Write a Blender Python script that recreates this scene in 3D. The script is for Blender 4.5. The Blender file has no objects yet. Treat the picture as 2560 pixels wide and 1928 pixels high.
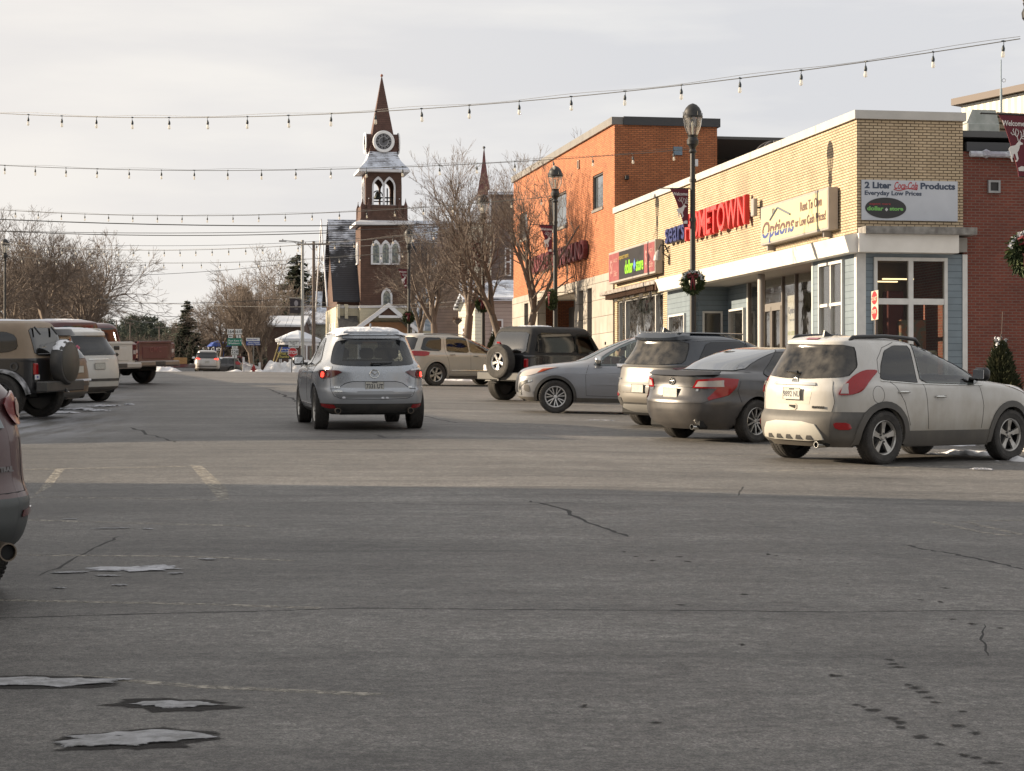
import bpy,bmesh,math,random
import numpy as np
from mathutils import Vector,Matrix
R=math.radians
SC=bpy.context.scene
COL=SC.collection
# ---------------------------------------------------------------- camera, sky, sun, exposure
FPX=5200.0;HY=1000.0;CH=1.6
cam_d=bpy.data.cameras.new('camera');cam=bpy.data.objects.new('camera',cam_d);COL.objects.link(cam)
cam_d.sensor_width=36.0;cam_d.lens=FPX/2560*36.0;cam_d.clip_start=0.5;cam_d.clip_end=3000
cam.location=(0,0,CH);cam.rotation_euler=(R(90)+math.atan((HY-964)/FPX),0,0)
SC.camera=cam
SUN_EL=16.5;SDX,SDY=0.984,-0.177
sun_az=math.degrees(math.atan2(-SDX,-SDY))
w=bpy.data.worlds.new('World');SC.world=w;w.use_nodes=True
nt=w.node_tree;nt.nodes.clear()
def N(t,**k):
 n=nt.nodes.new(t)
 for a,b in k.items():setattr(n,a,b)
 return n
out=N('ShaderNodeOutputWorld');bg=N('ShaderNodeBackground')
sky=N('ShaderNodeTexSky',sky_type='NISHITA',sun_disc=False,sun_elevation=R(SUN_EL),sun_rotation=R(sun_az),air_density=1.0,dust_density=2.5,ozone_density=1.0)
tc=N('ShaderNodeTexCoord');mp=N('ShaderNodeMapping');mp.inputs['Scale'].default_value=(1.6,1.6,9.0)
nz=N('ShaderNodeTexNoise');nz.inputs['Scale'].default_value=2.3;nz.inputs['Detail'].default_value=7;nz.inputs['Roughness'].default_value=.52
rp=N('ShaderNodeValToRGB')
rp.color_ramp.elements[0].position=.40;rp.color_ramp.elements[0].color=(3.28,3.29,3.40,1)
rp.color_ramp.elements[1].position=.59;rp.color_ramp.elements[1].color=(4.04,3.97,3.86,1)
nz2=N('ShaderNodeTexNoise');nz2.inputs['Scale'].default_value=.9;nz2.inputs['Detail'].default_value=3
# warmer haze towards the sun's side (left of the street)
dot=N('ShaderNodeVectorMath',operation='DOT_PRODUCT');dot.inputs[1].default_value=(-.80,.58,-.12)
mr=N('ShaderNodeMapRange');mr.inputs['From Min'].default_value=.50;mr.inputs['From Max'].default_value=.86
wm=N('ShaderNodeMixRGB',blend_type='MIX');wm.inputs['Color2'].default_value=(4.35,4.05,3.76,1)
mul=N('ShaderNodeMath',operation='MULTIPLY');mul.inputs[1].default_value=.8
mx=N('ShaderNodeMixRGB',blend_type='MIX')
mx.inputs['Fac'].default_value=.97
L=nt.links.new
L(tc.outputs['Generated'],mp.inputs['Vector']);L(mp.outputs[0],nz.inputs['Vector']);L(nz.outputs['Fac'],rp.inputs['Fac'])
L(tc.outputs['Generated'],dot.inputs[0]);L(dot.outputs['Value'],mr.inputs['Value']);L(mr.outputs[0],mul.inputs[0]);L(mul.outputs[0],wm.inputs['Fac'])
L(rp.outputs[0],wm.inputs['Color1'])
L(sky.outputs[0],mx.inputs['Color1']);L(wm.outputs[0],mx.inputs['Color2']);L(mx.outputs[0],bg.inputs['Color'])
bg.inputs['Strength'].default_value=.105
L(bg.outputs[0],out.inputs['Surface'])
sl=bpy.data.lights.new('sun','SUN');sl.energy=5.0;sl.angle=R(.55);sl.color=(1.0,.82,.60)
so=bpy.data.objects.new('sun',sl);COL.objects.link(so)
e=R(SUN_EL);sd=Vector((SDX*math.cos(e),SDY*math.cos(e),-math.sin(e)))
so.rotation_euler=sd.to_track_quat('-Z','Y').to_euler()
SC.view_settings.view_transform='Standard';SC.view_settings.look='None';SC.view_settings.gamma=1
SC.view_settings.use_curve_mapping=False;SC.view_settings.exposure=1.08
SC.cycles.max_bounces=6;SC.cycles.diffuse_bounces=3;SC.cycles.glossy_bounces=3;SC.cycles.transmission_bounces=4
SC.cycles.transparent_max_bounces=12;SC.cycles.caustics_reflective=False;SC.cycles.caustics_refractive=False
# ---------------------------------------------------------------- the lie of the land
def gy(Y):
 if Y<82:return.032*Y
 if Y<94:t=(Y-82)/12;return.032*82+12*(.032*t-(.032-.0115)*t*t/2)
 return.032*82+12*(.032+.0115)/2+.0115*(Y-94)
SX,SY=-.1762,.9844;UX,UY=.9844,.1762;OX=2.6
def su(X,Y):return((X-OX)*SX+Y*SY,(X-OX)*UX+Y*UY)
def xy(s,u):return(OX+s*SX+u*UX,s*SY+u*UY)
def gz(X,Y):
 s,u=su(X,Y)
 z=gy(Y)
 if u>2:z-=.018*(min(u,10.3)-2)
 if u<-2:z-=.008*(min(-u,10.3)-2)
 return z
HEAD=math.atan2(SY,SX)
def W(px,py,Y):return Vector(((px-1280)/FPX*Y,Y,CH+(HY-py)/FPX*Y))
def G(px,py,h=0.0):
 lo,hi=5.0,86.0
 def f(Y):p=W(px,py,Y);return p.z-gz(p.x,p.y)-h
 for _ in range(50):
  m=(lo+hi)/2
  if f(m)>0:lo=m
  else:hi=m
 p=W(px,py,lo);p.z=gz(p.x,p.y);return p
FU=13.95
def FX(px):
 k=(px-1280)/FPX;Y=(OX+FU*UX-(FU*UY)*SX/SY)/(k-SX/SY);return su(k*Y,Y)[0],Y
def FP(px,py):s,Y=FX(px);return s,CH+(HY-py)/FPX*Y
# ---------------------------------------------------------------- materials
MATS={}
def mat(name,col=(.5,.5,.5),rough=.6,metal=0.0,noise=None,bump=None,spec=.5,emit=None,coat=0,coord='Object',dirt=None):
 if name in MATS:return MATS[name]
 m=bpy.data.materials.new(name);m.use_nodes=True;t=m.node_tree;b=t.nodes['Principled BSDF']
 b.inputs['Base Color'].default_value=(*col,1);b.inputs['Roughness'].default_value=rough;b.inputs['Metallic'].default_value=metal
 b.inputs['Specular IOR Level'].default_value=spec
 if coat:b.inputs['Coat Weight'].default_value=coat;b.inputs['Coat Roughness'].default_value=.05
 if emit:b.inputs['Emission Color'].default_value=(*emit[:3],1);b.inputs['Emission Strength'].default_value=emit[3]
 tcn=t.nodes.new('ShaderNodeTexCoord');lk=t.links.new
 last=None
 if noise:
  n=t.nodes.new('ShaderNodeTexNoise');n.inputs['Scale'].default_value=noise[0];n.inputs['Detail'].default_value=8
  mpn=t.nodes.new('ShaderNodeMapping');
  if len(noise)>3:mpn.inputs['Scale'].default_value=noise[3]
  lk(tcn.outputs[coord],mpn.inputs[0]);lk(mpn.outputs[0],n.inputs['Vector'])
  rr=t.nodes.new('ShaderNodeMapRange');rr.inputs['From Min'].default_value=.5-noise[2];rr.inputs['From Max'].default_value=.5+noise[2]
  lk(n.outputs['Fac'],rr.inputs['Value'])
  mxn=t.nodes.new('ShaderNodeMixRGB');mxn.inputs['Color1'].default_value=(*col,1);mxn.inputs['Color2'].default_value=(*noise[1],1)
  lk(rr.outputs[0],mxn.inputs['Fac']);last=mxn.outputs[0]
 if dirt:
  sp=t.nodes.new('ShaderNodeSeparateXYZ');lk(tcn.outputs['Object'],sp.inputs[0])
  m1=t.nodes.new('ShaderNodeMapRange');m1.inputs['From Min'].default_value=dirt[1];m1.inputs['From Max'].default_value=dirt[0]
  m1.inputs['To Max'].default_value=dirt[3];lk(sp.outputs['Z'],m1.inputs['Value'])
  n2=t.nodes.new('ShaderNodeTexNoise');n2.inputs['Scale'].default_value=5;n2.inputs['Detail'].default_value=9;n2.inputs['Roughness'].default_value=.65
  mp2=t.nodes.new('ShaderNodeMapping');mp2.inputs['Scale'].default_value=(1,1,.5);lk(tcn.outputs['Object'],mp2.inputs[0]);lk(mp2.outputs[0],n2.inputs['Vector'])
  ad=t.nodes.new('ShaderNodeMath');ad.operation='MULTIPLY_ADD';ad.inputs[1].default_value=1.1;ad.inputs[2].default_value=-.45;lk(n2.outputs['Fac'],ad.inputs[0])
  a2=t.nodes.new('ShaderNodeMath');a2.operation='ADD';a2.use_clamp=True;lk(ad.outputs[0],a2.inputs[0]);lk(m1.outputs[0],a2.inputs[1])
  m3=t.nodes.new('ShaderNodeMath');m3.operation='MULTIPLY';lk(a2.outputs[0],m3.inputs[0]);m3.inputs[1].default_value=dirt[3]
  mx2=t.nodes.new('ShaderNodeMixRGB');mx2.inputs['Color2'].default_value=(*dirt[2],1);lk(m3.outputs[0],mx2.inputs['Fac'])
  if last:lk(last,mx2.inputs['Color1'])
  else:mx2.inputs['Color1'].default_value=(*col,1)
  last=mx2.outputs[0]
  r3=t.nodes.new('ShaderNodeMapRange');r3.inputs['To Min'].default_value=rough;r3.inputs['To Max'].default_value=.58;lk(m3.outputs[0],r3.inputs['Value']);lk(r3.outputs[0],b.inputs['Roughness'])
  if metal:
   r4=t.nodes.new('ShaderNodeMapRange');r4.inputs['To Min'].default_value=metal;r4.inputs['To Max'].default_value=0;lk(m3.outputs[0],r4.inputs['Value']);lk(r4.outputs[0],b.inputs['Metallic'])
  if coat:
   r5=t.nodes.new('ShaderNodeMapRange');r5.inputs['To Min'].default_value=coat;r5.inputs['To Max'].default_value=coat*.3;lk(m3.outputs[0],r5.inputs['Value']);lk(r5.outputs[0],b.inputs['Coat Weight'])
 if last:lk(last,b.inputs['Base Color'])
 if bump:
  nb=t.nodes.new('ShaderNodeTexNoise');nb.inputs['Scale'].default_value=bump[0];nb.inputs['Detail'].default_value=5
  lk(tcn.outputs[coord],nb.inputs['Vector'])
  bp=t.nodes.new('ShaderNodeBump');bp.inputs['Strength'].default_value=bump[1];bp.inputs['Distance'].default_value=bump[2]
  lk(nb.outputs['Fac'],bp.inputs['Height']);lk(bp.outputs[0],b.inputs['Normal'])
 MATS[name]=m;return m
def brickmat(name,c1,c2,mortar,bw=.2032,rh=.0677,ms=.010,stain=None,offset=.5,bias=0.0):
 if name in MATS:return MATS[name]
 m=bpy.data.materials.new(name);m.use_nodes=True;t=m.node_tree;b=t.nodes['Principled BSDF'];lk=t.links.new
 tcn=t.nodes.new('ShaderNodeTexCoord');br=t.nodes.new('ShaderNodeTexBrick')
 br.inputs['Scale'].default_value=1;br.inputs['Brick Width'].default_value=bw;br.inputs['Row Height'].default_value=rh
 br.inputs['Mortar Size'].default_value=ms;br.inputs['Mortar Smooth'].default_value=.2;br.inputs['Bias'].default_value=bias;br.offset=offset
 br.inputs['Color1'].default_value=(*c1,1);br.inputs['Color2'].default_value=(*c2,1);br.inputs['Mortar'].default_value=(*mortar,1)
 lk(tcn.outputs['UV'],br.inputs['Vector'])
 n=t.nodes.new('ShaderNodeTexNoise');n.inputs['Scale'].default_value=1.1;n.inputs['Detail'].default_value=9;n.inputs['Roughness'].default_value=.6
 lk(tcn.outputs['Object'],n.inputs['Vector'])
 rr=t.nodes.new('ShaderNodeMapRange');rr.inputs['From Min'].default_value=.3;rr.inputs['From Max'].default_value=.7;rr.inputs['To Min'].default_value=.78;rr.inputs['To Max'].default_value=1.12
 lk(n.outputs['Fac'],rr.inputs['Value'])
 mm=t.nodes.new('ShaderNodeMixRGB');mm.blend_type='MULTIPLY';mm.inputs['Fac'].default_value=1
 lk(br.outputs['Color'],mm.inputs['Color1']);lk(rr.outputs[0],mm.inputs['Color2']);last=mm.outputs[0]
 if stain:
  ns=t.nodes.new('ShaderNodeTexNoise');ns.inputs['Scale'].default_value=stain[2];ns.inputs['Detail'].default_value=8
  mpn=t.nodes.new('ShaderNodeMapping');mpn.inputs['Scale'].default_value=(1,1,.3);lk(tcn.outputs['Object'],mpn.inputs[0]);lk(mpn.outputs[0],ns.inputs['Vector'])
  r2=t.nodes.new('ShaderNodeMapRange');r2.inputs['From Min'].default_value=stain[1];r2.inputs['From Max'].default_value=stain[1]+.14;r2.inputs['To Max'].default_value=.5;lk(ns.outputs['Fac'],r2.inputs['Value'])
  m2=t.nodes.new('ShaderNodeMixRGB');m2.inputs['Color2'].default_value=(*stain[0],1);lk(r2.outputs[0],m2.inputs['Fac']);lk(last,m2.inputs['Color1']);last=m2.outputs[0]
 lk(last,b.inputs['Base Color']);b.inputs['Roughness'].default_value=.85
 bp=t.nodes.new('ShaderNodeBump');bp.inputs['Strength'].default_value=.7;bp.inputs['Distance'].default_value=.008;bp.invert=True
 lk(br.outputs['Fac'],bp.inputs['Height']);lk(bp.outputs[0],b.inputs['Normal'])
 MATS[name]=m;return m
def linemat(name,col,line,pitch,axis='Y',width=.08,rough=.6,var=.12,snow=None,saw=True,dist=.012):
 """lap siding, shingle courses, corrugated sheet: lines at a pitch along one UV axis; snow = (amount, scale)"""
 if name in MATS:return MATS[name]
 m=bpy.data.materials.new(name);m.use_nodes=True;t=m.node_tree;b=t.nodes['Principled BSDF'];lk=t.links.new
 tcn=t.nodes.new('ShaderNodeTexCoord');sp=t.nodes.new('ShaderNodeSeparateXYZ');lk(tcn.outputs['UV'],sp.inputs[0])
 dv=t.nodes.new('ShaderNodeMath');dv.operation='DIVIDE';dv.inputs[1].default_value=pitch;lk(sp.outputs[axis],dv.inputs[0])
 fr=t.nodes.new('ShaderNodeMath');fr.operation='FRACT';lk(dv.outputs[0],fr.inputs[0])
 lt=t.nodes.new('ShaderNodeMath');lt.operation='LESS_THAN';lt.inputs[1].default_value=width;lk(fr.outputs[0],lt.inputs[0])
 n=t.nodes.new('ShaderNodeTexNoise');n.inputs['Scale'].default_value=2.5;n.inputs['Detail'].default_value=8;lk(tcn.outputs['Object'],n.inputs['Vector'])
 rr=t.nodes.new('ShaderNodeMapRange');rr.inputs['From Min'].default_value=.3;rr.inputs['From Max'].default_value=.7;rr.inputs['To Min'].default_value=1-var;rr.inputs['To Max'].default_value=1+var;lk(n.outputs['Fac'],rr.inputs['Value'])
 mm=t.nodes.new('ShaderNodeMixRGB');mm.blend_type='MULTIPLY';mm.inputs['Fac'].default_value=1;mm.inputs['Color1'].default_value=(*col,1);lk(rr.outputs[0],mm.inputs['Color2'])
 m2=t.nodes.new('ShaderNodeMixRGB');m2.inputs['Color2'].default_value=(*line,1);lk(lt.outputs[0],m2.inputs['Fac']);lk(mm.outputs[0],m2.inputs['Color1']);last=m2.outputs[0]
 if snow:
  ns=t.nodes.new('ShaderNodeTexNoise');ns.inputs['Scale'].default_value=snow[1];ns.inputs['Detail'].default_value=9;ns.inputs['Roughness'].default_value=.65;lk(tcn.outputs['Object'],ns.inputs['Vector'])
  ad=t.nodes.new('ShaderNodeMath');ad.operation='MULTIPLY_ADD';ad.inputs[1].default_value=.22;lk(fr.outputs[0],ad.inputs[0]);lk(ns.outputs['Fac'],ad.inputs[2])
  sv=ad.outputs[0]
  if len(snow)>2:
   sz=t.nodes.new('ShaderNodeSeparateXYZ');lk(tcn.outputs['Object'],sz.inputs[0]);hz_=t.nodes.new('ShaderNodeMapRange');hz_.inputs['From Min'].default_value=snow[2];hz_.inputs['From Max'].default_value=snow[3];hz_.inputs['To Min'].default_value=-.30;hz_.inputs['To Max'].default_value=.04;lk(sz.outputs['Z'],hz_.inputs['Value'])
   a4_=t.nodes.new('ShaderNodeMath');a4_.operation='ADD';lk(sv,a4_.inputs[0]);lk(hz_.outputs[0],a4_.inputs[1]);sv=a4_.outputs[0]
  r2=t.nodes.new('ShaderNodeMapRange');r2.inputs['From Min'].default_value=snow[0];r2.inputs['From Max'].default_value=snow[0]+.1;lk(sv,r2.inputs['Value'])
  m3=t.nodes.new('ShaderNodeMixRGB');m3.inputs['Color2'].default_value=(.62,.66,.74,1);lk(r2.outputs[0],m3.inputs['Fac']);lk(last,m3.inputs['Color1']);last=m3.outputs[0]
 lk(last,b.inputs['Base Color']);b.inputs['Roughness'].default_value=rough
 bp=t.nodes.new('ShaderNodeBump');bp.inputs['Strength'].default_value=.8;bp.inputs['Distance'].default_value=dist
 if saw:lk(fr.outputs[0],bp.inputs['Height']);bp.invert=True
 else:
  sn=t.nodes.new('ShaderNodeMath');sn.operation='PINGPONG';sn.inputs[1].default_value=.5;lk(fr.outputs[0],sn.inputs[0]);lk(sn.outputs[0],bp.inputs['Height'])
 lk(bp.outputs[0],b.inputs['Normal'])
 MATS[name]=m;return m
def glassmat(name,tint=(.3,.33,.34),refl=.10,rough=.02,base=None,basefac=0.0):
 """thin glass: tinted see-through plus a mirror share that grows at grazing angles; base = dust film"""
 if name in MATS:return MATS[name]
 m=bpy.data.materials.new(name);m.use_nodes=True;t=m.node_tree;t.nodes.clear();lk=t.links.new
 o=t.nodes.new('ShaderNodeOutputMaterial');tr=t.nodes.new('ShaderNodeBsdfTransparent');tr.inputs[0].default_value=(*tint,1)
 gl=t.nodes.new('ShaderNodeBsdfGlossy');gl.inputs['Roughness'].default_value=rough;gl.inputs['Color'].default_value=(1,1,1,1)
 lw=t.nodes.new('ShaderNodeLayerWeight');lw.inputs['Blend'].default_value=.5
 pw=t.nodes.new('ShaderNodeMath');pw.operation='POWER';pw.inputs[1].default_value=4;lk(lw.outputs['Facing'],pw.inputs[0])
 ma=t.nodes.new('ShaderNodeMath');ma.operation='MULTIPLY_ADD';ma.inputs[1].default_value=.75;ma.inputs[2].default_value=refl;ma.use_clamp=True;lk(pw.outputs[0],ma.inputs[0])
 mxs=t.nodes.new('ShaderNodeMixShader');lk(ma.outputs[0],mxs.inputs[0]);lk(tr.outputs[0],mxs.inputs[1]);lk(gl.outputs[0],mxs.inputs[2]);last=mxs.outputs[0]
 if base:
  df=t.nodes.new('ShaderNodeBsdfDiffuse');df.inputs[0].default_value=(*base,1);m2=t.nodes.new('ShaderNodeMixShader')
  tcn=t.nodes.new('ShaderNodeTexCoord');n=t.nodes.new('ShaderNodeTexNoise');n.inputs['Scale'].default_value=6;n.inputs['Detail'].default_value=8;lk(tcn.outputs['Object'],n.inputs['Vector'])
  r2=t.nodes.new('ShaderNodeMapRange');r2.inputs['From Min'].default_value=.3;r2.inputs['From Max'].default_value=.75;r2.inputs['To Max'].default_value=basefac*1.6;lk(n.outputs['Fac'],r2.inputs['Value'])
  lk(r2.outputs[0],m2.inputs[0]);lk(last,m2.inputs[1]);lk(df.outputs[0],m2.inputs[2]);last=m2.outputs[0]
 bp=t.nodes.new('ShaderNodeBump');bp.inputs['Strength'].default_value=.12;bp.inputs['Distance'].default_value=.02
 tc2=t.nodes.new('ShaderNodeTexCoord');nn=t.nodes.new('ShaderNodeTexNoise');nn.inputs['Scale'].default_value=1.6;lk(tc2.outputs['Object'],nn.inputs['Vector']);lk(nn.outputs['Fac'],bp.inputs['Height']);lk(bp.outputs[0],gl.inputs['Normal'])
 lk(last,o.inputs['Surface']);MATS[name]=m;return m
def worn(m,scale,lo,hi,stretch=(1,1,1),det=8,edge=0.0,mx=1.0):
 """thin coat: gaps of noise shape let the surface below show"""
 t=m.node_tree;lk=t.links.new;o=t.nodes['Material Output'];b=t.nodes['Principled BSDF'];n=t.nodes.new('ShaderNodeTexNoise');n.inputs['Scale'].default_value=scale;n.inputs['Detail'].default_value=det;n.inputs['Roughness'].default_value=.7
 tcn=t.nodes.new('ShaderNodeTexCoord');mpn=t.nodes.new('ShaderNodeMapping');mpn.inputs['Scale'].default_value=stretch;lk(tcn.outputs['Object'],mpn.inputs[0]);lk(mpn.outputs[0],n.inputs['Vector'])
 r=t.nodes.new('ShaderNodeMapRange');r.inputs['From Min'].default_value=lo;r.inputs['From Max'].default_value=hi;r.inputs['To Max'].default_value=mx;src=n.outputs['Fac']
 if edge:
  at=t.nodes.new('ShaderNodeAttribute');at.attribute_name='edge';ma=t.nodes.new('ShaderNodeMath');ma.operation='MULTIPLY_ADD';ma.inputs[1].default_value=edge;lk(at.outputs['Fac'],ma.inputs[0]);sb=t.nodes.new('ShaderNodeMath');sb.operation='SUBTRACT';sb.inputs[1].default_value=edge*.55;lk(src,sb.inputs[0]);lk(sb.outputs[0],ma.inputs[2]);src=ma.outputs[0]
 lk(src,r.inputs['Value']);tr=t.nodes.new('ShaderNodeBsdfTransparent');mx_=t.nodes.new('ShaderNodeMixShader');lk(r.outputs[0],mx_.inputs[0]);lk(tr.outputs[0],mx_.inputs[1]);lk(b.outputs[0],mx_.inputs[2]);lk(mx_.outputs[0],o.inputs['Surface']);return m
# ---------------------------------------------------------------- mesh helpers
class MB:
 def __init__(s):s.v=[];s.f=[]
 def add(s,vs,fs):
  o=len(s.v);s.v+=[tuple(v)for v in vs];s.f+=[tuple(i+o for i in f)for f in fs];return s
 def box(s,x0,x1,y0,y1,z0,z1,M=None):
  vs=[Vector(p)for p in((x0,y0,z0),(x1,y0,z0),(x1,y1,z0),(x0,y1,z0),(x0,y0,z1),(x1,y0,z1),(x1,y1,z1),(x0,y1,z1))]
  if M is not None:vs=[M@v for v in vs]
  return s.add(vs,[(0,3,2,1),(4,5,6,7),(0,1,5,4),(1,2,6,5),(2,3,7,6),(3,0,4,7)])
 def bbox(s,x0,x1,y0,y1,z0,z1,b=.01,M=None):
  vs=[]
  for sx,X in((1,x0),(-1,x1)):
   for sy,Y in((1,y0),(-1,y1)):
    for sz,Z in((1,z0),(-1,z1)):
     vs+=[(X,Y+sy*b,Z+sz*b),(X+sx*b,Y,Z+sz*b),(X+sx*b,Y+sy*b,Z)]
  vs=[Vector(v)for v in vs]
  if M is not None:vs=[M@v for v in vs]
  bm=bmesh.new();bv=[bm.verts.new(v)for v in vs];r=bmesh.ops.convex_hull(bm,input=bv)
  bm.verts.index_update();bm.faces.ensure_lookup_table()
  s.add([v.co for v in bm.verts],[[v.index for v in f.verts]for f in bm.faces]);bm.free();return s
 def tube(s,pts,r,n=8,cap=True,closed=False):
  pts=[Vector(p)for p in pts];k=len(pts);rs=r if isinstance(r,(list,tuple))else[r]*k
  o=len(s.v);prev=None
  for i,p in enumerate(pts):
   if closed:d=pts[(i+1)%k]-pts[i-1]
   else:d=(pts[min(i+1,k-1)]-pts[max(i-1,0)])
   if d.length<1e-9:d=Vector((0,0,1))
   d.normalize()
   if prev is None:a=d.orthogonal().normalized()
   else:
    a=prev-d*prev.dot(d)
    a=a.normalized()if a.length>1e-6 else d.orthogonal().normalized()
   prev=a;b=d.cross(a)
   for j in range(n):
    t=2*math.pi*j/n;s.v.append(tuple(p+(a*math.cos(t)+b*math.sin(t))*rs[i]))
  kk=k if closed else k-1
  for i in range(kk):
   for j in range(n):
    a0=o+i*n+j;a1=o+i*n+(j+1)%n;b0=o+((i+1)%k)*n+j;b1=o+((i+1)%k)*n+(j+1)%n
    s.f.append((a0,a1,b1,b0))
  if cap and not closed:
   s.f.append(tuple(o+j for j in reversed(range(n))));s.f.append(tuple(o+(k-1)*n+j for j in range(n)))
  return s
 def lathe(s,prof,n=16,M=None,cap=True):
  o=len(s.v)
  for r,z in prof:
   for j in range(n):
    t=2*math.pi*j/n;p=Vector((r*math.cos(t),r*math.sin(t),z));s.v.append(tuple(M@p if M is not None else p))
  for i in range(len(prof)-1):
   for j in range(n):s.f.append((o+i*n+j,o+i*n+(j+1)%n,o+(i+1)*n+(j+1)%n,o+(i+1)*n+j))
  if cap:
   if prof[0][0]>1e-4:s.f.append(tuple(o+j for j in reversed(range(n))))
   if prof[-1][0]>1e-4:s.f.append(tuple(o+(len(prof)-1)*n+j for j in range(n)))
  return s
 def prism(s,poly,M,d):
  n=len(poly);A=[M@Vector((a,0,b))for a,b in poly];B=[M@Vector((a,d,b))for a,b in poly]
  return s.add(A+B,[tuple(range(n)),tuple(reversed(range(n,2*n)))]+[(i,i+n,(i+1)%n+n,(i+1)%n)for i in range(n)])
 def build(s,name,m,parent=None,smooth=False,merge=False,sharp=None):
  me=bpy.data.meshes.new(name);me.from_pydata(s.v,[],s.f)
  if merge or True:
   bm=bmesh.new();bm.from_mesh(me)
   if merge:bmesh.ops.remove_doubles(bm,verts=bm.verts,dist=1e-4)
   bmesh.ops.recalc_face_normals(bm,faces=bm.faces)
   bm.to_mesh(me);bm.free()
  me.update()
  uvl=me.uv_layers.new(name='UVMap');
  co=np.empty(len(me.vertices)*3,'f');me.vertices.foreach_get('co',co);co=co.reshape(-1,3)
  li=np.empty(len(me.loops),'i');me.loops.foreach_get('vertex_index',li)
  pn=np.empty(len(me.polygons)*3,'f');me.polygons.foreach_get('normal',pn);pn=pn.reshape(-1,3)
  lt=np.empty(len(me.polygons),'i');me.polygons.foreach_get('loop_total',lt)
  nn=np.repeat(pn,lt,axis=0);P=co[li]
  h=np.hypot(nn[:,0],nn[:,1]);flat=h<.3;hh=np.where(h<1e-6,1,h)
  tx=-nn[:,1]/hh;ty=nn[:,0]/hh
  u=P[:,0]*tx+P[:,1]*ty
  sgn=np.where(np.abs(tx)>np.abs(ty),np.sign(tx),np.sign(ty));u=u*sgn
  v=np.where(h>1e-6,P[:,2]/np.maximum(h,.3),P[:,2])
  u=np.where(flat,P[:,0],u);v=np.where(flat,P[:,1],v)
  uvl.data.foreach_set('uv',np.stack([u,v],1).astype('f').ravel())
  if smooth:me.polygons.foreach_set('use_smooth',[True]*len(me.polygons))
  if sharp is not None and smooth:me.set_sharp_from_angle(angle=R(sharp))
  o=bpy.data.objects.new(name,me);COL.objects.link(o)
  if m:me.materials.append(m)
  if parent is not None:o.parent=parent
  return o
def tag(o,label=None,cat=None,group=None,kind=None):
 if label:o['label']=label
 if cat:o['category']=cat
 if group:o['group']=group
 if kind:o['kind']=kind
 return o
def thing(name,label,cat,loc=(0,0,0),rz=0.0,group=None):
 o=bpy.data.objects.new(name,None);o.empty_display_size=.3;COL.objects.link(o);o.location=loc;o.rotation_euler=(0,0,rz)
 return tag(o,label,cat,group)
def kids(o):return[c for c in bpy.data.objects if c.parent==o]
def dup(root,loc,rz,label=None,group=None,scale=None):
 r=root.copy();COL.objects.link(r);r.location=loc;r.rotation_euler=(0,0,rz)
 if label:r['label']=label
 if group:r['group']=group
 if scale:r.scale=(scale,)*3
 for ch in kids(root):
  c=ch.copy();COL.objects.link(c);c.parent=r
  for g in kids(ch):
   d=g.copy();COL.objects.link(d);d.parent=c
 return r
def text_mb(txt,size=.2,depth=.01,bold=0.0,align='CENTER',shear=0,xs=1.0,space=1.0):
 """letters as a mesh in local x (reading) / z (up), facing -y"""
 c=bpy.data.curves.new('t','FONT');c.body=txt;c.size=size;c.extrude=depth;c.offset=bold;c.align_x=align;c.align_y='CENTER';c.shear=shear;c.space_character=space
 c.resolution_u=3
 o=bpy.data.objects.new('t',c);COL.objects.link(o);bpy.context.view_layer.update()
 me=o.to_mesh();b=MB();b.add([(v.co.x*xs,-v.co.z,v.co.y)for v in me.vertices],[tuple(p.vertices)for p in me.polygons])
 o.to_mesh_clear();bpy.data.objects.remove(o);bpy.data.curves.remove(c);return b
def moved(mb,M):
 b=MB();b.v=[tuple(M@Vector(v))for v in mb.v];b.f=list(mb.f);return b
def T(x=0,y=0,z=0):return Matrix.Translation((x,y,z))
def RZ(a):return Matrix.Rotation(a,4,'Z')
def RX(a):return Matrix.Rotation(a,4,'X')
def RY(a):return Matrix.Rotation(a,4,'Y')
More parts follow.
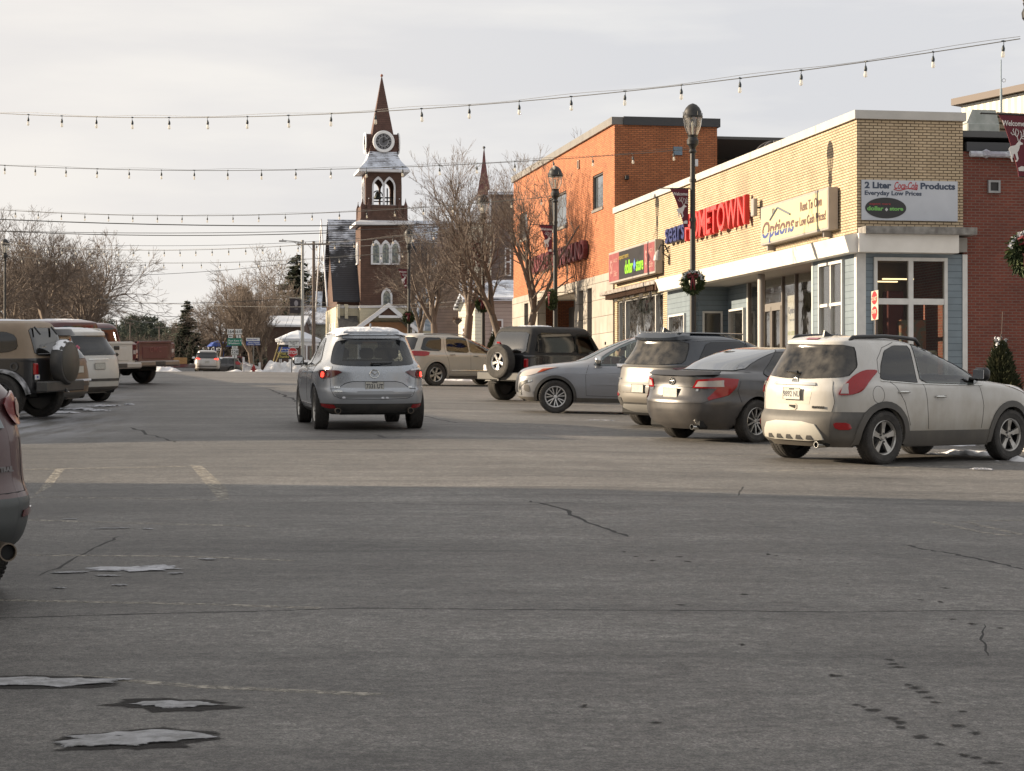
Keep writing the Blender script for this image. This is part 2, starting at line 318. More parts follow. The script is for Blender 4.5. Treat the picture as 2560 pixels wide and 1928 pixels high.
# ---------------------------------------------------------------- ground
def asphalt():
 m=bpy.data.materials.new('asphalt');m.use_nodes=True;t=m.node_tree;b=t.nodes['Principled BSDF'];lk=t.links.new
 tcn=t.nodes.new('ShaderNodeTexCoord')
 def noise(sc,det,rgh=.6,stretch=None):
  n=t.nodes.new('ShaderNodeTexNoise');n.inputs['Scale'].default_value=sc;n.inputs['Detail'].default_value=det;n.inputs['Roughness'].default_value=rgh
  mp=t.nodes.new('ShaderNodeMapping');mp.inputs['Rotation'].default_value=(0,0,-(HEAD))
  if stretch:mp.inputs['Scale'].default_value=stretch
  lk(tcn.outputs['Object'],mp.inputs[0]);lk(mp.outputs[0],n.inputs['Vector']);return n.outputs['Fac']
 def ramp(src,a,b_,lo=0,hi=1):
  r=t.nodes.new('ShaderNodeMapRange');r.inputs['From Min'].default_value=a;r.inputs['From Max'].default_value=b_;r.inputs['To Min'].default_value=lo;r.inputs['To Max'].default_value=hi
  lk(src,r.inputs['Value']);return r.outputs[0]
 def mix(fac,c1,c2,bt='MIX'):
  m_=t.nodes.new('ShaderNodeMixRGB');m_.blend_type=bt
  for i,c in((1,c1),(2,c2)):
   if isinstance(c,tuple):m_.inputs[i].default_value=(*c,1)
   else:lk(c,m_.inputs[i])
  if isinstance(fac,float):m_.inputs[0].default_value=fac
  else:lk(fac,m_.inputs[0])
  return m_.outputs[0]
 def mul(c_,v):
  return mix(1.0,c_,v,'MULTIPLY')
 fine=noise(95,3,.7);agg=noise(38,4,.8)
 c=mix(ramp(noise(1.3,6,.6),.4,.6),(.112,.104,.096),(.124,.117,.108))
 c=mul(c,ramp(fine,.40,.60,.55,1.35));c=mul(c,ramp(agg,.40,.60,.72,1.25));c=mul(c,ramp(noise(17,5,.8),.40,.60,.70,1.28));c=mul(c,ramp(noise(6,6,.75,(.8,1.6,1)),.40,.60,.80,1.18))
 c=mix(ramp(noise(30,4,.8),.60,.68,0,.55),c,(.27,.255,.235));c=mix(ramp(noise(26,5,.8,(.6,1.5,1)),.58,.66,0,.6),c,(.035,.033,.032))
 c=mul(c,ramp(noise(.16,6,.6),.38,.62,.80,1.20))
 c=mul(c,ramp(noise(.5,7,.65,(.12,1.6,1)),.42,.60,.84,1.22))
 c=mul(c,ramp(noise(.9,7,.65,(.10,1.9,1)),.56,.68,1,.62))
 c=mul(c,ramp(noise(1.7,8,.75,(.45,1.2,1)),.54,.68,1,.62))
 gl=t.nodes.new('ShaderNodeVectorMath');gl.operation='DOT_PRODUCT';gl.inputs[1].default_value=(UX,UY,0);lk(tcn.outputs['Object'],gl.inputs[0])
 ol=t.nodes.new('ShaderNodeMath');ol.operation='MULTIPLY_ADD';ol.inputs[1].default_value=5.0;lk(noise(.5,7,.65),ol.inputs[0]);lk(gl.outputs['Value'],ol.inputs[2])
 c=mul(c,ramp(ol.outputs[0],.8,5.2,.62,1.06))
 sp=t.nodes.new('ShaderNodeSeparateXYZ');mp=t.nodes.new('ShaderNodeMapping');mp.vector_type='POINT'
 geo=t.nodes.new('ShaderNodeVectorMath');geo.operation='DOT_PRODUCT';geo.inputs[1].default_value=(UX,UY,0)
 sb=t.nodes.new('ShaderNodeVectorMath');sb.operation='SUBTRACT';sb.inputs[1].default_value=(OX,0,0);lk(tcn.outputs['Object'],sb.inputs[0]);lk(sb.outputs[0],geo.inputs[0])
 lanes=ramp(geo.outputs['Value'],-2.2,-6.0,0,1)
 spy=t.nodes.new('ShaderNodeSeparateXYZ');lk(tcn.outputs['Object'],spy.inputs[0]);far=ramp(spy.outputs['Y'],29.5,34,0,1)
 fr=t.nodes.new('ShaderNodeMath');fr.operation='MULTIPLY';lk(lanes,fr.inputs[0]);lk(far,fr.inputs[1])
 fr2=t.nodes.new('ShaderNodeMath');fr2.operation='MULTIPLY';lk(fr.outputs[0],fr2.inputs[0]);lk(ramp(noise(.9,8,.68,(1.9,.30,1)),.42,.58),fr2.inputs[1])
 c=mix(fr2.outputs[0],c,(.34,.35,.38))
 lk(c,b.inputs['Base Color'])
 lk(ramp(fr2.outputs[0],0,1,.62,.8),b.inputs['Roughness']);b.inputs['Specular IOR Level'].default_value=.5
 bp=t.nodes.new('ShaderNodeBump');bp.inputs['Strength'].default_value=1.0;bp.inputs['Distance'].default_value=.009
 bm_=t.nodes.new('ShaderNodeMath');bm_.operation='ADD';lk(fine,bm_.inputs[0]);lk(agg,bm_.inputs[1]);lk(bm_.outputs[0],bp.inputs['Height']);lk(bp.outputs[0],b.inputs['Normal'])
 return m
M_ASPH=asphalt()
M_SNOW=mat('snow',(.74,.76,.80),.7,noise=(2.5,(.60,.60,.62),.3),bump=(9,.7,.05))
M_SLUSH=worn(mat('dirty_snow',(.33,.33,.345),.7,noise=(14,(.17,.17,.17),.16),bump=(40,.8,.02)),9,.40,.52,(.6,1.6,1),edge=.45);M_ICE=worn(mat('thin_snow',(.50,.51,.545),.65,noise=(10,(.28,.28,.30),.16),bump=(40,.8,.02)),8,.42,.52,(.5,2,1),edge=.4)
M_CRACK=mat('crack',(.016,.015,.015),.9)
M_TAR=worn(mat('wet_patch',(.030,.028,.027),.9,spec=.15),12,.36,.56,(.6,1.5,1),edge=.5,mx=.85);M_DAMP=worn(mat('damp_patch',(.040,.038,.036),.9,spec=.15),16,.36,.60,(.7,1.4,1),edge=.5,mx=.75)
M_PAINTW=worn(mat('road_paint',(.36,.33,.28),.85,noise=(18,(.20,.185,.16),.2)),13,.40,.60)
M_CONC=mat('concrete',(.27,.255,.235),.85,noise=(3,(.19,.18,.165),.2),bump=(60,.3,.004))
def sheet(f,ss,us,name,m,kind='structure'):
 b=MB();nu=len(us)
 for s_ in ss:
  for u in us:X,Y=xy(s_,u);b.v.append((X,Y,f(X,Y,s_,u)))
 for i in range(len(ss)-1):
  for j in range(nu-1):b.f.append((i*nu+j,i*nu+j+1,(i+1)*nu+j+1,(i+1)*nu+j))
 o=b.build(name,m,smooth=True);o['kind']=kind;return o
S_ALL=[-30,-10,0]+[4*i for i in range(1,45)]+[190,210,240,280,330,400,500,700,1000,1500]
# one wide sheet of snow-dusted ground that reaches the horizon, the street laid on it
M_LAND=mat('winter_ground',(.62,.63,.66),.85,noise=(.18,(.20,.17,.12),.10),bump=(3,.5,.1))
sheet(lambda X,Y,s,u:gz(X,Y)-.16-(0 if abs(u)<60 else 0),S_ALL,[-900,-400,-200,-100,-60,-30,-14,-10,-5,-2,0,2,5,10,14,30,60,100,200,400,900],'ground',M_LAND)
S_RD=[-30,-10,0]+[2*i for i in range(1,125)]+[260,280,320,400]
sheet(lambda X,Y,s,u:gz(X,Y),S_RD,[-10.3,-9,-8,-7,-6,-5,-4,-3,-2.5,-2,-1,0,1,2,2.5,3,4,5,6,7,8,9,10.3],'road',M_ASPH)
def walk(u0,u1,s0,s1,name='pavement',h=.14,m=None):
 b=MB();n=max(2,int((s1-s0)/3));k=0
 lo,hi=min(u0,u1),max(u0,u1)
 for i in range(n+1):
  s_=s0+(s1-s0)*i/n
  for u,top in((lo,0),(lo,1),(hi,1),(hi,0)):
   X,Y=xy(s_,u);X2,Y2=xy(s_,10.3 if lo>0 else-10.3)
   b.v.append((X,Y,gz(X2,Y2)+(h if top else-.3)))
 for i in range(n):
  for j in range(3):b.f.append((i*4+j,i*4+j+1,i*4+j+5,i*4+j+4))
 b.f.append((0,1,2,3));b.f.append((n*4,n*4+1,n*4+2,n*4+3))
 return tag(b.build(name,m or M_CONC),kind='structure')
walk(10.3,10.46,26,128,'kerb',.142,mat('granite_kerb',(.34,.33,.32),.8,noise=(8,(.24,.23,.22),.2)))
walk(10.46,13.9,26,128)
walk(-10.3,-10.46,18,150,'kerb',.142,MATS['granite_kerb'])
walk(-10.46,-14.6,18,150)
def decal(pts,name,m,h=.0007,kind='structure',thick=0.0):
 """flat mark on the road; pts = photo pixels that lie on the ground"""
 P=[G(*p)for p in pts];b=MB();b.v=[(p.x,p.y,gz(p.x,p.y)+h)for p in P];b.f=[tuple(range(len(P)))]
 return tag(b.build(name,m),kind=kind)
def ribbon(pts,wd,name,m,h=.0006,kind='structure',seed=0,jit=0.0,sub=6):
 rnd=random.Random(seed);P=[G(*p)for p in pts];Q=[]
 for i in range(len(P)-1):
  for k in range(sub):
   t=k/sub;p=P[i].lerp(P[i+1],t);Q.append(Vector((p.x+rnd.uniform(-jit,jit),p.y+rnd.uniform(-jit,jit),0)))
 Q.append(P[-1]);b=MB()
 for i,p in enumerate(Q):
  d=(Q[min(i+1,len(Q)-1)]-Q[max(i-1,0)]);d.z=0;d.normalize();n=Vector((-d.y,d.x,0))
  ww=wd*(.5 if callable(wd)is False else.5)*(rnd.uniform(.5,1.5)if jit else 1)
  if jit and(i==0 or i==len(Q)-1):ww*=.2
  for sg in(-1,1):
   q=p+n*ww*sg;b.v.append((q.x,q.y,gz(q.x,q.y)+h))
 for i in range(len(Q)-1):b.f.append((2*i,2*i+1,2*i+3,2*i+2))
 return tag(b.build(name,m),kind=kind)
CR='pavement_crack'
ribbon([(-40,1546),(300,1536),(640,1528),(900,1520),(1280,1524),(1700,1526),(2100,1530),(2620,1528)],.026,CR,M_CRACK,seed=1,jit=.008,sub=16)
ribbon([(1320,1252),(1400,1270),(1450,1296),(1510,1322),(1570,1342)],.035,CR,M_CRACK,seed=2,jit=.03)
ribbon([(700,1258),(900,1256),(1100,1262),(1320,1262),(1400,1256),(1520,1253)],.020,CR,M_CRACK,seed=3,jit=.02)
ribbon([(330,1068),(370,1086),(410,1097),(440,1106)],.05,CR,M_CRACK,seed=4,jit=.05)
ribbon([(700,985),(735,1000),(760,1012),(790,1022)],.07,CR,M_CRACK,seed=5,jit=.07)
ribbon([(660,970),(690,980),(700,986)],.05,CR,M_CRACK,seed=15,jit=.05)
ribbon([(700,1104),(800,1101),(900,1096),(960,1094),(1060,1090)],.03,CR,M_CRACK,seed=6,jit=.03)
ribbon([(900,1089),(940,1087),(965,1094)],.05,CR,M_CRACK,seed=16,jit=.05)
ribbon([(2256,1360),(2330,1376),(2400,1388),(2470,1402),(2560,1424)],.035,CR,M_CRACK,seed=7,jit=.03)
ribbon([(100,1440),(180,1402),(240,1370),(300,1340)],.02,CR,M_CRACK,seed=8,jit=.02)
ribbon([(1060,1040),(1110,1052),(1150,1058)],.05,CR,M_CRACK,seed=10,jit=.04)
ribbon([(2460,1560),(2455,1600),(2470,1640)],.012,CR,M_CRACK,seed=11,jit=.01)
ribbon([(1845,1240),(1858,1216)],.02,CR,M_CRACK,seed=12,jit=.01)
# worn paint: stall lines both sides and the two bars of the old crossing
PT='road_marking'
decal([(140,1172),(162,1172),(128,1218),(84,1240)],PT,M_PAINTW)
decal([(476,1163),(506,1165),(568,1222),(574,1250),(547,1250)],PT,M_PAINTW)
for k,pl in enumerate([[(62,1174),(470,1166)],[(70,1300),(330,1308),(640,1316)],[(40,1388),(420,1390),(740,1402)],[(-20,1500),(400,1508),(800,1520)],[(180,1690),(500,1716),(760,1728),(980,1738)],[(60,1243),(400,1247),(560,1252)],[(1860,1180),(2100,1172),(2340,1166),(2560,1160)],[(1668,1142),(1808,1140)],[(1810,1140),(2100,1132)],[(1560,1098),(1800,1092)],[(1260,1064),(1400,1068)],[(1480,1050),(1600,1056)],[(2330,1304),(2450,1330),(2530,1341)],[(2400,1304),(2560,1300)],[(2410,1304),(2560,1338)]]):
 ribbon(pl,.085,PT,M_PAINTW,.0010,seed=20+k,sub=4)
# old snow and ice on the asphalt
def blob(px,py,rx,ry,name,m,h,seed,label,cat,group=None,n=22,amp=.35,dome=0.0):
 rnd=random.Random(seed);c=G(px,py);a=rx;b_=ry;P=[]
 ph=[rnd.uniform(0,6.28)for _ in range(4)]
 for i in range(n):
  t=2*math.pi*i/n;k=1+amp*(.5*math.sin(2*t+ph[0])+.3*math.sin(5*t+ph[1])+.35*math.sin(9*t+ph[2]))+rnd.uniform(-.1,.1)
  P.append((c.x+a*k*math.cos(t),c.y+b_*k*math.sin(t)))
 mb=MB();rings=[(1,.0),(.93,.5),(.84,.7),(.72,.8),(.6,.9),(.45,.95),(.3,1)]
 for f,hh in rings:
  for i,(x,y)in enumerate(P):
   X=c.x+(x-c.x)*f;Y=c.y+(y-c.y)*f
   mb.v.append((X,Y,gz(X,Y)+h*(.02 if hh==0 else 1)+dome*hh*(1+rnd.uniform(-.6,.6))*(hh>0)))
 for r_ in range(6):
  for i in range(n):mb.f.append((r_*n+i,r_*n+(i+1)%n,(r_+1)*n+(i+1)%n,(r_+1)*n+i))
 mb.f.append(tuple(6*n+i for i in range(n)))
 o=mb.build(name,m,smooth=True);ea=o.data.attributes.new('edge','FLOAT','POINT');ea.data.foreach_set('value',[min(1,k_//n/3)for k_ in range(len(mb.v))])
 if label:tag(o,label,cat,group)
 else:o['kind']='structure'
 return o
blob(345,1848,.36,.24,'wet_patch',M_TAR,.0016,31,None,None,amp=.22)
blob(335,1847,.29,.17,'snow_patch',M_SLUSH,.003,32,'oval grey snow patch with dark wet rim nearest the bottom edge','snow patch','snow patches on the asphalt',dome=.006)
blob(430,1762,.30,.16,'wet_patch',M_TAR,.0016,33,None,None,amp=.4)
blob(435,1761,.20,.08,'snow_patch',M_SLUSH,.003,34,'small slushy ice sliver in a dark puddle ring above the oval patch','snow patch','snow patches on the asphalt',dome=.004)
blob(90,1706,.46,.20,'wet_patch',M_TAR,.0016,35,None,None,amp=.3)
blob(70,1706,.40,.15,'snow_patch',M_SLUSH,.003,36,'long thin snow patch running off the left edge','snow patch','snow patches on the asphalt',dome=.006)
k=0
for px,py,rx,ry in((320,1424,.28,.17),(400,1418,.13,.09),(175,1432,.12,.06),(270,1440,.08,.05),(300,1464,.05,.04),(440,1434,.06,.04),(150,1471,.04,.03),(520,1399,.07,.05),(280,1322,.16,.04),(370,1323,.05,.03),(175,1299,.06,.03)):
 k+=1
 blob(px,py,rx,ry,'snow_patch',M_SLUSH if k>2 else M_ICE,.003,40+k,['broad thin smear of white snow in the left stall','white snow fleck at the right end of the broad smear','small flat snow fleck left of the broad smear','thin snow fleck just below the broad smear','tiny snow lump below the broad smear','tiny snow fleck right of the broad smear','tiny round ice crumb near the left edge','lone snow fleck right of the smears in the open lane','thin streak of snow below the worn stall line','short fleck right of the thin snow streak','tiny snow fleck on the worn stall line'][k-1],'snow patch','snow patches on the asphalt',dome=.005,amp=.5)
for k,(px,py,rx,ry)in enumerate(((185,1025,.45,.25),(235,1028,.28,.2),(260,1017,.33,.22),(323,1013,.12,.1),(150,1034,.4,.2))):
 blob(px,py,rx,ry,'snow_patch',M_ICE,.004,60+k,['crumbly snow ridge under the rusty hatchback tail','snow crumb heap between the ridge and the white wagon','flat snow streak beside the white wagon wheel','lone snow fleck out in the left lane','low snow ridge behind the tan topped off-roader wheel'][k],'snow patch','snow by the left stalls',dome=.03,amp=.5)
for k,(px,py,rx,ry,dm)in enumerate(((2380,1112,.5,.3,.06),(2452,1176,.12,.06,.02),(1500,1052,.25,.1,.01))):
 blob(px,py,rx,ry,'snow_patch',M_SNOW if dm>.05 else M_ICE,.004,70+k,['thin snow crust behind the white crossover rear wheel','little snow crumb on the asphalt beside the white crossover','thin snow crust beneath the silver crossover sills'][k],'snow patch','snow ridges along the right kerb',dome=dm,amp=.5,n=60)
# damp footprints and drips on the right
rnd=random.Random(5)
fp=[(2300,1842),(2350,1862),(2408,1888),(2440,1893),(2475,1907),(2248,1806),(2250,1818),(2340,1756),(2318,1744),(2305,1730),(2270,1712),(2285,1720),(2230,1796),(2180,1775),(2160,1768),(2140,1762),(2405,1778),(2390,1814),(2440,1832),(2245,1668),(2235,1660),(2225,1650),(1855,1612),(2080,1688),(2095,1690),(2430,1560),(2380,1548),(2500,1570),(1640,1806),(1460,1766),(1860,1486),(1700,1512),(2300,1500),(2350,1505),(2120,1460),(2360,1470),(1940,1390),(1920,1386),(2000,1400),(1560,1380),(1590,1392),(1630,1402),(1700,1392),(1720,1404)]
b=MB()
for px,py in fp:
 c=G(px,py);rx=rnd.uniform(.025,.05);ry=rnd.uniform(.035,.07);n=12;o=len(b.v);b.v.append((c.x,c.y,gz(c.x,c.y)+.0015))
 for i in range(n):
  t=2*math.pi*i/n;k=rnd.uniform(.7,1.25);X=c.x+rx*k*math.cos(t);Y=c.y+ry*k*math.sin(t);b.v.append((X,Y,gz(X,Y)+.0015))
 b.f+=[(o,o+1+i,o+1+(i+1)%n)for i in range(n)]
o=b.build('damp_spots',M_DAMP);o['kind']='structure';ea=o.data.attributes.new('edge','FLOAT','POINT');ea.data.foreach_set('value',[1.0 if k_%13==0 else 0.15 for k_ in range(len(b.v))])
# brighter worn square of pavement on the left: frost
# ---------------------------------------------------------------- the shops on the right
FR=HEAD
def SO(name,label,cat,s0,u0,z0,group=None):
 X,Y=xy(s0,u0);return thing(name,label,cat,(X,Y,z0),FR,group)
M_BEIGE=brickmat('beige_brick',(.53,.415,.275),(.46,.35,.225),(.105,.075,.045),ms=.011,stain=((.20,.16,.11),.60,.35))
M_ORANGE=brickmat('orange_brick',(.49,.172,.068),(.37,.122,.048),(.135,.065,.036),ms=.010,stain=((.13,.06,.04),.62,.5))
M_REDB=brickmat('red_brick',(.170,.042,.026),(.125,.030,.020),(.155,.105,.082),ms=.009)
M_WHITE=mat('white_paint',(.72,.69,.64),.5,noise=(2.2,(.60,.57,.52),.25))
M_TRIM=mat('window_trim',(.62,.61,.58),.45,noise=(6,(.5,.49,.47),.3))
M_CAP=mat('coping',(.50,.48,.44),.55,noise=(1.5,(.38,.365,.34),.25))
M_DCAP=mat('dark_coping',(.035,.036,.040),.5)
M_GCAP=mat('grey_coping',(.20,.19,.175),.55,noise=(2,(.15,.14,.13),.2))
M_BLUE=linemat('blue_siding',(.155,.195,.225),(.05,.07,.09),.155,width=.07,rough=.55)
M_STONE=brickmat('stone_cladding',(.36,.33,.29),(.32,.29,.25),(.14,.12,.10),bw=1.9,rh=.62,ms=.014,stain=((.18,.16,.14),.55,.8))
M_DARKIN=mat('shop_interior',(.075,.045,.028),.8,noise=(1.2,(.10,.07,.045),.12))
M_SHELF=mat('shelf_goods',(.22,.12,.08),.8,noise=(9,(.30,.30,.26),.10))
M_GLASS=glassmat('window_glass',(.86,.86,.84),.05,base=(.35,.35,.33),basefac=.015)
M_GLASSD=glassmat('dim_window_glass',(.40,.43,.45),.20,base=(.3,.32,.34),basefac=.08)
M_BLACK=mat('black_metal',(.009,.008,.008),.5,noise=(20,(.016,.015,.014),.2))
M_DKGREY=mat('dark_grey',(.055,.055,.058),.5)
M_GREY=mat('grey_metal',(.30,.30,.30),.45,metal=.3,noise=(6,(.22,.22,.22),.2))
M_ROOF=mat('flat_roof',(.10,.10,.10),.9)
def box(parent,name,m,*a,b=0.0):
 mb=MB();
 if b:mb.bbox(*a,b=b)
 else:mb.box(*a)
 return mb.build(name,m,parent)
def wall_holes(x0,x1,z0,z1,holes,y0,y1):
 """wall slab in the x-z plane between y0 and y1 with rectangular openings (hx0,hx1,hz0,hz1)"""
 xs=sorted({x0,x1,*[h[i]for h in holes for i in(0,1)if x0<h[i]<x1]});zs=sorted({z0,z1,*[h[i]for h in holes for i in(2,3)if z0<h[i]<z1]})
 mb=MB();nx,nz_=len(xs)-1,len(zs)-1
 solid=[[not any(h[0]<(xs[i]+xs[i+1])/2<h[1]and h[2]<(zs[k]+zs[k+1])/2<h[3]for h in holes)for k in range(nz_)]for i in range(nx)]
 def q(a,b,c,d):mb.add([a,b,c,d],[(0,1,2,3)])
 for i in range(nx):
  for k in range(nz_):
   if not solid[i][k]:continue
   a,b,c,d=xs[i],xs[i+1],zs[k],zs[k+1]
   q((a,y1,c),(b,y1,c),(b,y1,d),(a,y1,d));q((a,y0,c),(b,y0,c),(b,y0,d),(a,y0,d))
   if i==0 or not solid[i-1][k]:q((a,y0,c),(a,y1,c),(a,y1,d),(a,y0,d))
   if i==nx-1 or not solid[i+1][k]:q((b,y0,c),(b,y1,c),(b,y1,d),(b,y0,d))
   if k==0 or not solid[i][k-1]:q((a,y0,c),(b,y0,c),(b,y1,c),(a,y1,c))
   if k==nz_-1 or not solid[i][k+1]:q((a,y0,d),(b,y0,d),(b,y1,d),(a,y1,d))
 return mb
def fixnorm(o):
 return o
def window(parent,x0,x1,z0,z1,y,fw=.07,nx=1,nz=1,m=None,glass=None,d=.06,name='window',deep=.06,split=None):
 """frame part with its pane as a sub-part; window in the x-z plane at y, facing +y"""
 m=m or M_TRIM;mb=MB()
 mb.box(x0,x0+fw,y-deep,y+d,z0,z1).box(x1-fw,x1,y-deep,y+d,z0,z1).box(x0+fw,x1-fw,y-deep,y+d,z1-fw,z1).box(x0+fw,x1-fw,y-deep,y+d,z0,z0+fw)
 for i in range(1,nx):X=x0+(x1-x0)*i/nx;mb.box(X-fw*.5,X+fw*.5,y-deep+.003,y+d-.012,z0+fw,z1-fw)
 for k in range(1,nz):
  Z=split if split else z0+(z1-z0)*k/nz;mb.box(x0+fw,x1-fw,y-deep+.006,y+d-.02,Z-fw*.55,Z+fw*.55)
 f=mb.build(name,m,parent)
 MB().box(x0+fw*.7,x1-fw*.7,y-.012,y-.004,z0+fw*.7,z1-fw*.7).build('pane',glass or M_GLASS,f)
 return f
def Fx(px,u=FU):
 k=(px-1280)/FPX;Y=(OX+u*UX-(u*UY)*SX/SY)/(k-SX/SY);return su(k*Y,Y)[0],Y
def Fz(px,py,u=FU):s_,Y=Fx(px,u);return s_,CH+(HY-py)/FPX*Y
S0=Fx(2143)[0];S1=Fx(1536.7)[0];S2=Fx(1284)[0];ZB=gz(*xy(S0,10.3))+.14
ZCT=Fz(2143,275)[1];ZCB=Fz(2144,296)[1];ZFT=Fz(2062,604)[1];ZFB=Fz(2138,634)[1]
corner=SO('corner_shop','single storey beige brick corner shop with white canopy and blue siding','building',S0,FU,ZB)
def a_(px,u=FU):return Fx(px,u)[0]-S0
def za(px,py,u=FU):return Fz(px,py,u)[1]-ZB
Lc=S1-S0;H=ZCT-ZB;ztop=ZCB-ZB;zf=ZFT-ZB;zb=ZFB-ZB
shopL=a_(1668);dw=(a_(1658),a_(1543));zdw=za(1600,742)
# brick part above the canopy, and the dollar shop bay with its window opening; the box behind is the shop volume
mb=wall_holes(shopL,Lc,-.3,zf,[(dw[0],dw[1],.35,zdw)],-.25,0)
mb.add(*(lambda w_:(w_.v,w_.f))(wall_holes(0,Lc,zf,ztop,[],-.25,0)))
mb.box(0,.25,-2.62,-.25,zf,ztop)
corner_wall=mb.build('wall',M_BEIGE,corner)
box(corner,'roof',M_ROOF,.1,Lc,-14,-.25,ztop-.35,ztop-.2)
box(corner,'back_wall',M_BEIGE,.25,Lc,-14.2,-14,-.3,ztop-.1)
mb=MB();mb.box(-.07,Lc,-.30,.07,ztop,H).box(-.07,.32,-2.68,-.30,ztop,H)
for k in range(1,9):mb.box(Lc*k/9-.006,Lc*k/9+.006,.070,.076,ztop+.01,H-.005)
mb.build('coping',M_CAP,corner)
# sloping canopy fascia with soffit
mb=MB()
prof=[(.10,zf),(.42,zf-.06),(.30,zb),(.0,zb)]
def sweep(mb,prof,xa,xb):
 n=len(prof);A=[(xa,y,z)for y,z in prof]+[(xb,y,z)for y,z in prof]
 mb.add(A,[tuple(range(n)),tuple(reversed(range(n,2*n)))]+[(i,(i+1)%n,(i+1)%n+n,i+n)for i in range(n)])
sweep(mb,prof,-.30,shopL-.02)
mb.box(-.42,.15,-2.35,.10,zb+.003,zf-.005)
mb.build('canopy',M_WHITE,corner)
box(corner,'canopy_ledge',mat('weathered_ledge',(.26,.25,.23),.8,noise=(6,(.13,.12,.11),.15)),-.55,.0,-2.75,-.02,zf-.02,zf+.15)
box(corner,'soffit',mat('soffit',(.42,.40,.37),.7),.02,shopL,-1.25,-.003,zb+.006,zb+.08)
# ground floor in blue siding. near bay, recess with entrance, far bay
b1=a_(2030);b2=a_(1732)
w1=(a_(2112),a_(2052));w2=(a_(1715),a_(1676));z1a=za(2082,655);z1m=za(2082,762)
mb=wall_holes(.14,b1,-.3,zb,[(w1[0],w1[1],.55,z1a)],-.2,0)
mb.build('blue_siding',M_BLUE,corner);wall_holes(b2,shopL,-.3,zb,[(w2[0],w2[1],.9,za(1695,786))],-.2,0).build('far_siding',M_BLUE,corner)
U2=FU+1.1
mb=MB().box(b2-.001,b2+.12,-1.1,-.2,-.3,zb)
rb=(a_(1870,U2),b2);wB=(a_(1864,U2),a_(1827,U2));zB=za(1845,772,U2)
o=mb
o.add(*(lambda w_:(w_.v,w_.f))(wall_holes(rb[0],rb[1],-.3,zb,[(wB[0],wB[1],.9,zB)],-1.25,-1.1)))
o.build('recess_siding',M_BLUE,corner)
# return-wall window faces the camera
fr_=MB();d0,d1,q0,q1=-.93,-.30,.9,za(1780,778,FU+.6)
fr_.box(b2-.05,b2-.003,d0,d0+.06,q0,q1).box(b2-.05,b2-.003,d1-.06,d1,q0,q1).box(b2-.05,b2-.003,d0+.06,d1-.06,q1-.06,q1).box(b2-.05,b2-.003,d0+.06,d1-.06,q0,q0+.06)
f=fr_.build('window',M_TRIM,corner);MB().box(b2-.012,b2-.006,d0+.04,d1-.04,q0+.04,q1-.04).build('pane',mat('dark_pane',(.02,.018,.012),.08),f)
window(corner,wB[0],wB[1],.9,zB,-1.08,.06)
window(corner,w2[0],w2[1],.9,za(1695,786),.01,.06)
window(corner,w1[0],w1[1],.55,z1a,.01,.07,2,2,split=z1m)
for(xa,xb,ya,yb)in((-.02,.14,-.21,.02),(b1-.1,b1,-.205,.012),(b2,b2+.11,-.19,.014),(rb[0]-.1,rb[0],-1.2,-1.06)):
 box(corner,'corner_post',M_TRIM,xa,xb,ya,yb,-.3,zb-.002)
MB().lathe([(.10,-.2),(.10,zb-.002)],20,T(a_(1884),-.22,0)).build('column',mat('column_paint',(.45,.43,.41),.6,noise=(5,(.36,.34,.32),.3)),corner)
# entrance glazing in the recess
ex=[a_(p,U2)for p in(2024,1992,1952,1904,1891)]
Ztr=za(1930,763,U2);M_ALU=mat('bronze_frame',(.23,.21,.19),.4,metal=.4)
def glazing(x0,x1,bars,rails,y,name='entrance_glazing'):
 mb=MB();t=.035
 for X in[x0,*bars,x1]:mb.box(X-t,X+t,y-.05,y+.05,-.2,zb-.003)
 for(xa,xb,z)in rails:mb.box(xa+t,xb-t,y-.045,y+.045,z-.05,z+.05)
 f=mb.build(name,M_ALU,corner);MB().box(x0+t,x1-t,y-.006,y+.004,-.1,zb-.004).build('pane',M_GLASS,f);return f
x0e=a_(2030,U2)+.0;xs_=[x0e,a_(1990,U2),a_(1957,U2),a_(1908,U2),rb[0]-.1]
glazing(x0e-.6,rb[0]-.1,xs_[1:4],[(x0e-.6,xs_[1],.3),(xs_[1],xs_[2],.3),(xs_[3],rb[0]-.1,.3),(xs_[2],xs_[3],Ztr)],-1.12)
# the double door is a part with leaves
for k in range(2):
 xa=xs_[2]+(xs_[3]-xs_[2])*k/2+.035;xb=xs_[2]+(xs_[3]-xs_[2])*(k+1)/2-.01
 mb=MB();t=.07;mb.box(xa,xa+t,-1.10,-1.05,0,Ztr-.05).box(xb-t,xb,-1.10,-1.05,0,Ztr-.05).box(xa+t,xb-t,-1.10,-1.05,Ztr-.17,Ztr-.05).box(xa+t,xb-t,-1.10,-1.05,0,.25)
 d_=mb.build('door',M_ALU,corner);MB().tube([((xa+xb)/2+(.3 if k==0 else-.3),-1.03,.9),((xa+xb)/2+(.3 if k==0 else-.3),-1.0,1.0),((xa+xb)/2+(.3 if k==0 else-.3),-1.0,1.2)],.012).build('handle',M_BLACK,d_)
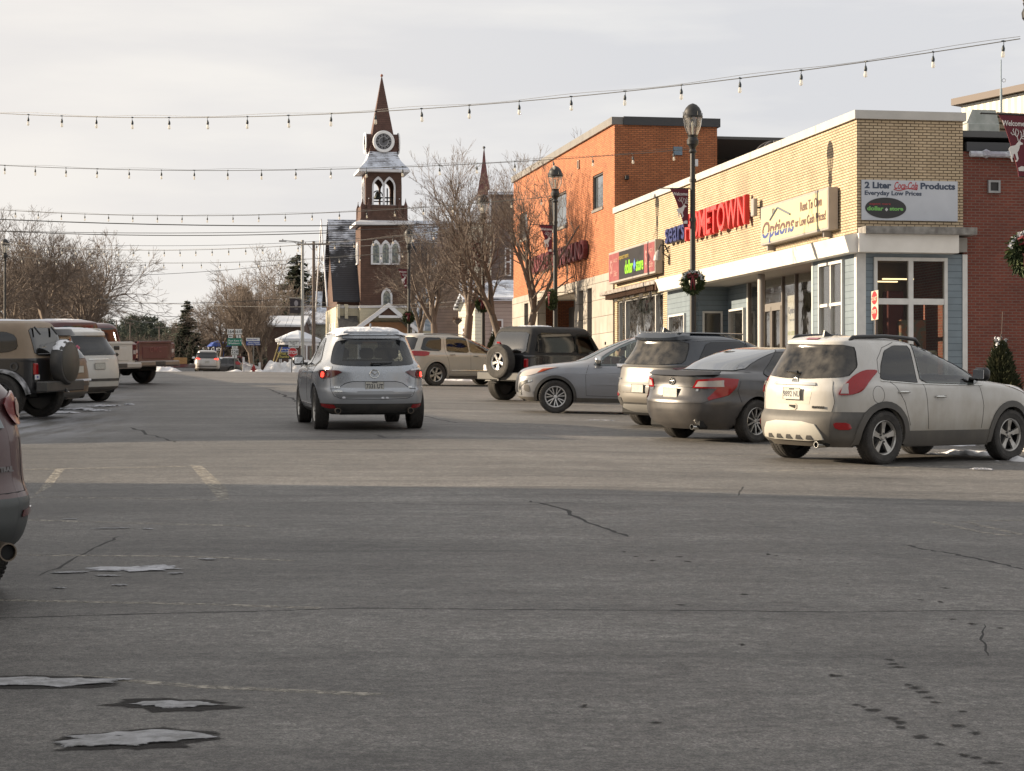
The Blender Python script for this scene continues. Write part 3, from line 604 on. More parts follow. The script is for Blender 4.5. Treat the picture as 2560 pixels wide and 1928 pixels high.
# two tall posters behind the glass
M_POST=mat('poster_paper',(.62,.60,.54),.8)
for(pa,pb,yt)in((1988,1964,738),(1906,1892,738)):
 xa,xb=a_(pa,U2),a_(pb,U2);zt=za((pa+pb)/2,yt,U2);cxm=(xa+xb)/2;wd_=xb-xa
 p=tag(MB().box(xa,xb,-.015,.0,.35,zt).build('window_poster',M_POST),'tall white rent sign poster '+('right' if pa>1950 else 'left')+' of the shop double door','poster','window posters')
 p.parent=None;p.matrix_world=Matrix.Translation(Vector((*xy(S0,FU),ZB)))@RZ(FR)@T(0,-1.16,0)
 for row,(tx,col,sz,dz)in enumerate((('Options','ink_blue',.26,.42),('Rent To Own','ink_grey',.08,.68),('NO CREDIT','ink_lime',.15,1.05),('NEEDED','ink_lime',.17,1.3),('LAYAWAY','ink_red',.14,1.75),('& SAVINGS','ink_red',.12,1.98),('Free Delivery','ink_lime',.11,2.35))):
  m_=mat(col,{'ink_blue':(.10,.10,.14),'ink_grey':(.16,.16,.16),'ink_lime':(.38,.40,.05),'ink_red':(.35,.04,.03)}[col],.7)
  t_=text_mb(tx,sz,.002,.004,xs=min(1,wd_/(len(tx)*sz*.55)));moved(t_,T(cxm,.004,zt-dz)@RZ(math.pi)).build('lettering',m_,p)
# shop interior: back partition, floor, shelf, lit tubes on the ceiling (seen through the end window)
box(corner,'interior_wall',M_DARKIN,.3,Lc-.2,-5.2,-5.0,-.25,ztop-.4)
box(corner,'dark_partition',M_DARKIN,3.4,3.5,-2.61,-.25,-.25,zb+.19);box(corner,'added_dark_ceiling',M_DARKIN,.27,3.39,-2.6,-.26,zb+.02,zb+.08)  # partition and ceiling added to keep the end window dark against the sunlit shop
box(corner,'dark_partition',M_DARKIN,shopL-.4,shopL-.3,-4.99,-.27,-.25,zb)
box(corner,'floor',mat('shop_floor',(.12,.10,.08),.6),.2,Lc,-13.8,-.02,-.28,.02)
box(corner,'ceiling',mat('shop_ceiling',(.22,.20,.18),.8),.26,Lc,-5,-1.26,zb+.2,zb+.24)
# end wall below the canopy: blue siding with the big four-light window, facing the camera
xe=-.0
hx=lambda px:-(px-2143)/(FPX/Fx(2143)[1])*1.0
ey0,ey1=hx(2380),hx(2186)
mbw=wall_holes(-2.60,-.2,-.3,zb,[(ey0,ey1,.45,zb-.09)],0,.2)
mb=MB();mb.v=[(v[1]+.0,v[0],v[2])for v in mbw.v];mb.f=mbw.f
mb.build('end_siding',M_BLUE,corner)
fr_=MB();t=.08
zt_,zm_,zb_=zb-.09,CH+(HY-753)/(FPX/Fx(2143)[1])-ZB,.45;ym=(ey0+ey1)/2
fr_.box(-.06,.06,ey0,ey0+t,zb_,zt_).box(-.06,.06,ey1-t,ey1,zb_,zt_).box(-.055,.06,ey0+t,ey1-t,zt_-t,zt_).box(-.055,.06,ey0+t,ey1-t,zb_,zb_+t)
fr_.box(-.05,.055,ym-.06,ym+.06,zb_+t,zt_-t).box(-.045,.05,ey0+t,ym-.06,zm_-.07,zm_+.07).box(-.045,.05,ym+.06,ey1-t,zm_-.07,zm_+.07)
f=fr_.build('window',M_TRIM,corner);MB().box(.0,.008,ey0+.05,ey1-.05,zb_+.05,zt_-.05).build('pane',glassmat('shade_glass',(.9,.88,.84),.008),f)
box(corner,'corner_post',M_TRIM,-.03,.16,-2.72,-2.60,-.3,zb-.002)
box(corner,'fascia_bracket',M_CONC,-.16,.1,-2.66,-2.36,zb+.05,zf-.06)
# things seen through that window
def inside(name,label,cat,m,*a):
 mb=MB().bbox(*a,b=.02);o_=mb.build(name,m);o_.matrix_world=Matrix.Translation(Vector((*xy(S0,FU),ZB)))@RZ(FR);return tag(o_,label,cat)
inside('shelf_unit','tan backing board inside the corner shop left of the window mullion','partition',mat('tan_board',(.20,.15,.08),.8),1.6,1.7,-1.28,-.45,0,2.9)
inside('display_stand','dark red display stand behind the lower left shop pane','display',mat('maroon_board',(.09,.015,.015),.8),1.2,1.55,-1.6,-1.2,0,2.7)
inside('goods_rack','rack of mixed goods behind the lower left shop pane','rack',mat('goods',(.16,.13,.08),.8,noise=(7,(.02,.02,.02),.06)),.6,.9,-1.15,-.4,0,1.45)
inside('white_banner','crumpled pale cloth behind the lower right shop pane','cloth',mat('pale_cloth',(.40,.40,.33),.8,noise=(4,(.1,.1,.07),.08)),.5,.6,-2.18,-1.95,0,1.25)
inside('shelf_goods','rack of boxed goods behind the lower right shop pane','rack',mat('goods2',(.22,.10,.06),.8,noise=(6,(.12,.13,.10),.06)),1.0,1.3,-2.1,-1.45,0,2.0)
for k,(yy,xx)in enumerate(((-1.75,2.0),(-1.75,3.1))):
 tb=MB().box(xx,xx+.1,yy-.42,yy+.36,3.02,3.05).build('ceiling_tube',mat('lit_tube',(.9,.8,.6),.5,emit=(1,.78,.45,1.1)))
 tb.matrix_world=Matrix.Translation(Vector((*xy(S0,FU),ZB)))@RZ(FR)
 tag(tb,['front lit ceiling tube seen in the upper right shop pane','rear lit ceiling tube seen in the upper right shop pane'][k],'ceiling light','ceiling tubes')
# dollar shop window with recess
window(corner,dw[0],dw[1],.35,zdw,-.12,.05,1,1,M_TRIM,M_GLASSD)
for px in(1635,1560):box(corner,'mullion',M_TRIM,a_(px)-.04,a_(px)+.04,-.2,-.05,.4,zdw-.04)
box(corner,'lintel',mat('lintel',(.40,.35,.25),.8),dw[0]-.05,dw[1]+.05,-.01,.03,zdw-.0,zdw+.28)
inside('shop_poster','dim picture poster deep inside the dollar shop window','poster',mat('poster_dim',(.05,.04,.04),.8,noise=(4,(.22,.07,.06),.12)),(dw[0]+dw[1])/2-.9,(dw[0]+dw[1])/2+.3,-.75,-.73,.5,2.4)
# awning rail left without its cloth
rail=SO('awning_frame','rusty bare awning frame with torn cloth above the dollar shop window','awning',S0,FU,ZB)
za_r=za(1660,712);mb=MB().bbox(dw[0]-.5,dw[1]+1.0,.003,.42,za_r,za_r+.13,b=.01)
mb.build('rail',mat('weathered_steel',(.30,.28,.26),.7,noise=(8,(.14,.11,.09),.15)),rail)
mb=MB();n=46
for k in range(n):X=dw[0]+(dw[1]+.5-dw[0])*k/n;mb.box(X,X+.05,.08,.34,za_r-.16,za_r-.003)
mb.build('scallops',mat('rust',(.07,.035,.02),.9),rail)
rnd=random.Random(3);mb=MB()
for k in range(5):
 X=dw[0]+.6+1.25*k;w_=rnd.uniform(.4,.9);h_=rnd.uniform(.08,.28)
 MB().prism([(X,za_r-.165),(X+w_,za_r-.165),(X+w_*.8,za_r-.17-h_),(X+w_*.5,za_r-.19-h_*.4),(X+.1,za_r-.165-h_*.8)],T(0,.2,0),.01).build('torn_cloth',mat('torn_cloth',(.03,.025,.022),.9),rail)
box(rail,'end_plate',mat('rust',(.07,.035,.02),.9),dw[0]-.62,dw[0]-.5,.003,.40,za_r-.20,za_r+.13)
# sign boxes
def TX(px0,px1,py0,py1,u=FU-.25):
 """sign rectangle from photo corners at its near edge; returns local a0<a1, z0<z1"""
 return a_(px1,u),a_(px0,u)
def fit(t_,width):
 xs_=[v[0]for v in t_.v];k=width/(max(xs_)-min(xs_));m_=(max(xs_)+min(xs_))/2;t_.v=[((v[0]-m_)*k,v[1],v[2])for v in t_.v];return t_
def span_text(parent,txt,pa,pb,cz,size,m,y,u,bold=0,shear=0):
 A,B=a_(pb,u),a_(pa,u);return moved(fit(text_mb(txt,size,.006,bold,'CENTER',shear),B-A),T((A+B)/2,y,cz)@RZ(math.pi)).build('lettering',m,parent)
def panel_text(parent,txt,ca,cz,size,m,y,xs=1.0,bold=0.0,name='lettering',shear=0,align='CENTER'):
 t_=text_mb(txt,size,.006,bold,align,shear,xs);return moved(t_,T(ca,y,cz)@RZ(math.pi)).build(name,m,parent)
u_s=FU-.28;dsn=SO('shop_sign','long lightbox sign reading dollar store with red end panels','sign',S0,FU,ZB)
da,db=a_(1637,u_s),a_(1523,u_s);dz0,dz1=za(1637,677,u_s),za(1637,603,u_s)
M_SBOX=mat('sign_case',(.34,.31,.28),.5,noise=(4,(.26,.24,.22),.3));M_RUST=mat('rust_edge',(.16,.10,.07),.8)
mb=MB().bbox(da-.06,db+.06,.03,.28,dz0-.07,dz1+.07,b=.01);mb.build('case',M_SBOX,dsn)
wd_=db-da;xr1=da+wd_*.215;xr2=db-wd_*.235
M_RP=mat('faded_red_panel',(.19,.032,.036),.5,noise=(3,(.26,.07,.07),.2));M_BP=mat('faded_black_panel',(.014,.012,.013),.4)
box(dsn,'red_panel',M_RP,da,xr1,.281,.287,dz0,dz1);box(dsn,'black_panel',M_BP,xr1+.004,xr2-.004,.281,.286,dz0,dz1);box(dsn,'red_panel',M_RP,xr2,db,.281,.287,dz0,dz1)
M_GRN=mat('green_letters',(.23,.62,.01),.5);M_YL=mat('yellow_letters',(.35,.26,.05),.5);M_PK=mat('pale_red_letters',(.55,.30,.26),.5)
hgt=dz1-dz0;cm=(xr1+xr2)/2
span_text(dsn,'dollar',1563,1583,dz0+hgt*.36,hgt*.66,M_GRN,.288,u_s,.012)
span_text(dsn,'store',1591,1609,dz0+hgt*.36,hgt*.66,M_GRN,.288,u_s,.012)
MB().prism([(0,.22),(.16,0),(0,-.22),(-.16,0)],T(a_(1587,u_s),.287,dz0+hgt*.38),.006).build('diamond',mat('blue_diamond',(.08,.19,.55),.5),dsn)
span_text(dsn,'expect more',1548,1572,dz0+hgt*.80,hgt*.26,M_YL,.288,u_s)
for c_ in((da+xr1)/2,(xr2+db)/2):
 panel_text(dsn,'$1',c_+wd_*.05,dz0+hgt*.5,hgt*.75,M_PK,.289,.5);panel_text(dsn,'AND UP',c_-wd_*.04,dz0+hgt*.72,hgt*.2,M_PK,.289,.8);panel_text(dsn,'Dollar',c_-wd_*.04,dz0+hgt*.25,hgt*.3,M_PK,.289,.7)
ops=SO('shop_sign','cream lightbox sign reading Options Rent To Own or Low Cash Prices','sign',S0,FU,ZB)
oa,ob=a_(2069,u_s),a_(1904,u_s);oz0,oz1=za(2070,567,u_s),za(2069,474,u_s)
MB().bbox(oa-.07,ob+.07,.03,.28,oz0-.06,oz1+.06,b=.01).build('case',M_SBOX,ops)
box(ops,'cream_panel',mat('cream_panel',(.52,.45,.26),.45),oa,ob,.281,.286,oz0,oz1)
for k in range(2):box(ops,'bracket',M_SBOX,oa+.5+k*(ob-oa-.8),oa+.6+k*(ob-oa-.8),-.0,.2,oz0-.2,oz0-.061)
ow=ob-oa;oh=oz1-oz0;M_NAVY=mat('navy_ink',(.035,.06,.22),.5);M_BRN=mat('brown_ink',(.11,.055,.045),.5)
def letters_split(parent,txt,ca,cz,size,wid,ztop_m,zbot_m,y,shear):
 t_=moved(fit(text_mb(txt,size,.006,.012,'CENTER',shear),wid),T(ca,y,cz)@RZ(math.pi))
 for(m_,up)in((ztop_m,True),(zbot_m,False)):
  me=bpy.data.meshes.new('x');me.from_pydata(t_.v,[],t_.f);bm=bmesh.new();bm.from_mesh(me);cutz=cz-size*.09+(.008 if up else-.008)
  bmesh.ops.bisect_plane(bm,geom=bm.verts[:]+bm.edges[:]+bm.faces[:],plane_co=(0,0,cutz),plane_no=(0,0,1),clear_inner=up,clear_outer=not up)
  mb=MB();bm.verts.index_update();mb.add([v.co.copy()for v in bm.verts],[[v.index for v in f.verts]for f in bm.faces]);bm.free();bpy.data.meshes.remove(me)
  mb.build('lettering',m_,parent)
letters_split(ops,'Options',(a_(1907,u_s)+a_(1987,u_s))/2,oz0+oh*.33,oh*.66,a_(1907,u_s)-a_(1987,u_s),M_BRN,M_NAVY,.288,.25)
hx0=ob-ow*.27;mb=MB();r_=.028
mb.tube([(hx0+ow*.12,.292,oz0+oh*.62),(hx0-ow*.0,.292,oz0+oh*.92),(hx0-ow*.20,.292,oz0+oh*.62)],r_,6)
mb.tube([(hx0+ow*.075,.292,oz0+oh*.76),(hx0+ow*.075,.292,oz0+oh*.92),(hx0+ow*.055,.292,oz0+oh*.92),(hx0+ow*.055,.292,oz0+oh*.80)],.016,6)
mb.build('roof_emblem',mat('slate_ink',(.10,.12,.15),.5),ops)
span_text(ops,'Rent To Own',2002,2056,oz0+oh*.73,oh*.36,M_BRN,.288,u_s,.006);span_text(ops,'or Low Cash Prices!',1989,2066,oz0+oh*.32,oh*.34,M_BRN,.288,u_s,.006)
# channel letters
def channel(parent,txt,pa,pb,py0,py1,facem,sidem,uo=.22,bold=.0,depth=.10,name='letter',lower=False,pys=None):
 u_=FU-uo;A,B=a_(pb,u_),a_(pa,u_);z0=za(pb,py1,u_);z1=za(pb,py0,u_);h=z1-z0;tot=B-A
 raw=text_mb(txt,1.0,.01,0);W_=max(v[0]for v in raw.v)-min(v[0]for v in raw.v);x=B;caph=.70 if not lower else.70
 size=h/caph;adv=[]
 for ch in txt:
  t0=text_mb(ch,size,.01,bold*.5,'CENTER');adv.append((max(v[0]for v in t0.v)-min(v[0]for v in t0.v)))
 gap=.06*size;k_=tot/(sum(adv)+gap*(len(txt)-1))
 for ch,aw in zip(txt,adv):
  c_=x-aw*k_/2;cz_=z0+h/2
  t1=moved(text_mb(ch,size,depth,bold,'CENTER',0,k_),T(c_,uo-depth-.02,cz_)@RZ(math.pi));L_=t1.build(name,sidem,parent)
  moved(text_mb(ch,size,.012,bold*.35,'CENTER',0,k_),T(c_,uo-.004,cz_)@RZ(math.pi)).build('face',facem,L_)
  x-=(aw+gap)*k_
ch1=SO('letter_sign','red and blue raised letters reading sears HOMETOWN on beige brick','sign',S0,FU,ZB)
M_LR=mat('letter_red',(.50,.015,.015),.45);M_LRF=mat('letter_red_face',(.62,.055,.05),.4);M_LB=mat('letter_blue',(.006,.009,.055),.5);M_LBF=mat('letter_blue_face',(.012,.02,.11),.45)
channel(ch1,'HOMETOWN',1713,1862,492,562,M_LRF,M_LR,.22,.035,.06)
channel(ch1,'sears',1663,1711,545,598,M_LBF,M_LB,.22,.03,.06,lower=True)
hb=a_(1862,FU-.05);MB().box(a_(1860,FU),a_(1716,FU),.003,.07,za(1862,537),za(1862,520)).build('raceway',M_LR,ch1)
ch2=SO('letter_sign','maroon raised letters reading CASSIDY COMPOUND on orange brick','sign',S0,FU,ZB)
M_MA=mat('letter_maroon',(.10,.012,.016),.5);M_MAF=mat('letter_maroon_face',(.16,.03,.035),.4)
channel(ch2,'CASSIDY',1326,1372,632,671,M_MAF,M_MA,.2,.05,.07);channel(ch2,'COMPOUND',1380,1459,603,645,M_MAF,M_MA,.2,.05,.07)
# small fittings on the beige front
fl=SO('flood_light','small grey flood light beside the last red letter','wall lamp',S0+a_(1884,FU-.2),FU,ZB+za(1876,527))
MB().bbox(-.13,.13,.12,.24,-.24,.24,b=.02).build('lamp_head',M_SBOX,fl);MB().tube([(0,0,0),(0,.13,0)],.03).build('arm',M_DKGREY,fl)
fl=SO('wall_lamp','black bell shaped wall lamp between the dollar store sign and the blue letters','wall lamp',S0+a_(1671),FU,ZB+za(1671,636))
MB().lathe([(.17,-.2),(.15,-.05),(.09,.08),(.03,.14)],14,T(0,.32,0)).build('shade',mat('lamp_shade_grey',(.25,.24,.23),.5),fl)
MB().tube([(0,0,.05),(0,.1,.28),(0,.25,.3),(0,.32,.15)],.025).tube([(-.2,.0,-.15),(-.22,.25,.05),(-.2,0,.25)],.02).build('bracket',M_BLACK,fl)
# board on the end wall, facing the camera: local x of a text runs along -y of the building
cs=SO('wall_sign','white board advertising two liter cola products on the corner end wall','sign',S0,FU,ZB)
PM=FPX/Fx(2143)[1]
def ez(py):return CH+(HY-py)/PM-ZB
sy0,sy1=hx(2408),hx(2154);sz0,sz1=ez(550),ez(449)
box(cs,'board',mat('sign_board_white',(.50,.52,.56),.5,noise=(3,(.44,.46,.50),.3)),-.035,-.003,sy0,sy1,sz0,sz1,b=.004)
EM=lambda y,z:Matrix(((0,-1,0,0),(-1,0,0,0),(0,0,1,0),(0,0,0,1)))
def etext(txt,px,py,hpx,m,xs=1,px1=None,bold=0,shear=0,align='LEFT',x=-.038,parent=cs,name='lettering',depth=.002):
 M_=Matrix(((0,1,0,x),(-1,0,0,hx(px)),(0,0,1,ez(py)),(0,0,0,1)))
 if px1:M_=Matrix(((0,1,0,x),(-1,0,0,hx((px+px1)/2)),(0,0,1,ez(py)),(0,0,0,1)));return moved(fit(text_mb(txt,hpx/PM/.70,depth,bold,'CENTER',shear),(px1-px)/PM),M_).build(name,m,parent)
 return moved(text_mb(txt,hpx/PM/.70,depth,bold,align,shear,xs),M_).build(name,m,parent)
M_NB=mat('navy_lettering',(.035,.05,.085),.5);M_CR=mat('cola_red',(.38,.03,.04),.5)
etext('2 Liter',2162,463,15,M_NB,px1=2232,bold=.008);etext('Products',2309,463,15,M_NB,px1=2401,bold=.008);etext('Everyday Low Prices',2162,482,10.5,M_NB,px1=2312,bold=.004)
etext('Coca-Cola',2240,463,18,M_CR,px1=2302,bold=.004,shear=.35)
mb=MB();mb.tube([(-.039,hx(2238),ez(472)),(-.039,hx(2252),ez(475)),(-.039,hx(2276),ez(469)),(-.039,hx(2300),ez(472))],.010,6);mb.build('underline',M_CR,cs)
mb=MB();n=40;cy_,cz_=hx(2217),ez(519)
mb.v=[(-.037,cy_+math.cos(t*2*math.pi/n)*54/PM,cz_+math.sin(t*2*math.pi/n)*26/PM)for t in range(n)]+[(-.043,cy_+math.cos(t*2*math.pi/n)*54/PM,cz_+math.sin(t*2*math.pi/n)*26/PM)for t in range(n)]
mb.f=[tuple(range(n,2*n))]+[(i,(i+1)%n,(i+1)%n+n,i+n)for i in range(n)]
mb.build('oval_badge',mat('badge_black',(.02,.02,.02),.45),cs)
etext('expect more',2174,509,6,M_CR,px1=2230,x=-.046);etext('dollar',2168,521,10,mat('badge_green',(.16,.42,.10),.5),px1=2211,bold=.005,x=-.046);etext('store',2227,521,9,MATS['badge_green'],px1=2263,bold=.005,x=-.046)
dc=(hx(2219),ez(523));MB().add([(-.046,dc[0]+.04,dc[1]),(-.046,dc[0],dc[1]+.045),(-.046,dc[0]-.04,dc[1]),(-.046,dc[0],dc[1]-.045),(-.044,dc[0]+.04,dc[1]),(-.044,dc[0],dc[1]+.045),(-.044,dc[0]-.04,dc[1]),(-.044,dc[0],dc[1]-.045)],[(0,1,2,3),(0,1,5,4),(1,2,6,5),(2,3,7,6),(3,0,4,7)]).build('diamond',mat('badge_white',(.5,.5,.5),.5),cs)
# wire dome on the roof
wd=SO('roof_cage','rusty wire hoop cage on the beige shop roof','cage',S0+a_(1936,FU+1.0),FU+1.0,ZB+H-.12)
mb=MB();rr_=.62
for k in range(5):
 an=R(18+36*k);mb.tube([(rr_*math.cos(t)*math.cos(an)*1.0,rr_*math.cos(t)*math.sin(an),rr_*.95*math.sin(t))for t in[math.pi*i/14 for i in range(15)]],.028,6)
for hh in(.25,.62):mb.tube([(math.sqrt(rr_**2-hh**2)*math.cos(t),math.sqrt(rr_**2-hh**2)*math.sin(t),hh)for t in[2*math.pi*i/24 for i in range(24)]],.024,6,closed=True)
mb.build('hoops',mat('rusty_wire',(.10,.09,.09),.7),wd)
# ---------------------------------------------------------------- red brick building to the right, sheet metal hall behind
red=SO('red_brick_building','plain red brick side wall right of the beige corner shop','building',S0,FU,ZB)
zr=ez(372)
MB().box(.02,9,-26,-2.62,-.5,zr).build('wall',M_REDB,red)
MB().box(-.05,9.1,-26.1,-2.70,zr,zr+.22).build('coping',M_DCAP,red)
mb=MB();rnd=random.Random(8)
mb.tube([(-.12,-2.75,zr-.07),(-.12,-5.5,zr-.07)],.07,8)
for k in range(3):mb.lathe([(.0,-.12),(.12,-.06),(.12,.04),(0,.1)],8,T(-.12,-3.15-k*.62,zr-.05))
mb.build('snow_guard',mat('snowy_pipe',(.30,.29,.34),.6,noise=(5,(.50,.52,.56),.1)),red)
mb=MB();y0,z0=hx(2506),ez(460);t=.05;q=.15
mb.box(-.05,.03,y0-q,y0-q+t,z0-q,z0+q).box(-.05,.03,y0+q-t,y0+q,z0-q,z0+q).box(-.05,.03,y0-q+t,y0+q-t,z0+q-t,z0+q).box(-.05,.03,y0-q+t,y0+q-t,z0-q,z0-q+t)
v_=mb.build('vent',M_GREY,red);MB().box(-.02,.018,y0-.1,y0+.1,z0-.1,z0+.1).build('grille',M_BLACK,v_)
hall=SO('metal_hall','cream corrugated metal hall rising behind the red brick building','building',S0+12,FU+1.0,ZB)
M_CORR=linemat('corrugated_sheet',(.55,.52,.44),(.30,.28,.24),.22,axis='X',width=.12,rough=.4,saw=False,dist=.02,var=.05)
hp=Matrix.Identity(4)
PMh=FPX/62.0
def hz(py):return CH+(HY-py)/PMh-ZB
A0=W(2405,300,62.0)
hall.location=(A0.x,A0.y,ZB);hall.rotation_euler=(0,0,R(-49))
mb=MB();n=2;hl,hr=hz(263),hz(263)+.5
mb.v=[(0,0,2),(8,0,2),(8,0,hr),(0,0,hl),(0,14,2),(8,14,2),(8,14,hr),(0,14,hl)]
mb.f=[(0,1,2,3),(5,4,7,6),(4,0,3,7),(1,5,6,2),(3,2,6,7)]
mb.build('wall',M_CORR,hall)
mb=MB();sl_=(hr-hl)/8
mb.v=[(-.25,-.18,hl-.25*sl_+.02),(8,-.18,hr+.02),(8,-.18,hr+.22),(-.25,-.18,hl-.25*sl_+.22),(-.25,14,hl-.25*sl_+.02),(8,14,hr+.02),(8,14,hr+.22),(-.25,14,hl-.25*sl_+.22)]
mb.f=[(0,1,2,3),(5,4,7,6),(4,0,3,7),(1,5,6,2),(3,2,6,7),(0,4,5,1)]
mb.build('roof',mat('brown_roof_edge',(.13,.10,.085),.6),hall)
duct=thing('roof_duct','boxy galvanised metal duct in front of the cream metal hall','duct',tuple(W(2438,372,56)),FR)
mb=MB();mb.bbox(-.6,.6,-.46,.46,.0,.62,b=.03);mb.prism([(-.46,.62),(.46,.62),(.3,.98),(-.36,.98)],T(.55,0,0)@RZ(math.pi/2),1.1);mb.box(-.4,.4,-.3,.3,-.3,0)
mb.build('casing',mat('galvanised',(.30,.32,.29),.5,metal=.2,noise=(4,(.42,.43,.40),.15)),duct)
lou=thing('roof_louvre','slanted brown louvre housing behind the right banner','vent',tuple(W(2500,370,58)),FR+R(10))
mb=MB()
for k in range(6):mb.bbox(-.1,.5,-1.6,.55-.08*k,.02+.17*k,.14+.17*k,b=.01)
mb.bbox(0,.45,-1.6,.3,0,1.0,b=.01)
mb.build('slats',mat('louvre_brown',(.20,.15,.10),.6),lou)
ant=thing('antenna_mast','thin whip antenna with small loop rising above the metal hall','antenna',tuple(W(2504,300,60)),0)
mb=MB();mb.tube([(0,0,-.3),(0,0,.9)],.035,8).tube([(0,0,.9),(0,0,1.75)],.016,6).build('mast',mat('antenna_blue',(.22,.28,.32),.5),ant)
MB().tube([(.08+.05*math.cos(t),0,1.15+.05*math.sin(t))for t in[i*math.pi/6 for i in range(12)]],.008,5,closed=True).build('loop',M_GREY,ant)
# ---------------------------------------------------------------- orange brick building
org=SO('orange_brick_building','two storey orange brick building with stone ground floor','building',S1,FU,ZB)
L2_=S2-S1;a2=lambda px,u=FU:Fx(px,u)[0]-S1
ZT=Fz(1534,293)[1]-ZB;ZTB=Fz(1537,310)[1]-ZB;ZST=Fz(1521,683)[1]-ZB
z2=lambda px,py,u=FU:Fz(px,py,u)[1]-ZB
ups=[(1508,1482,428,516),(1416,1372,475,562),(1318,1300,527,594)]
holes=[(a2(p),a2(q),z2(p,t_+(0)),0)for p,q,t_,b_ in ups]
hol=[]
for p,q,t_,b_ in ups:hol.append((a2(p),a2(q),z2(p,b_),z2(p,t_)))
wh=wall_holes(0,L2_,ZST,ZTB,hol,-.3,0)
wh.box(0,.3,-3.75,-.3,ZST-4,ZTB).box(L2_-.3,L2_,-9,-.3,ZST-4,ZTB).box(.3,5,-3.75,-3.45,2,ZTB)
wh.build('wall',M_ORANGE,org)
MB().box(-.0,L2_+.05,-.32,.10,ZTB,ZT).build('front_coping',M_GCAP,org)
MB().box(-.08,.32,-3.85,-.322,ZTB-.02,ZT+.015).box(.32,L2_,-3.8,-3.4,ZTB,ZT).build('side_coping',M_DCAP,org)
box(org,'roof',M_ROOF,.3,L2_,-9,-.3,ZTB-.4,ZTB-.3)
M_SKYGL=mat('reflective_pane',(.10,.13,.16),.06,spec=1.0,metal=.55,noise=(1.5,(.22,.25,.28),.2))
for h_ in hol:
 window(org,h_[0],h_[1],h_[2],h_[3],-.10,.06,1,1,mat('dark_frame',(.06,.05,.045),.5),M_SKYGL,deep=.1)
 box(org,'sill',M_GCAP,h_[0]-.05,h_[1]+.05,-.1,.04,h_[2]-.1,h_[2]-.003)
stn=[(1484,1472,719),(1462,1450,725),(1340,1331,752),(1324,1314,757)]
sh=[(a2(p),a2(q),z2(p,880),z2(p,t_))for p,q,t_ in stn];rec=(a2(1441),a2(1347),-.5,z2(1441,729))
wh=wall_holes(0,L2_,-.5,ZST,sh+[rec],-.3,.06);wh.build('stone_base',M_STONE,org)
for h_ in sh:MB().box(h_[0]+.003,h_[1]-.003,-.14,-.1,-.3,h_[3]).build('window',mat('dark_slot_glass',(.018,.014,.012),.1,coat=.6),org)
MB().box(rec[0],rec[1],-1.6,-1.5,-.5,ZST).build('recess_wall',M_STONE,org);MB().box(rec[0],rec[1],-1.5,-.3,rec[3]+.01,rec[3]+.1).build('recess_ceiling',MATS['soffit'],org)
mb=MB().bbox(a2(1441,FU+1.4)-.2,a2(1421,FU+1.4),-1.49,-1.42,-.3,rec[3]-.25,b=.01);mb.build('door',mat('door_grey',(.15,.14,.13),.5),org)
vt=MB().box(a2(1450),a2(1446),.003,.05,z2(1448,422),z2(1448,400)).build('wall_slot',mat('slot_frame',(.35,.25,.18),.7),org)
MB().box(a2(1449.3),a2(1446.7),.05,.055,z2(1448,420),z2(1448,402)).build('grille',M_BLACK,vt)
PM2=FPX/Fx(1537)[1];h2=lambda px:-(px-1537)/PM2;e2=lambda py:CH+(HY-py)/PM2-ZB
v_=MB().box(-.05,-.003,h2(1711),h2(1688),e2(384),e2(363)).build('side_window',mat('pale_blue_pane',(.14,.20,.26),.2),org)
v_=MB().bbox(-.16,-.003,h2(1572),h2(1562),e2(449),e2(438),b=.02).build('wall_socket_box',M_BLACK,org)
# lower grey annex behind
ann=SO('grey_block_annex','low dark grey block building behind the orange one','building',S1+6,FU+3.8,ZB)
pa_=FPX/(Fx(1792)[1]+28)
M_BLK=brickmat('grey_block',(.10,.095,.09),(.085,.08,.075),(.06,.056,.052),bw=.4,rh=.2)
za_=CH+(HY-384)/(FPX/80.0)-ZB
MB().box(0,6,-9,0,2,za_-.0).build('wall',M_BLK,ann);MB().box(-.06,6,-9,.05,za_,za_+.16).build('coping',M_DCAP,ann)
# buildings on the left that stand outside the picture but shade the street
M_PLB=mat('painted_block',(.30,.28,.25),.85)
def left_block(name,label,s0,s1,h,m):
 b_=SO(name,label,'building',s0,-14.8,gz(*xy(s0,-14.8))-.1)
 n=int((s1-s0)/3.2);hs=[((s1-s0)/n*i+.8,(s1-s0)/n*i+2.4,.6,2.6)for i in range(n)]
 w_=wall_holes(0,s1-s0,0,h,hs,-.2,0);mb=MB();mb.v=[(x,-y,z)for x,y,z in w_.v];mb.f=w_.f
 mb.box(0,.2,.2,12,0,h).box(s1-s0-.2,s1-s0,.2,12,0,h).box(.2,s1-s0-.2,11.8,12,0,h);mb.build('wall',m,b_)
 MB().box(.2,s1-s0-.2,.2,11.8,h-.4,h-.25).build('roof',M_ROOF,b_)
 for h_ in hs:MB().box(h_[0],h_[1],.08,.12,h_[2],h_[3]).build('window',M_SKYGL,b_)
 return b_
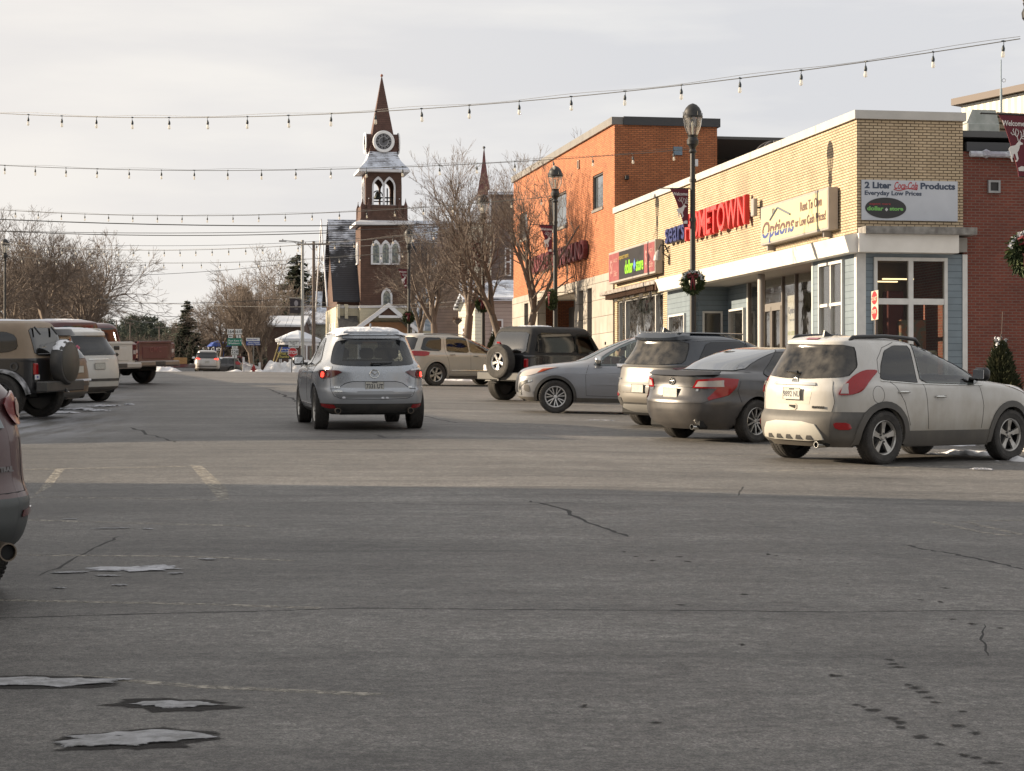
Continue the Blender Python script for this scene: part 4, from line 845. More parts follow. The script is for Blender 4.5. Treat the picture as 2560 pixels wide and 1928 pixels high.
# ---------------------------------------------------------------- vehicles
def mono(pts,q):
 """monotone cubic through (key, value) pairs"""
 n=len(pts)
 if q<=pts[0][0]:return pts[0][1]
 if q>=pts[-1][0]:return pts[-1][1]
 h=[pts[i+1][0]-pts[i][0]for i in range(n-1)];d=[(pts[i+1][1]-pts[i][1])/h[i]for i in range(n-1)]
 m=[d[0]]+[0 if d[i-1]*d[i]<=0 else 2*d[i-1]*d[i]/(d[i-1]+d[i])for i in range(1,n-1)]+[d[-1]]
 for i in range(n-1):
  if q<=pts[i+1][0]:
   t=(q-pts[i][0])/h[i]
   return(2*t**3-3*t**2+1)*pts[i][1]+(t**3-2*t**2+t)*h[i]*m[i]+(-2*t**3+3*t**2)*pts[i+1][1]+(t**3-t**2)*h[i]*m[i+1]
def inpoly(a,b,P):
 r=False;j=len(P)-1
 for i in range(len(P)):
  if(P[i][1]>b)!=(P[j][1]>b)and a<(P[j][0]-P[i][0])*(b-P[i][1])/(P[j][1]-P[i][1])+P[i][0]:r=not r
  j=i
 return r
def rounded(P,it=2,k=.22):
 for _ in range(it):
  Q=[]
  for i in range(len(P)):
   a=P[i];b=P[(i+1)%len(P)]
   Q+=[(a[0]*(1-k)+b[0]*k,a[1]*(1-k)+b[1]*k),(a[0]*k+b[0]*(1-k),a[1]*k+b[1]*(1-k))]
  P=Q
 return P
class Shell:
 """car skin from horizontal slices: front and rear profiles, half widths, corner sharpness. x forward, y left, z up, rear axle at x=0"""
 def __init__(s,F,B,Wd,wb,wr,n=7.0,m=3.4,gn=5.5,gm=3.2,belt=1.0,H=1.65,arch=None,step=.035,res=1.0):
  s.F,s.B,s.Wd,s.wb,s.wr,s.H,s.belt=F,B,Wd,wb,wr,H,belt;s.n,s.m,s.gn,s.gm=n,m,gn,gm
  s.arch=arch or wr+.055;s.step=step;s.res=res
 def par(s,z):
  xf,xr,w=mono(s.F,z),mono(s.B,z),mono(s.Wd,z);t=min(1,max(0,(z-s.belt+.05)/.15))
  return(xf+xr)/2,(xf-xr)/2,w,s.n+(s.gn-s.n)*t,s.m+(s.gm-s.m)*t
 def side(s,x,z,sg=1):
  c,a,w,n,m=s.par(z);f=min(.9999,abs((x-c)/a));return Vector((x,sg*w*(1-f**n)**(1/m),z))
 def outline(s,z,end):
  """points from the rear (or front) centre round the left corner, with arclength"""
  key=(round(z,4),end)
  if not hasattr(s,'oc'):s.oc={}
  if key in s.oc:return s.oc[key]
  c,a,w,n,m=s.par(z);P=[]
  for g in np.linspace(0,.86,26):P.append((c+end*a*(1-g**m)**(1/n),w*g))
  f1=(1-.86**m)**(1/n)
  for f in np.linspace(f1,0,60)[1:]:P.append((c+end*a*f,w*(1-f**n)**(1/m)))
  Lh=[0]
  for i in range(1,len(P)):Lh.append(Lh[-1]+math.hypot(P[i][0]-P[i-1][0],P[i][1]-P[i-1][1]))
  s.oc[key]=(np.array(Lh),np.array(P));return s.oc[key]
 def end(s,q,z,end):
  Lh,P=s.outline(z,end);x=np.interp(abs(q),Lh,P[:,0]);y=np.interp(abs(q),Lh,P[:,1])*(1 if q>=0 else-1);return Vector((x,y,z))
 def at(s,view,a,b,off=0):
  f=(lambda a_,b_:s.side(a_,b_,1))if view=='L' else(lambda a_,b_:s.side(a_,b_,-1))if view=='R' else(lambda a_,b_:s.end(a_,b_,-1))if view=='B' else(lambda a_,b_:s.end(a_,b_,1))
  p=f(a,b)
  if off:
   e_=.012;da=f(a+e_,b)-f(a-e_,b);db=f(a,b+e_)-f(a,b-e_);nrm=da.cross(db)
   if nrm.length>1e-9:
    nrm.normalize();c,aa,w,n,m=s.par(b);
    if nrm.dot(p-Vector((c,0,b)))<0:nrm=-nrm
    p=p+nrm*off
  return p
 def body(s,parent,paint,zclad=None,clad=None,openings=(),zmin=.22,cladname='lower_cladding',nofloor=False):
  s.ops=list(openings)
  Z=[zmin];
  while Z[-1]<s.H-1e-6:
   z=Z[-1];dz=s.step
   while dz>.002:
    if max(abs(mono(s.F,z+dz)-mono(s.F,z)),abs(mono(s.B,z+dz)-mono(s.B,z)))<.055 and abs(mono(s.Wd,z+dz)-mono(s.Wd,z))<.05:break
    dz*=.6
   Z.append(min(s.H,z+dz))
  cols=[]
  ng=max(8,int(14*s.res));nf=max(20,int(80*s.res))
  for g in np.linspace(0,.86,ng):cols.append(('r',g))
  cols.append(('k',.35));cols.append(('k',.7))
  for f in np.linspace(-.945,.945,nf):cols.append(('s',f))
  cols.append(('k2',.3));cols.append(('k2',.65))
  for g in np.linspace(.86,0,ng):cols.append(('f',g))
  def pt(z,col):
   c,a,w,n,m=s.par(z);t,v=col
   if t in 'rf':
    e_=-1 if t=='r' else 1;return c+e_*a*(1-v**m)**(1/n),w*v
   if t=='s':return c+a*v,w*(1-abs(v)**n)**(1/m)
   f0=(1-.86**m)**(1/n)
   if t=='k':f=-(f0+(.945-f0)*v)
   else:f=.945+(f0-.945)*v
   return c+a*f,w*(1-abs(f)**n)**(1/m)
  NV=len(cols);vs=[];QB=[];QF=[]
  def zlow(x,z):
   for ax in(0,s.wb):
    d=abs(x-ax)
    if d<s.arch:
     za_=s.wr+math.sqrt(s.arch**2-d**2)
     if z<za_:return za_
   return z
  for z in Z:
   lastp=None;q=0;row=[]
   for c_ in cols:
    x,y=pt(z,c_)
    if lastp is not None:q+=math.hypot(x-lastp[0],y-lastp[1])
    lastp=(x,y);row.append((x,y,q))
   tot=row[-1][2]
   for(x,y,q)in row:vs.append((x,y,zlow(x,z)if z<s.wr+s.arch+.01 else z));QB.append(q);QF.append(tot-q)
  nl=len(Z);base=len(vs);allv=vs+[(x,-y,z)for x,y,z in vs]
  fb,fc=[],[]
  for sg in(0,1):
   for i in range(nl-1):
    for j in range(NV-1):
     ids=[i*NV+j,i*NV+j+1,(i+1)*NV+j+1,(i+1)*NV+j];P=[vs[k]for k in ids]
     cx=sum(p[0]for p in P)/4;cy=sum(p[1]for p in P)/4;cz=sum(p[2]for p in P)/4
     if max(p[2]for p in P)-min(p[2]for p in P)<1e-5 and i<nl-8 and P[0][2]>Z[i]+1e-4:continue
     qb=sum(QB[k]for k in ids)/4;qf=sum(QF[k]for k in ids)/4;skip=False
     for(view,poly)in openings:
      if view=='L' and sg==0 and cols[j][0]!='r' and cols[j][0]!='f' and inpoly(cx,cz,poly):skip=True
      if view=='R' and sg==1 and cols[j][0]!='r' and cols[j][0]!='f' and inpoly(cx,cz,poly):skip=True
      if view=='B' and cx<(mono(s.F,cz)+mono(s.B,cz))/2 and inpoly(qb if sg==0 else-qb,cz,poly):skip=True
      if view=='F' and cx>(mono(s.F,cz)+mono(s.B,cz))/2 and inpoly(qf if sg==0 else-qf,cz,poly):skip=True
     if skip:continue
     f=[k+sg*base for k in ids]
     if sg:f.reverse()
     if zclad is not None and cz<(zclad(cx)if callable(zclad)else zclad):fc.append(f)
     else:fb.append(f)
  top=[(nl-1)*NV+j for j in range(NV)]+[(nl-1)*NV+j+base for j in reversed(range(NV))]
  fb.append(top);s.parent=parent
  o=MB().add(allv,fb).build('body',paint,parent,smooth=True,merge=True,sharp=38)
  if fc:MB().add(allv,fc).build(cladname,clad,parent,smooth=True,merge=True,sharp=38)
  for ob in(o,):
   bm=bmesh.new();bm.from_mesh(ob.data);loose=[v for v in bm.verts if not v.link_faces];bmesh.ops.delete(bm,geom=loose,context='VERTS');bm.to_mesh(ob.data);bm.free()
  if not nofloor:
   c=s.wb/2;w=mono(s.Wd,.6);mb=MB()
   xa,xb=mono(s.B,.5)+.16,mono(s.F,.5)-.16
   mb.bbox(xa,xb,-w+.34,w-.34,zmin+.0,.62,b=.04)
   mb.bbox(s.arch+.02,s.wb-s.arch-.02,-w+.07,w-.07,zmin+.02,.5,b=.03).bbox(xa+.06,xa+.12,-w+.42,w-.42,zmin+.06,.6,b=.02)
   for ax in(0,s.wb):
    for sg in(-1,1):
     P=[(ax+(s.arch+.02)*math.cos(t),s.wr+(s.arch+.02)*math.sin(t))for t in[math.pi*i/14 for i in range(15)]]
     yb=sg*(w-.36);o_=len(mb.v)
     mb.v+=[(x,sg*max(w-.35,s.side(x,z).y-.03),z)for x,z in P]+[(x,yb,z)for x,z in P]
     mb.f+=[(o_+i,o_+i+1,o_+i+16,o_+i+15)for i in range(14)]+[tuple(range(o_+15,o_+30))]
   mb.build('underbody',M_UNDER,parent)
  return o
 def patch(s,name,view,poly,m,off=.004,parent=None,cut=.07,skirt=.012,smooth=True,rnd=0,sym=False):
  polys=[poly]
  if sym:polys.append([(-a,b)for a,b in poly])if view in 'BF' else None
  obs=[]
  for P in polys:
   if rnd:P=rounded(P,rnd)
   obs.append(s._patch([P],name,view,m,off,parent or s.parent,cut,skirt,smooth))
  return obs[0]if len(obs)==1 else obs
 def _mesh2d(s,P,cut,ring=None):
  bm=bmesh.new();vs=[bm.verts.new((a,b,0))for a,b in P];f=bm.faces.new(vs)
  inner=None
  if ring:
   r=bmesh.ops.inset_individual(bm,faces=[f],thickness=ring,use_even_offset=True);inner=f
  def cutall(bm_):
   A=[v.co.x for v in bm_.verts];Bz=[v.co.y for v in bm_.verts]
   k=math.floor(min(A)/cut)*cut
   while k<max(A):
    if k>min(A)+1e-4:bmesh.ops.bisect_plane(bm_,geom=bm_.verts[:]+bm_.edges[:]+bm_.faces[:],plane_co=(k,0,0),plane_no=(1,0,0))
    k+=cut
   k=math.floor(min(Bz)/cut)*cut
   while k<max(Bz):
    if k>min(Bz)+1e-4:bmesh.ops.bisect_plane(bm_,geom=bm_.verts[:]+bm_.edges[:]+bm_.faces[:],plane_co=(0,k,0),plane_no=(0,1,0))
    k+=cut
  if ring:
   b2=bm.copy();b2.faces.ensure_lookup_table();idx=inner.index if inner.index>=0 else 0
   bm.faces.index_update();idx=inner.index;b2.faces.index_update();b2.faces.ensure_lookup_table()
   bmesh.ops.delete(b2,geom=[ff for ff in b2.faces if ff.index!=idx],context='FACES')
   bmesh.ops.delete(bm,geom=[inner],context='FACES');cutall(bm);cutall(b2);return bm,b2
  cutall(bm);return bm,None
 def _build(s,bm,name,view,m,off,parent,skirt,smooth):
  for v in bm.verts:v.co=s.at(view,v.co.x,v.co.y,off)
  if skirt:
   be=[e_ for e_ in bm.edges if len(e_.link_faces)==1]
   c=bm.verts[:];cent=sum((v.co for v in c),Vector())/max(1,len(c));ctr=Vector((mono(s.F,.8)/2+mono(s.B,.8)/2,0,cent.z))
   dirn=(ctr-cent);dirn=Vector((dirn.x if view in 'BF' else 0,0 if view in 'BF' else dirn.y,0)).normalized()
   r=bmesh.ops.extrude_edge_only(bm,edges=be)
   for v in[g for g in r['geom']if isinstance(g,bmesh.types.BMVert)]:v.co+=dirn*(skirt+off)
  bmesh.ops.recalc_face_normals(bm,faces=bm.faces)
  mb=MB();bm.verts.index_update();mb.add([v.co.copy()for v in bm.verts],[[v.index for v in f.verts]for f in bm.faces]);bm.free()
  return mb.build(name,m,parent,smooth=smooth,sharp=35)
 def _patch(s,PP,name,view,m,off,parent,cut,skirt,smooth):
  bm,_=s._mesh2d(PP[0],cut);return s._build(bm,name,view,m,off,parent,skirt,smooth)
 def glass(s,name,view,poly,parent=None,ring=.045,m=None,off=.006,ringm=None,ro=.010,rn=1,k=.1):
  ca,cb=sum(p[0]for p in poly)/len(poly),sum(p[1]for p in poly)/len(poly)
  if not any(v_==view and inpoly(ca,cb,q_)for v_,q_ in s.ops):m=M_DGL
  P=rounded(poly,rn,k)if rn else poly
  bm,b2=s._mesh2d(P,.08,ring)
  fr=s._build(bm,name,view,ringm or M_FRIT,ro,parent or s.parent,.012,True)
  g=s._build(b2,'pane',view,m or M_CARGLASS,off,fr,0,True);return fr
 def line(s,name,view,pts,m=None,r=.0035,off=0.0,parent=None,sub=8,closed=False):
  P=[];Q=pts+([pts[0]]if closed else[])
  for i in range(len(Q)-1):
   for k in range(sub):t=k/sub;P.append(s.at(view,Q[i][0]*(1-t)+Q[i+1][0]*t,Q[i][1]*(1-t)+Q[i+1][1]*t,off))
  P.append(s.at(view,*Q[-1],off));return MB().tube(P,r,5).build(name,m or M_SEAM,parent or s.parent)
def offpoly(P,d):
 cx=sum(p[0]for p in P)/len(P);cz=sum(p[1]for p in P)/len(P)
 return[(cx+(a-cx)*(1-d/max(.05,math.hypot(a-cx,b-cz))),cz+(b-cz)*(1-d/max(.05,math.hypot(a-cx,b-cz))))for a,b in P]
M_UNDER=mat('underbody',(.012,.012,.012),.85)
M_FRIT=mat('window_surround',(.012,.012,.013),.35)
M_CARGLASS=glassmat('car_glass',(.34,.38,.38),.10)
M_TINT=glassmat('tinted_glass',(.05,.055,.06),.07,.03)
M_DUSTG=glassmat('dusty_tinted_glass',(.05,.055,.06),.05,.08,base=(.20,.185,.165),basefac=.30)
M_DGL=mat('privacy_glass',(.012,.013,.015),.07,spec=.6)
M_SEAM=mat('panel_gap',(.012,.012,.012),.8)
M_TYRE=mat('tyre_rubber',(.022,.021,.020),.85,noise=(14,(.055,.050,.045),.25),bump=(60,.5,.01))
M_RIM=mat('alloy',(.46,.45,.43),.34,metal=.75,noise=(10,(.30,.28,.25),.2))
M_RIMD=mat('dark_alloy',(.03,.03,.032),.4)
M_CHROME=mat('chrome',(.62,.62,.60),.16,metal=1.0)
M_PLAST=mat('black_plastic',(.035,.035,.035),.6,noise=(5,(.075,.07,.063),.18))
M_RED=mat('tail_lens',(.27,.005,.008),.2,spec=.5,coat=.15)
M_REDD=mat('dark_tail_lens',(.09,.010,.012),.10,spec=.7,coat=.6)
M_CLEAR=mat('clear_lens',(.42,.38,.36),.12,coat=.6)
M_LIT=mat('lit_brake_lamp',(.5,.02,.02),.2,emit=(1.0,.05,.03,1.6))
M_PLATE=mat('licence_plate',(.50,.49,.44),.55,noise=(30,(.38,.37,.33),.2))
M_PLTX=mat('plate_ink',(.03,.035,.05),.6)
M_SEAT=mat('seat_cloth',(.030,.028,.026),.8)
M_EXH=mat('exhaust_pipe',(.16,.13,.10),.45,metal=.6)
def wheel(parent,x,y,r,wdt=.22,spokes=5,kind='five',rimr=None,rm=None,steer=0.0,out=1,tyre_side=.0):
 """wheel part with tyre and rim sub-parts; out = +1 left side"""
 rim=rimr or r*.66
 M=T(x,y,r)@RZ(steer)@RX(-math.pi/2*out)
 h=wdt/2
 prof=[(rim,-h*.92),(r*.86,-h),(r*.955,-h*.93),(r*.985,-h*.80),(r,-h*.62),(r,-.02),(r*.985,0),(r,.02),(r,h*.62),(r*.985,h*.80),(r*.955,h*.93),(r*.86,h),(rim*1.03,h*.88),(rim,h*.80)]
 hub=MB().lathe([(.001,-h*.5),(rim*.97,-h*.5),(rim*.99,h*.2),(rim*.99,h*.74)],36,M,cap=False).build('wheel',M_RIMD,parent,smooth=True,sharp=40)
 mb=MB().lathe(prof,48,M,cap=False)
 nb=56
 for i in range(nb):
  a=2*math.pi*i/nb
  for zz in(-h*.52,0,h*.52):
   A=M@RZ(a+(.06 if zz else 0));mb.box(r*.985,r*1.012,-r*.038,r*.038,zz-h*.17,zz+h*.17,A)
  for zz in(-h*.82,h*.82):
   A=M@RZ(a+.03);mb.box(r*.965,r*1.000,-r*.03,r*.03,zz-h*.08,zz+h*.08,A)
 mb.build('tyre',M_TYRE,hub,smooth=False)
 rm=rm or M_RIM;mb=MB();mb.lathe([(rim*.90,h*.50),(rim*.985,h*.64),(rim*1.0,h*.80),(rim*.96,h*.86),(rim*.90,h*.74),(rim*.86,h*.5)],40,M,cap=False)
 mb.lathe([(.0,h*.66),(rim*.10,h*.66),(rim*.15,h*.60),(rim*.17,h*.3)],20,M,cap=False)
 for i in range(spokes):
  a=2*math.pi*i/spokes+.3;A=M@RZ(a)
  if kind=='five':
   P=[(rim*.08,-rim*.13),(rim*.5,-rim*.125),(rim*.93,-rim*.19),(rim*.93,rim*.19),(rim*.5,rim*.125),(rim*.08,rim*.13)]
   zt=[h*.56,h*.60,h*.72,h*.72,h*.60,h*.56]
   mb.add([A@Vector((p[0],p[1],z))for p,z in zip(P,zt)]+[A@Vector((p[0],p[1]*1.12,z-.035))for p,z in zip(P,zt)],[tuple(range(6)),tuple(reversed(range(6,12)))]+[(j,(j+1)%6,(j+1)%6+6,j+6)for j in range(6)])
  elif kind=='slim':
   mb.add([A@Vector(p)for p in((rim*.1,-rim*.06,h*.58),(rim*.93,-rim*.045,h*.74),(rim*.93,rim*.045,h*.74),(rim*.1,rim*.06,h*.58),(rim*.1,-rim*.07,h*.3),(rim*.93,-rim*.05,h*.5),(rim*.93,rim*.05,h*.5),(rim*.1,rim*.07,h*.3))],[(0,1,2,3),(4,7,6,5),(0,4,5,1),(3,2,6,7)])
  elif kind=='fork':
   for sg in(-1,1):
    P=[(rim*.12,sg*rim*.02),(rim*.45,sg*rim*.10),(rim*.94,sg*rim*.20),(rim*.94,sg*rim*.29),(rim*.45,sg*rim*.18),(rim*.12,sg*rim*.10)];zt=[h*.56,h*.62,h*.74,h*.74,h*.62,h*.56]
    mb.add([A@Vector((p[0],p[1],z))for p,z in zip(P,zt)]+[A@Vector((p[0],p[1],z-.03))for p,z in zip(P,zt)],[tuple(range(6)),tuple(reversed(range(6,12)))]+[(j,(j+1)%6,(j+1)%6+6,j+6)for j in range(6)])
 mb.build('rim',rm,hub,smooth=False)
 nuts=MB()
 for i in range(5):
  a=2*math.pi*i/5;nuts.lathe([(.012,h*.6),(.012,h*.70),(0,h*.71)],8,M@T(.055*math.cos(a),.055*math.sin(a),0))
 nuts.build('wheel_nuts',M_RIMD,hub)
 return hub
def wheels(p,sh,track,r,wdt,**k):
 st=k.pop('steer',0)
 for ax,s_ in((0,0),(sh.wb,st)):
  for o_ in(1,-1):wheel(p,ax,o_*(track/2),r,wdt,out=o_,steer=s_,**k)
def arch_trim(sh,name,m,wd=.055,off=.018):
 for view in('L','R'):
  for ax in(0,sh.wb):
   r0,r1=sh.arch-.012,sh.arch+wd;n=18;P=[]
   t0=math.asin(max(-1,min(1,(.27-sh.wr)/r0)))
   for i in range(n+1):t=t0+(math.pi-2*t0)*i/n;P.append((ax+r1*math.cos(t),sh.wr+r1*math.sin(t)))
   for i in range(n+1):t=t0+(math.pi-2*t0)*(n-i)/n;P.append((ax+r0*math.cos(t),sh.wr+r0*math.sin(t)))
   bm=bmesh.new();N_=n+1;vs=[bm.verts.new((a,b,0))for a,b in P]
   for i in range(n):bm.faces.new((vs[i],vs[i+1],vs[2*N_-2-i],vs[2*N_-1-i]))
   sh._build(bm,name,view,m,off,sh.parent,.02,True)
def interior(p,sh,x0,x1,w,zf=.55,H=None,rows=2,m=None):
 m=m or M_SEAT;mb=MB();top=sh.H-.13;hz_=sh.belt+.10
 mb.bbox(x0,x1,-w,w,zf-.02,zf+.05,b=.02)
 mb.build('cabin_floor',M_UNDER,p)
 for k in range(rows):
  xs_=x0+(.45 if rows>1 else.2)+(x1-x0-1.3)*k/max(1,rows-1)if rows>1 else x0+.3
  s_=MB()
  for y in((-.36,.36)if k==rows-1 else(-.42,0,.42)):
   s_.bbox(xs_-.12,xs_+.0,y-.22,y+.22,zf+.1,hz_-.02,b=.05,M=T(xs_,0,zf)@RY(-.16)@T(-xs_,0,-zf));s_.bbox(xs_-.17,xs_-.07,y-.12,y+.12,hz_+.02,hz_+.20,b=.04).bbox(xs_-.05,xs_+.45,y-.23,y+.23,zf+.05,zf+.28,b=.05)
  s_.build('seat',m,p)
 d=MB().bbox(x1-.35,x1-.05,-w,w,sh.belt-.22,sh.belt-.04,b=.05);d.build('dashboard',m,p)
 sw=MB().tube([(x1-.45+.03*math.sin(t),.38+.18*math.cos(t),sh.belt-.02+.18*math.sin(t))for t in[2*math.pi*i/20 for i in range(20)]],.015,6,closed=True);sw.build('steering_wheel',M_SEAT,p)
 MB().bbox(x1-.30,x1-.27,-.12,.12,top-.14,top-.07,b=.01).build('rear_view_mirror',M_PLAST,p)
def plate(sh,z,txt=None,q=0,w=.305,h=.152,off=.02,top=None):
 p=sh.at('B',q,z,off);pl=MB().bbox(p.x-.008,p.x,q-w/2,q+w/2,z-h/2,z+h/2,b=.004).build('licence_plate',M_PLATE,sh.parent)
 MB().tube([(p.x-.009,q+sx*(w/2-.003),z+sz*(h/2-.003))for sx,sz in((-1,-1),(1,-1),(1,1),(-1,1))],.004,4,closed=True).build('plate_frame',M_PLAST,pl)
 if txt:
  M_=Matrix(((0,1,0,p.x-.0085),(-1,0,0,q),(0,0,1,z-.006),(0,0,0,1)))
  moved(text_mb(txt,.100,.001,.002,xs=.78),M_).build('plate_number',M_PLTX,pl)
  if top:moved(text_mb(top,.028,.001,.001),Matrix(((0,1,0,p.x-.0085),(-1,0,0,q),(0,0,1,z+.058),(0,0,0,1)))).build('plate_state',M_PLTX,pl)
 return pl
def badge_text(sh,txt,q,z,size,m,off=.006,xs=1.0,bold=.003,name='badge'):
 p=sh.at('B',q,z,off);e_=.03;d=(sh.at('B',q-e_,z,off)-sh.at('B',q+e_,z,off)).normalized();u=(sh.at('B',q,z+e_,off)-sh.at('B',q,z-e_,off)).normalized();nn=d.cross(u)
 M_=Matrix(((d.x,-nn.x,u.x,p.x),(d.y,-nn.y,u.y,p.y),(d.z,-nn.z,u.z,p.z),(0,0,0,1)))
 return moved(text_mb(txt,size,.0015,bold,xs=xs),M_).build(name,m,sh.parent)
def emblem(sh,q,z,r,kind='wing',m=None):
 p=sh.at('B',q,z,.010);mb=MB();C_=lambda y,zz:(p.x,q+y,z+zz)
 sl_=(sh.at('B',q,z+.05).x-sh.at('B',q,z-.05).x)/.1
 C_=lambda y,zz:(p.x+sl_*zz,q+y,z+zz)
 mb.tube([C_(r*math.cos(t)*1.1,r*.9*math.sin(t))for t in[2*math.pi*i/24 for i in range(24)]],r*.13,6,closed=True)
 if kind=='wing':mb.tube([C_(-r*.95,r*.35),C_(-r*.45,r*.25),C_(0,-r*.25),C_(r*.45,r*.25),C_(r*.95,r*.35)],r*.12,6)
 if kind=='loops':
  mb.tube([C_(r*.42*math.cos(t),r*.78*math.sin(t))for t in[2*math.pi*i/20 for i in range(20)]],r*.10,5,closed=True).tube([C_(r*.95*math.cos(t),r*.42+r*.30*math.sin(t))for t in[2*math.pi*i/20 for i in range(20)]],r*.10,5,closed=True)
 if kind=='shields':
  for dy in(-.45,0,.45):mb.tube([C_(r*(dy-.2),r*.45),C_(r*(dy+.2),r*.3),C_(r*(dy+.1),-r*.35),C_(r*(dy-.15),-r*.1)],r*.09,5,closed=True)
 return mb.build('emblem',m or M_CHROME,sh.parent)
def mirror(sh,x,z,sg,m,sz=(.14,.24,.18)):
 p=sh.side(x,z,sg);mb=MB().bbox(p.x-sz[0]/2,p.x+sz[0]/2,min(p.y+sg*.05,p.y+sg*(.05+sz[1])),max(p.y+sg*.05,p.y+sg*(.05+sz[1])),z-.02,z+sz[2]-.02,b=.045)
 o_=mb.build('door_mirror',m,sh.parent,smooth=True,sharp=50)
 MB().bbox(p.x-.05,p.x+.04,min(p.y-sg*.04,p.y+sg*.08),max(p.y-sg*.04,p.y+sg*.08),z-.01,z+.03,b=.012).build('mirror_arm',M_PLAST,o_)
 MB().bbox(p.x-sz[0]/2-.004,p.x-sz[0]/2+.002,min(p.y+sg*.08,p.y+sg*(.02+sz[1])),max(p.y+sg*.08,p.y+sg*(.02+sz[1])),z+.01,z+sz[2]-.05,b=.001).build('mirror_glass',mat('mirror_glass',(.55,.56,.58),.05,metal=1),o_)
 return o_
def handle(sh,view,x,z,m,L_=.20):
 sg=1 if view=='L' else-1;P=[sh.at(view,x-L_/2,z,.004),sh.at(view,x-L_/2+.03,z,.04),sh.at(view,x+L_/2-.03,z,.04),sh.at(view,x+L_/2,z,.004)]
 return MB().tube(P,[.010,.015,.015,.010],8).build('door_handle',m,sh.parent,smooth=True)
def exhaust(sh,x,y,z,r=.035,m=None,L_=.2,d=0):
 mb=MB().lathe([(r*.85,0),(r,0),(r,L_),(r*.85,L_)],18,T(x,y,z)@RY(-math.pi/2+d),cap=False);o_=mb.build('exhaust_pipe',m or M_EXH,sh.parent,smooth=True,sharp=40)
 MB().lathe([(.0,L_-.03),(r*.86,L_-.03)],18,T(x,y,z)@RY(-math.pi/2+d),cap=False).build('bore',M_UNDER,o_);return o_
def wiper(sh,q0,z0,q1,z1,off=.025):
 a,b=sh.at('B',q0,z0,off+.01),sh.at('B',q1,z1,off-.008);return MB().tube([a,a.lerp(b,.3)+Vector((-.01,0,0)),b],[.022,.013,.006],6).build('rear_wiper',M_FRIT,sh.parent)
def rails(sh,x0,x1,y,m,h=.05,r=.018):
 for sg in(-1,1):
  z=sh.H-.055;P=[(x0,sg*y,z-.03),(x0+.08,sg*y,z+h),(x0+.35,sg*y,z+h+.012),((x0+x1)/2,sg*y,z+h+.02),(x1-.35,sg*y,z+h+.008),(x1-.08,sg*y,z+h-.012),(x1,sg*y,z-.05)]
  MB().tube(P,r,8).build('roof_rail',m,sh.parent,smooth=True)
def fin(sh,x,m,H=None,s=1):
 z=H if H else sh.H;MB().prism([(x-.09*s,z-.01),(x+.10*s,z-.01),(x+.0,z+.03*s),(x-.07*s,z+.065*s)],T(0,-.012,0),.024).build('antenna_fin',m,sh.parent)
def snowcap(sh,x0,x1,w,h=.03,seed=1,amp=.02,name='roof_snow',z=None,m=None):
 rnd=random.Random(seed);nx,ny=26,18;mb=MB();top=[z if z else sh.H]
 for i in range(nx+1):
  for j in range(ny+1):
   a,b=i/nx,j/ny;x=x0+(x1-x0)*a;y=-w+2*w*b;edge=min(1,min(a,1-a)*9,min(b,1-b)*9)
   ex=(x-(x0+x1)/2)/((x1-x0)/2);ey=y/w;zr_=top[0]-.045*abs(ex)**3-.05*abs(ey)**3-(.012 if edge<1 else 0)
   if edge<=0:x+=rnd.uniform(-.05,.05)if i in(0,nx)else 0;y+=rnd.uniform(-.03,.03)if j in(0,ny)else 0
   mb.v.append((x,y,zr_-.015+edge*(h+.015+rnd.uniform(-.5,.5)*amp)))
 for i in range(nx):
  for j in range(ny):k=i*(ny+1)+j;mb.f.append((k,k+1,k+ny+2,k+ny+1))
 return mb.build(name,m or M_SNOW,sh.parent,smooth=True)
def place(name,label,cat,px,py_or_s,Y,hdg,group=None,ax='rear',zoff=0.0,X=None):
 """put a vehicle origin (ground under the rear axle centre) on the street"""
 if X is None:X=(px-1280)/FPX*Y
 z=gz(X,Y);o=thing(name,label,cat,(X,Y,z+zoff),hdg,group)
 dx,dy=math.cos(hdg),math.sin(hdg);g1=(gz(X+dx*2,Y+dy*2)-gz(X,Y))/2;g2=(gz(X-dy,Y+dx)-gz(X+dy,Y-dx))/2
 o.rotation_euler=(math.atan(g2),-math.atan(g1),hdg);return o
GRT='cars parked nose-in along the right kerb';GLF='cars parked nose-in along the left kerb'
DIRT=(.30,.27,.22)
H_R=math.atan2(.65,.76)
# ---- white compact crossover, nearest on the right
P_WHITE=mat('pearl_white_paint',(.50,.49,.47),.25,coat=.5,dirt=(.35,1.15,(.27,.235,.18),.8))
M_CLADG=mat('grey_cladding',(.055,.054,.052),.6,dirt=(.2,.8,(.17,.15,.125),.7))
c=place('compact_crossover','dusty white compact crossover with dark lower cladding, nearest of the right row','car',0,0,27.40,H_R-R(2),GRT,X=4.24)
F=[(.20,3.22),(.36,3.38),(.55,3.44),(.75,3.40),(.92,3.28),(1.0,3.05),(1.06,2.6),(1.10,2.28),(1.2,2.05),(1.38,1.55),(1.52,1.12),(1.60,.75),(1.64,.35),(1.65,.1)]
B=[(.22,-.72),(.34,-.84),(.50,-.87),(.62,-.85),(.66,-.80),(.9,-.80),(1.05,-.76),(1.2,-.68),(1.35,-.58),(1.50,-.50),(1.57,-.50),(1.61,-.40),(1.64,-.15),(1.65,.0)]
Wd=[(.22,.80),(.35,.855),(.6,.885),(.8,.885),(.98,.865),(1.08,.80),(1.2,.75),(1.35,.69),(1.5,.62),(1.58,.56),(1.63,.46),(1.65,.30)]
sh=Shell(F,B,Wd,2.555,.345,n=7,m=3.0,gn=6,gm=3.2,belt=1.05,H=1.65)
sideop=[[(.08,1.10),(.64,1.075),(.68,1.51),(.42,1.50),(.22,1.43),(.10,1.28)],[(.77,1.07),(1.78,1.055),(1.92,1.10),(1.58,1.26),(1.20,1.42),(.98,1.51),(.80,1.525)]]
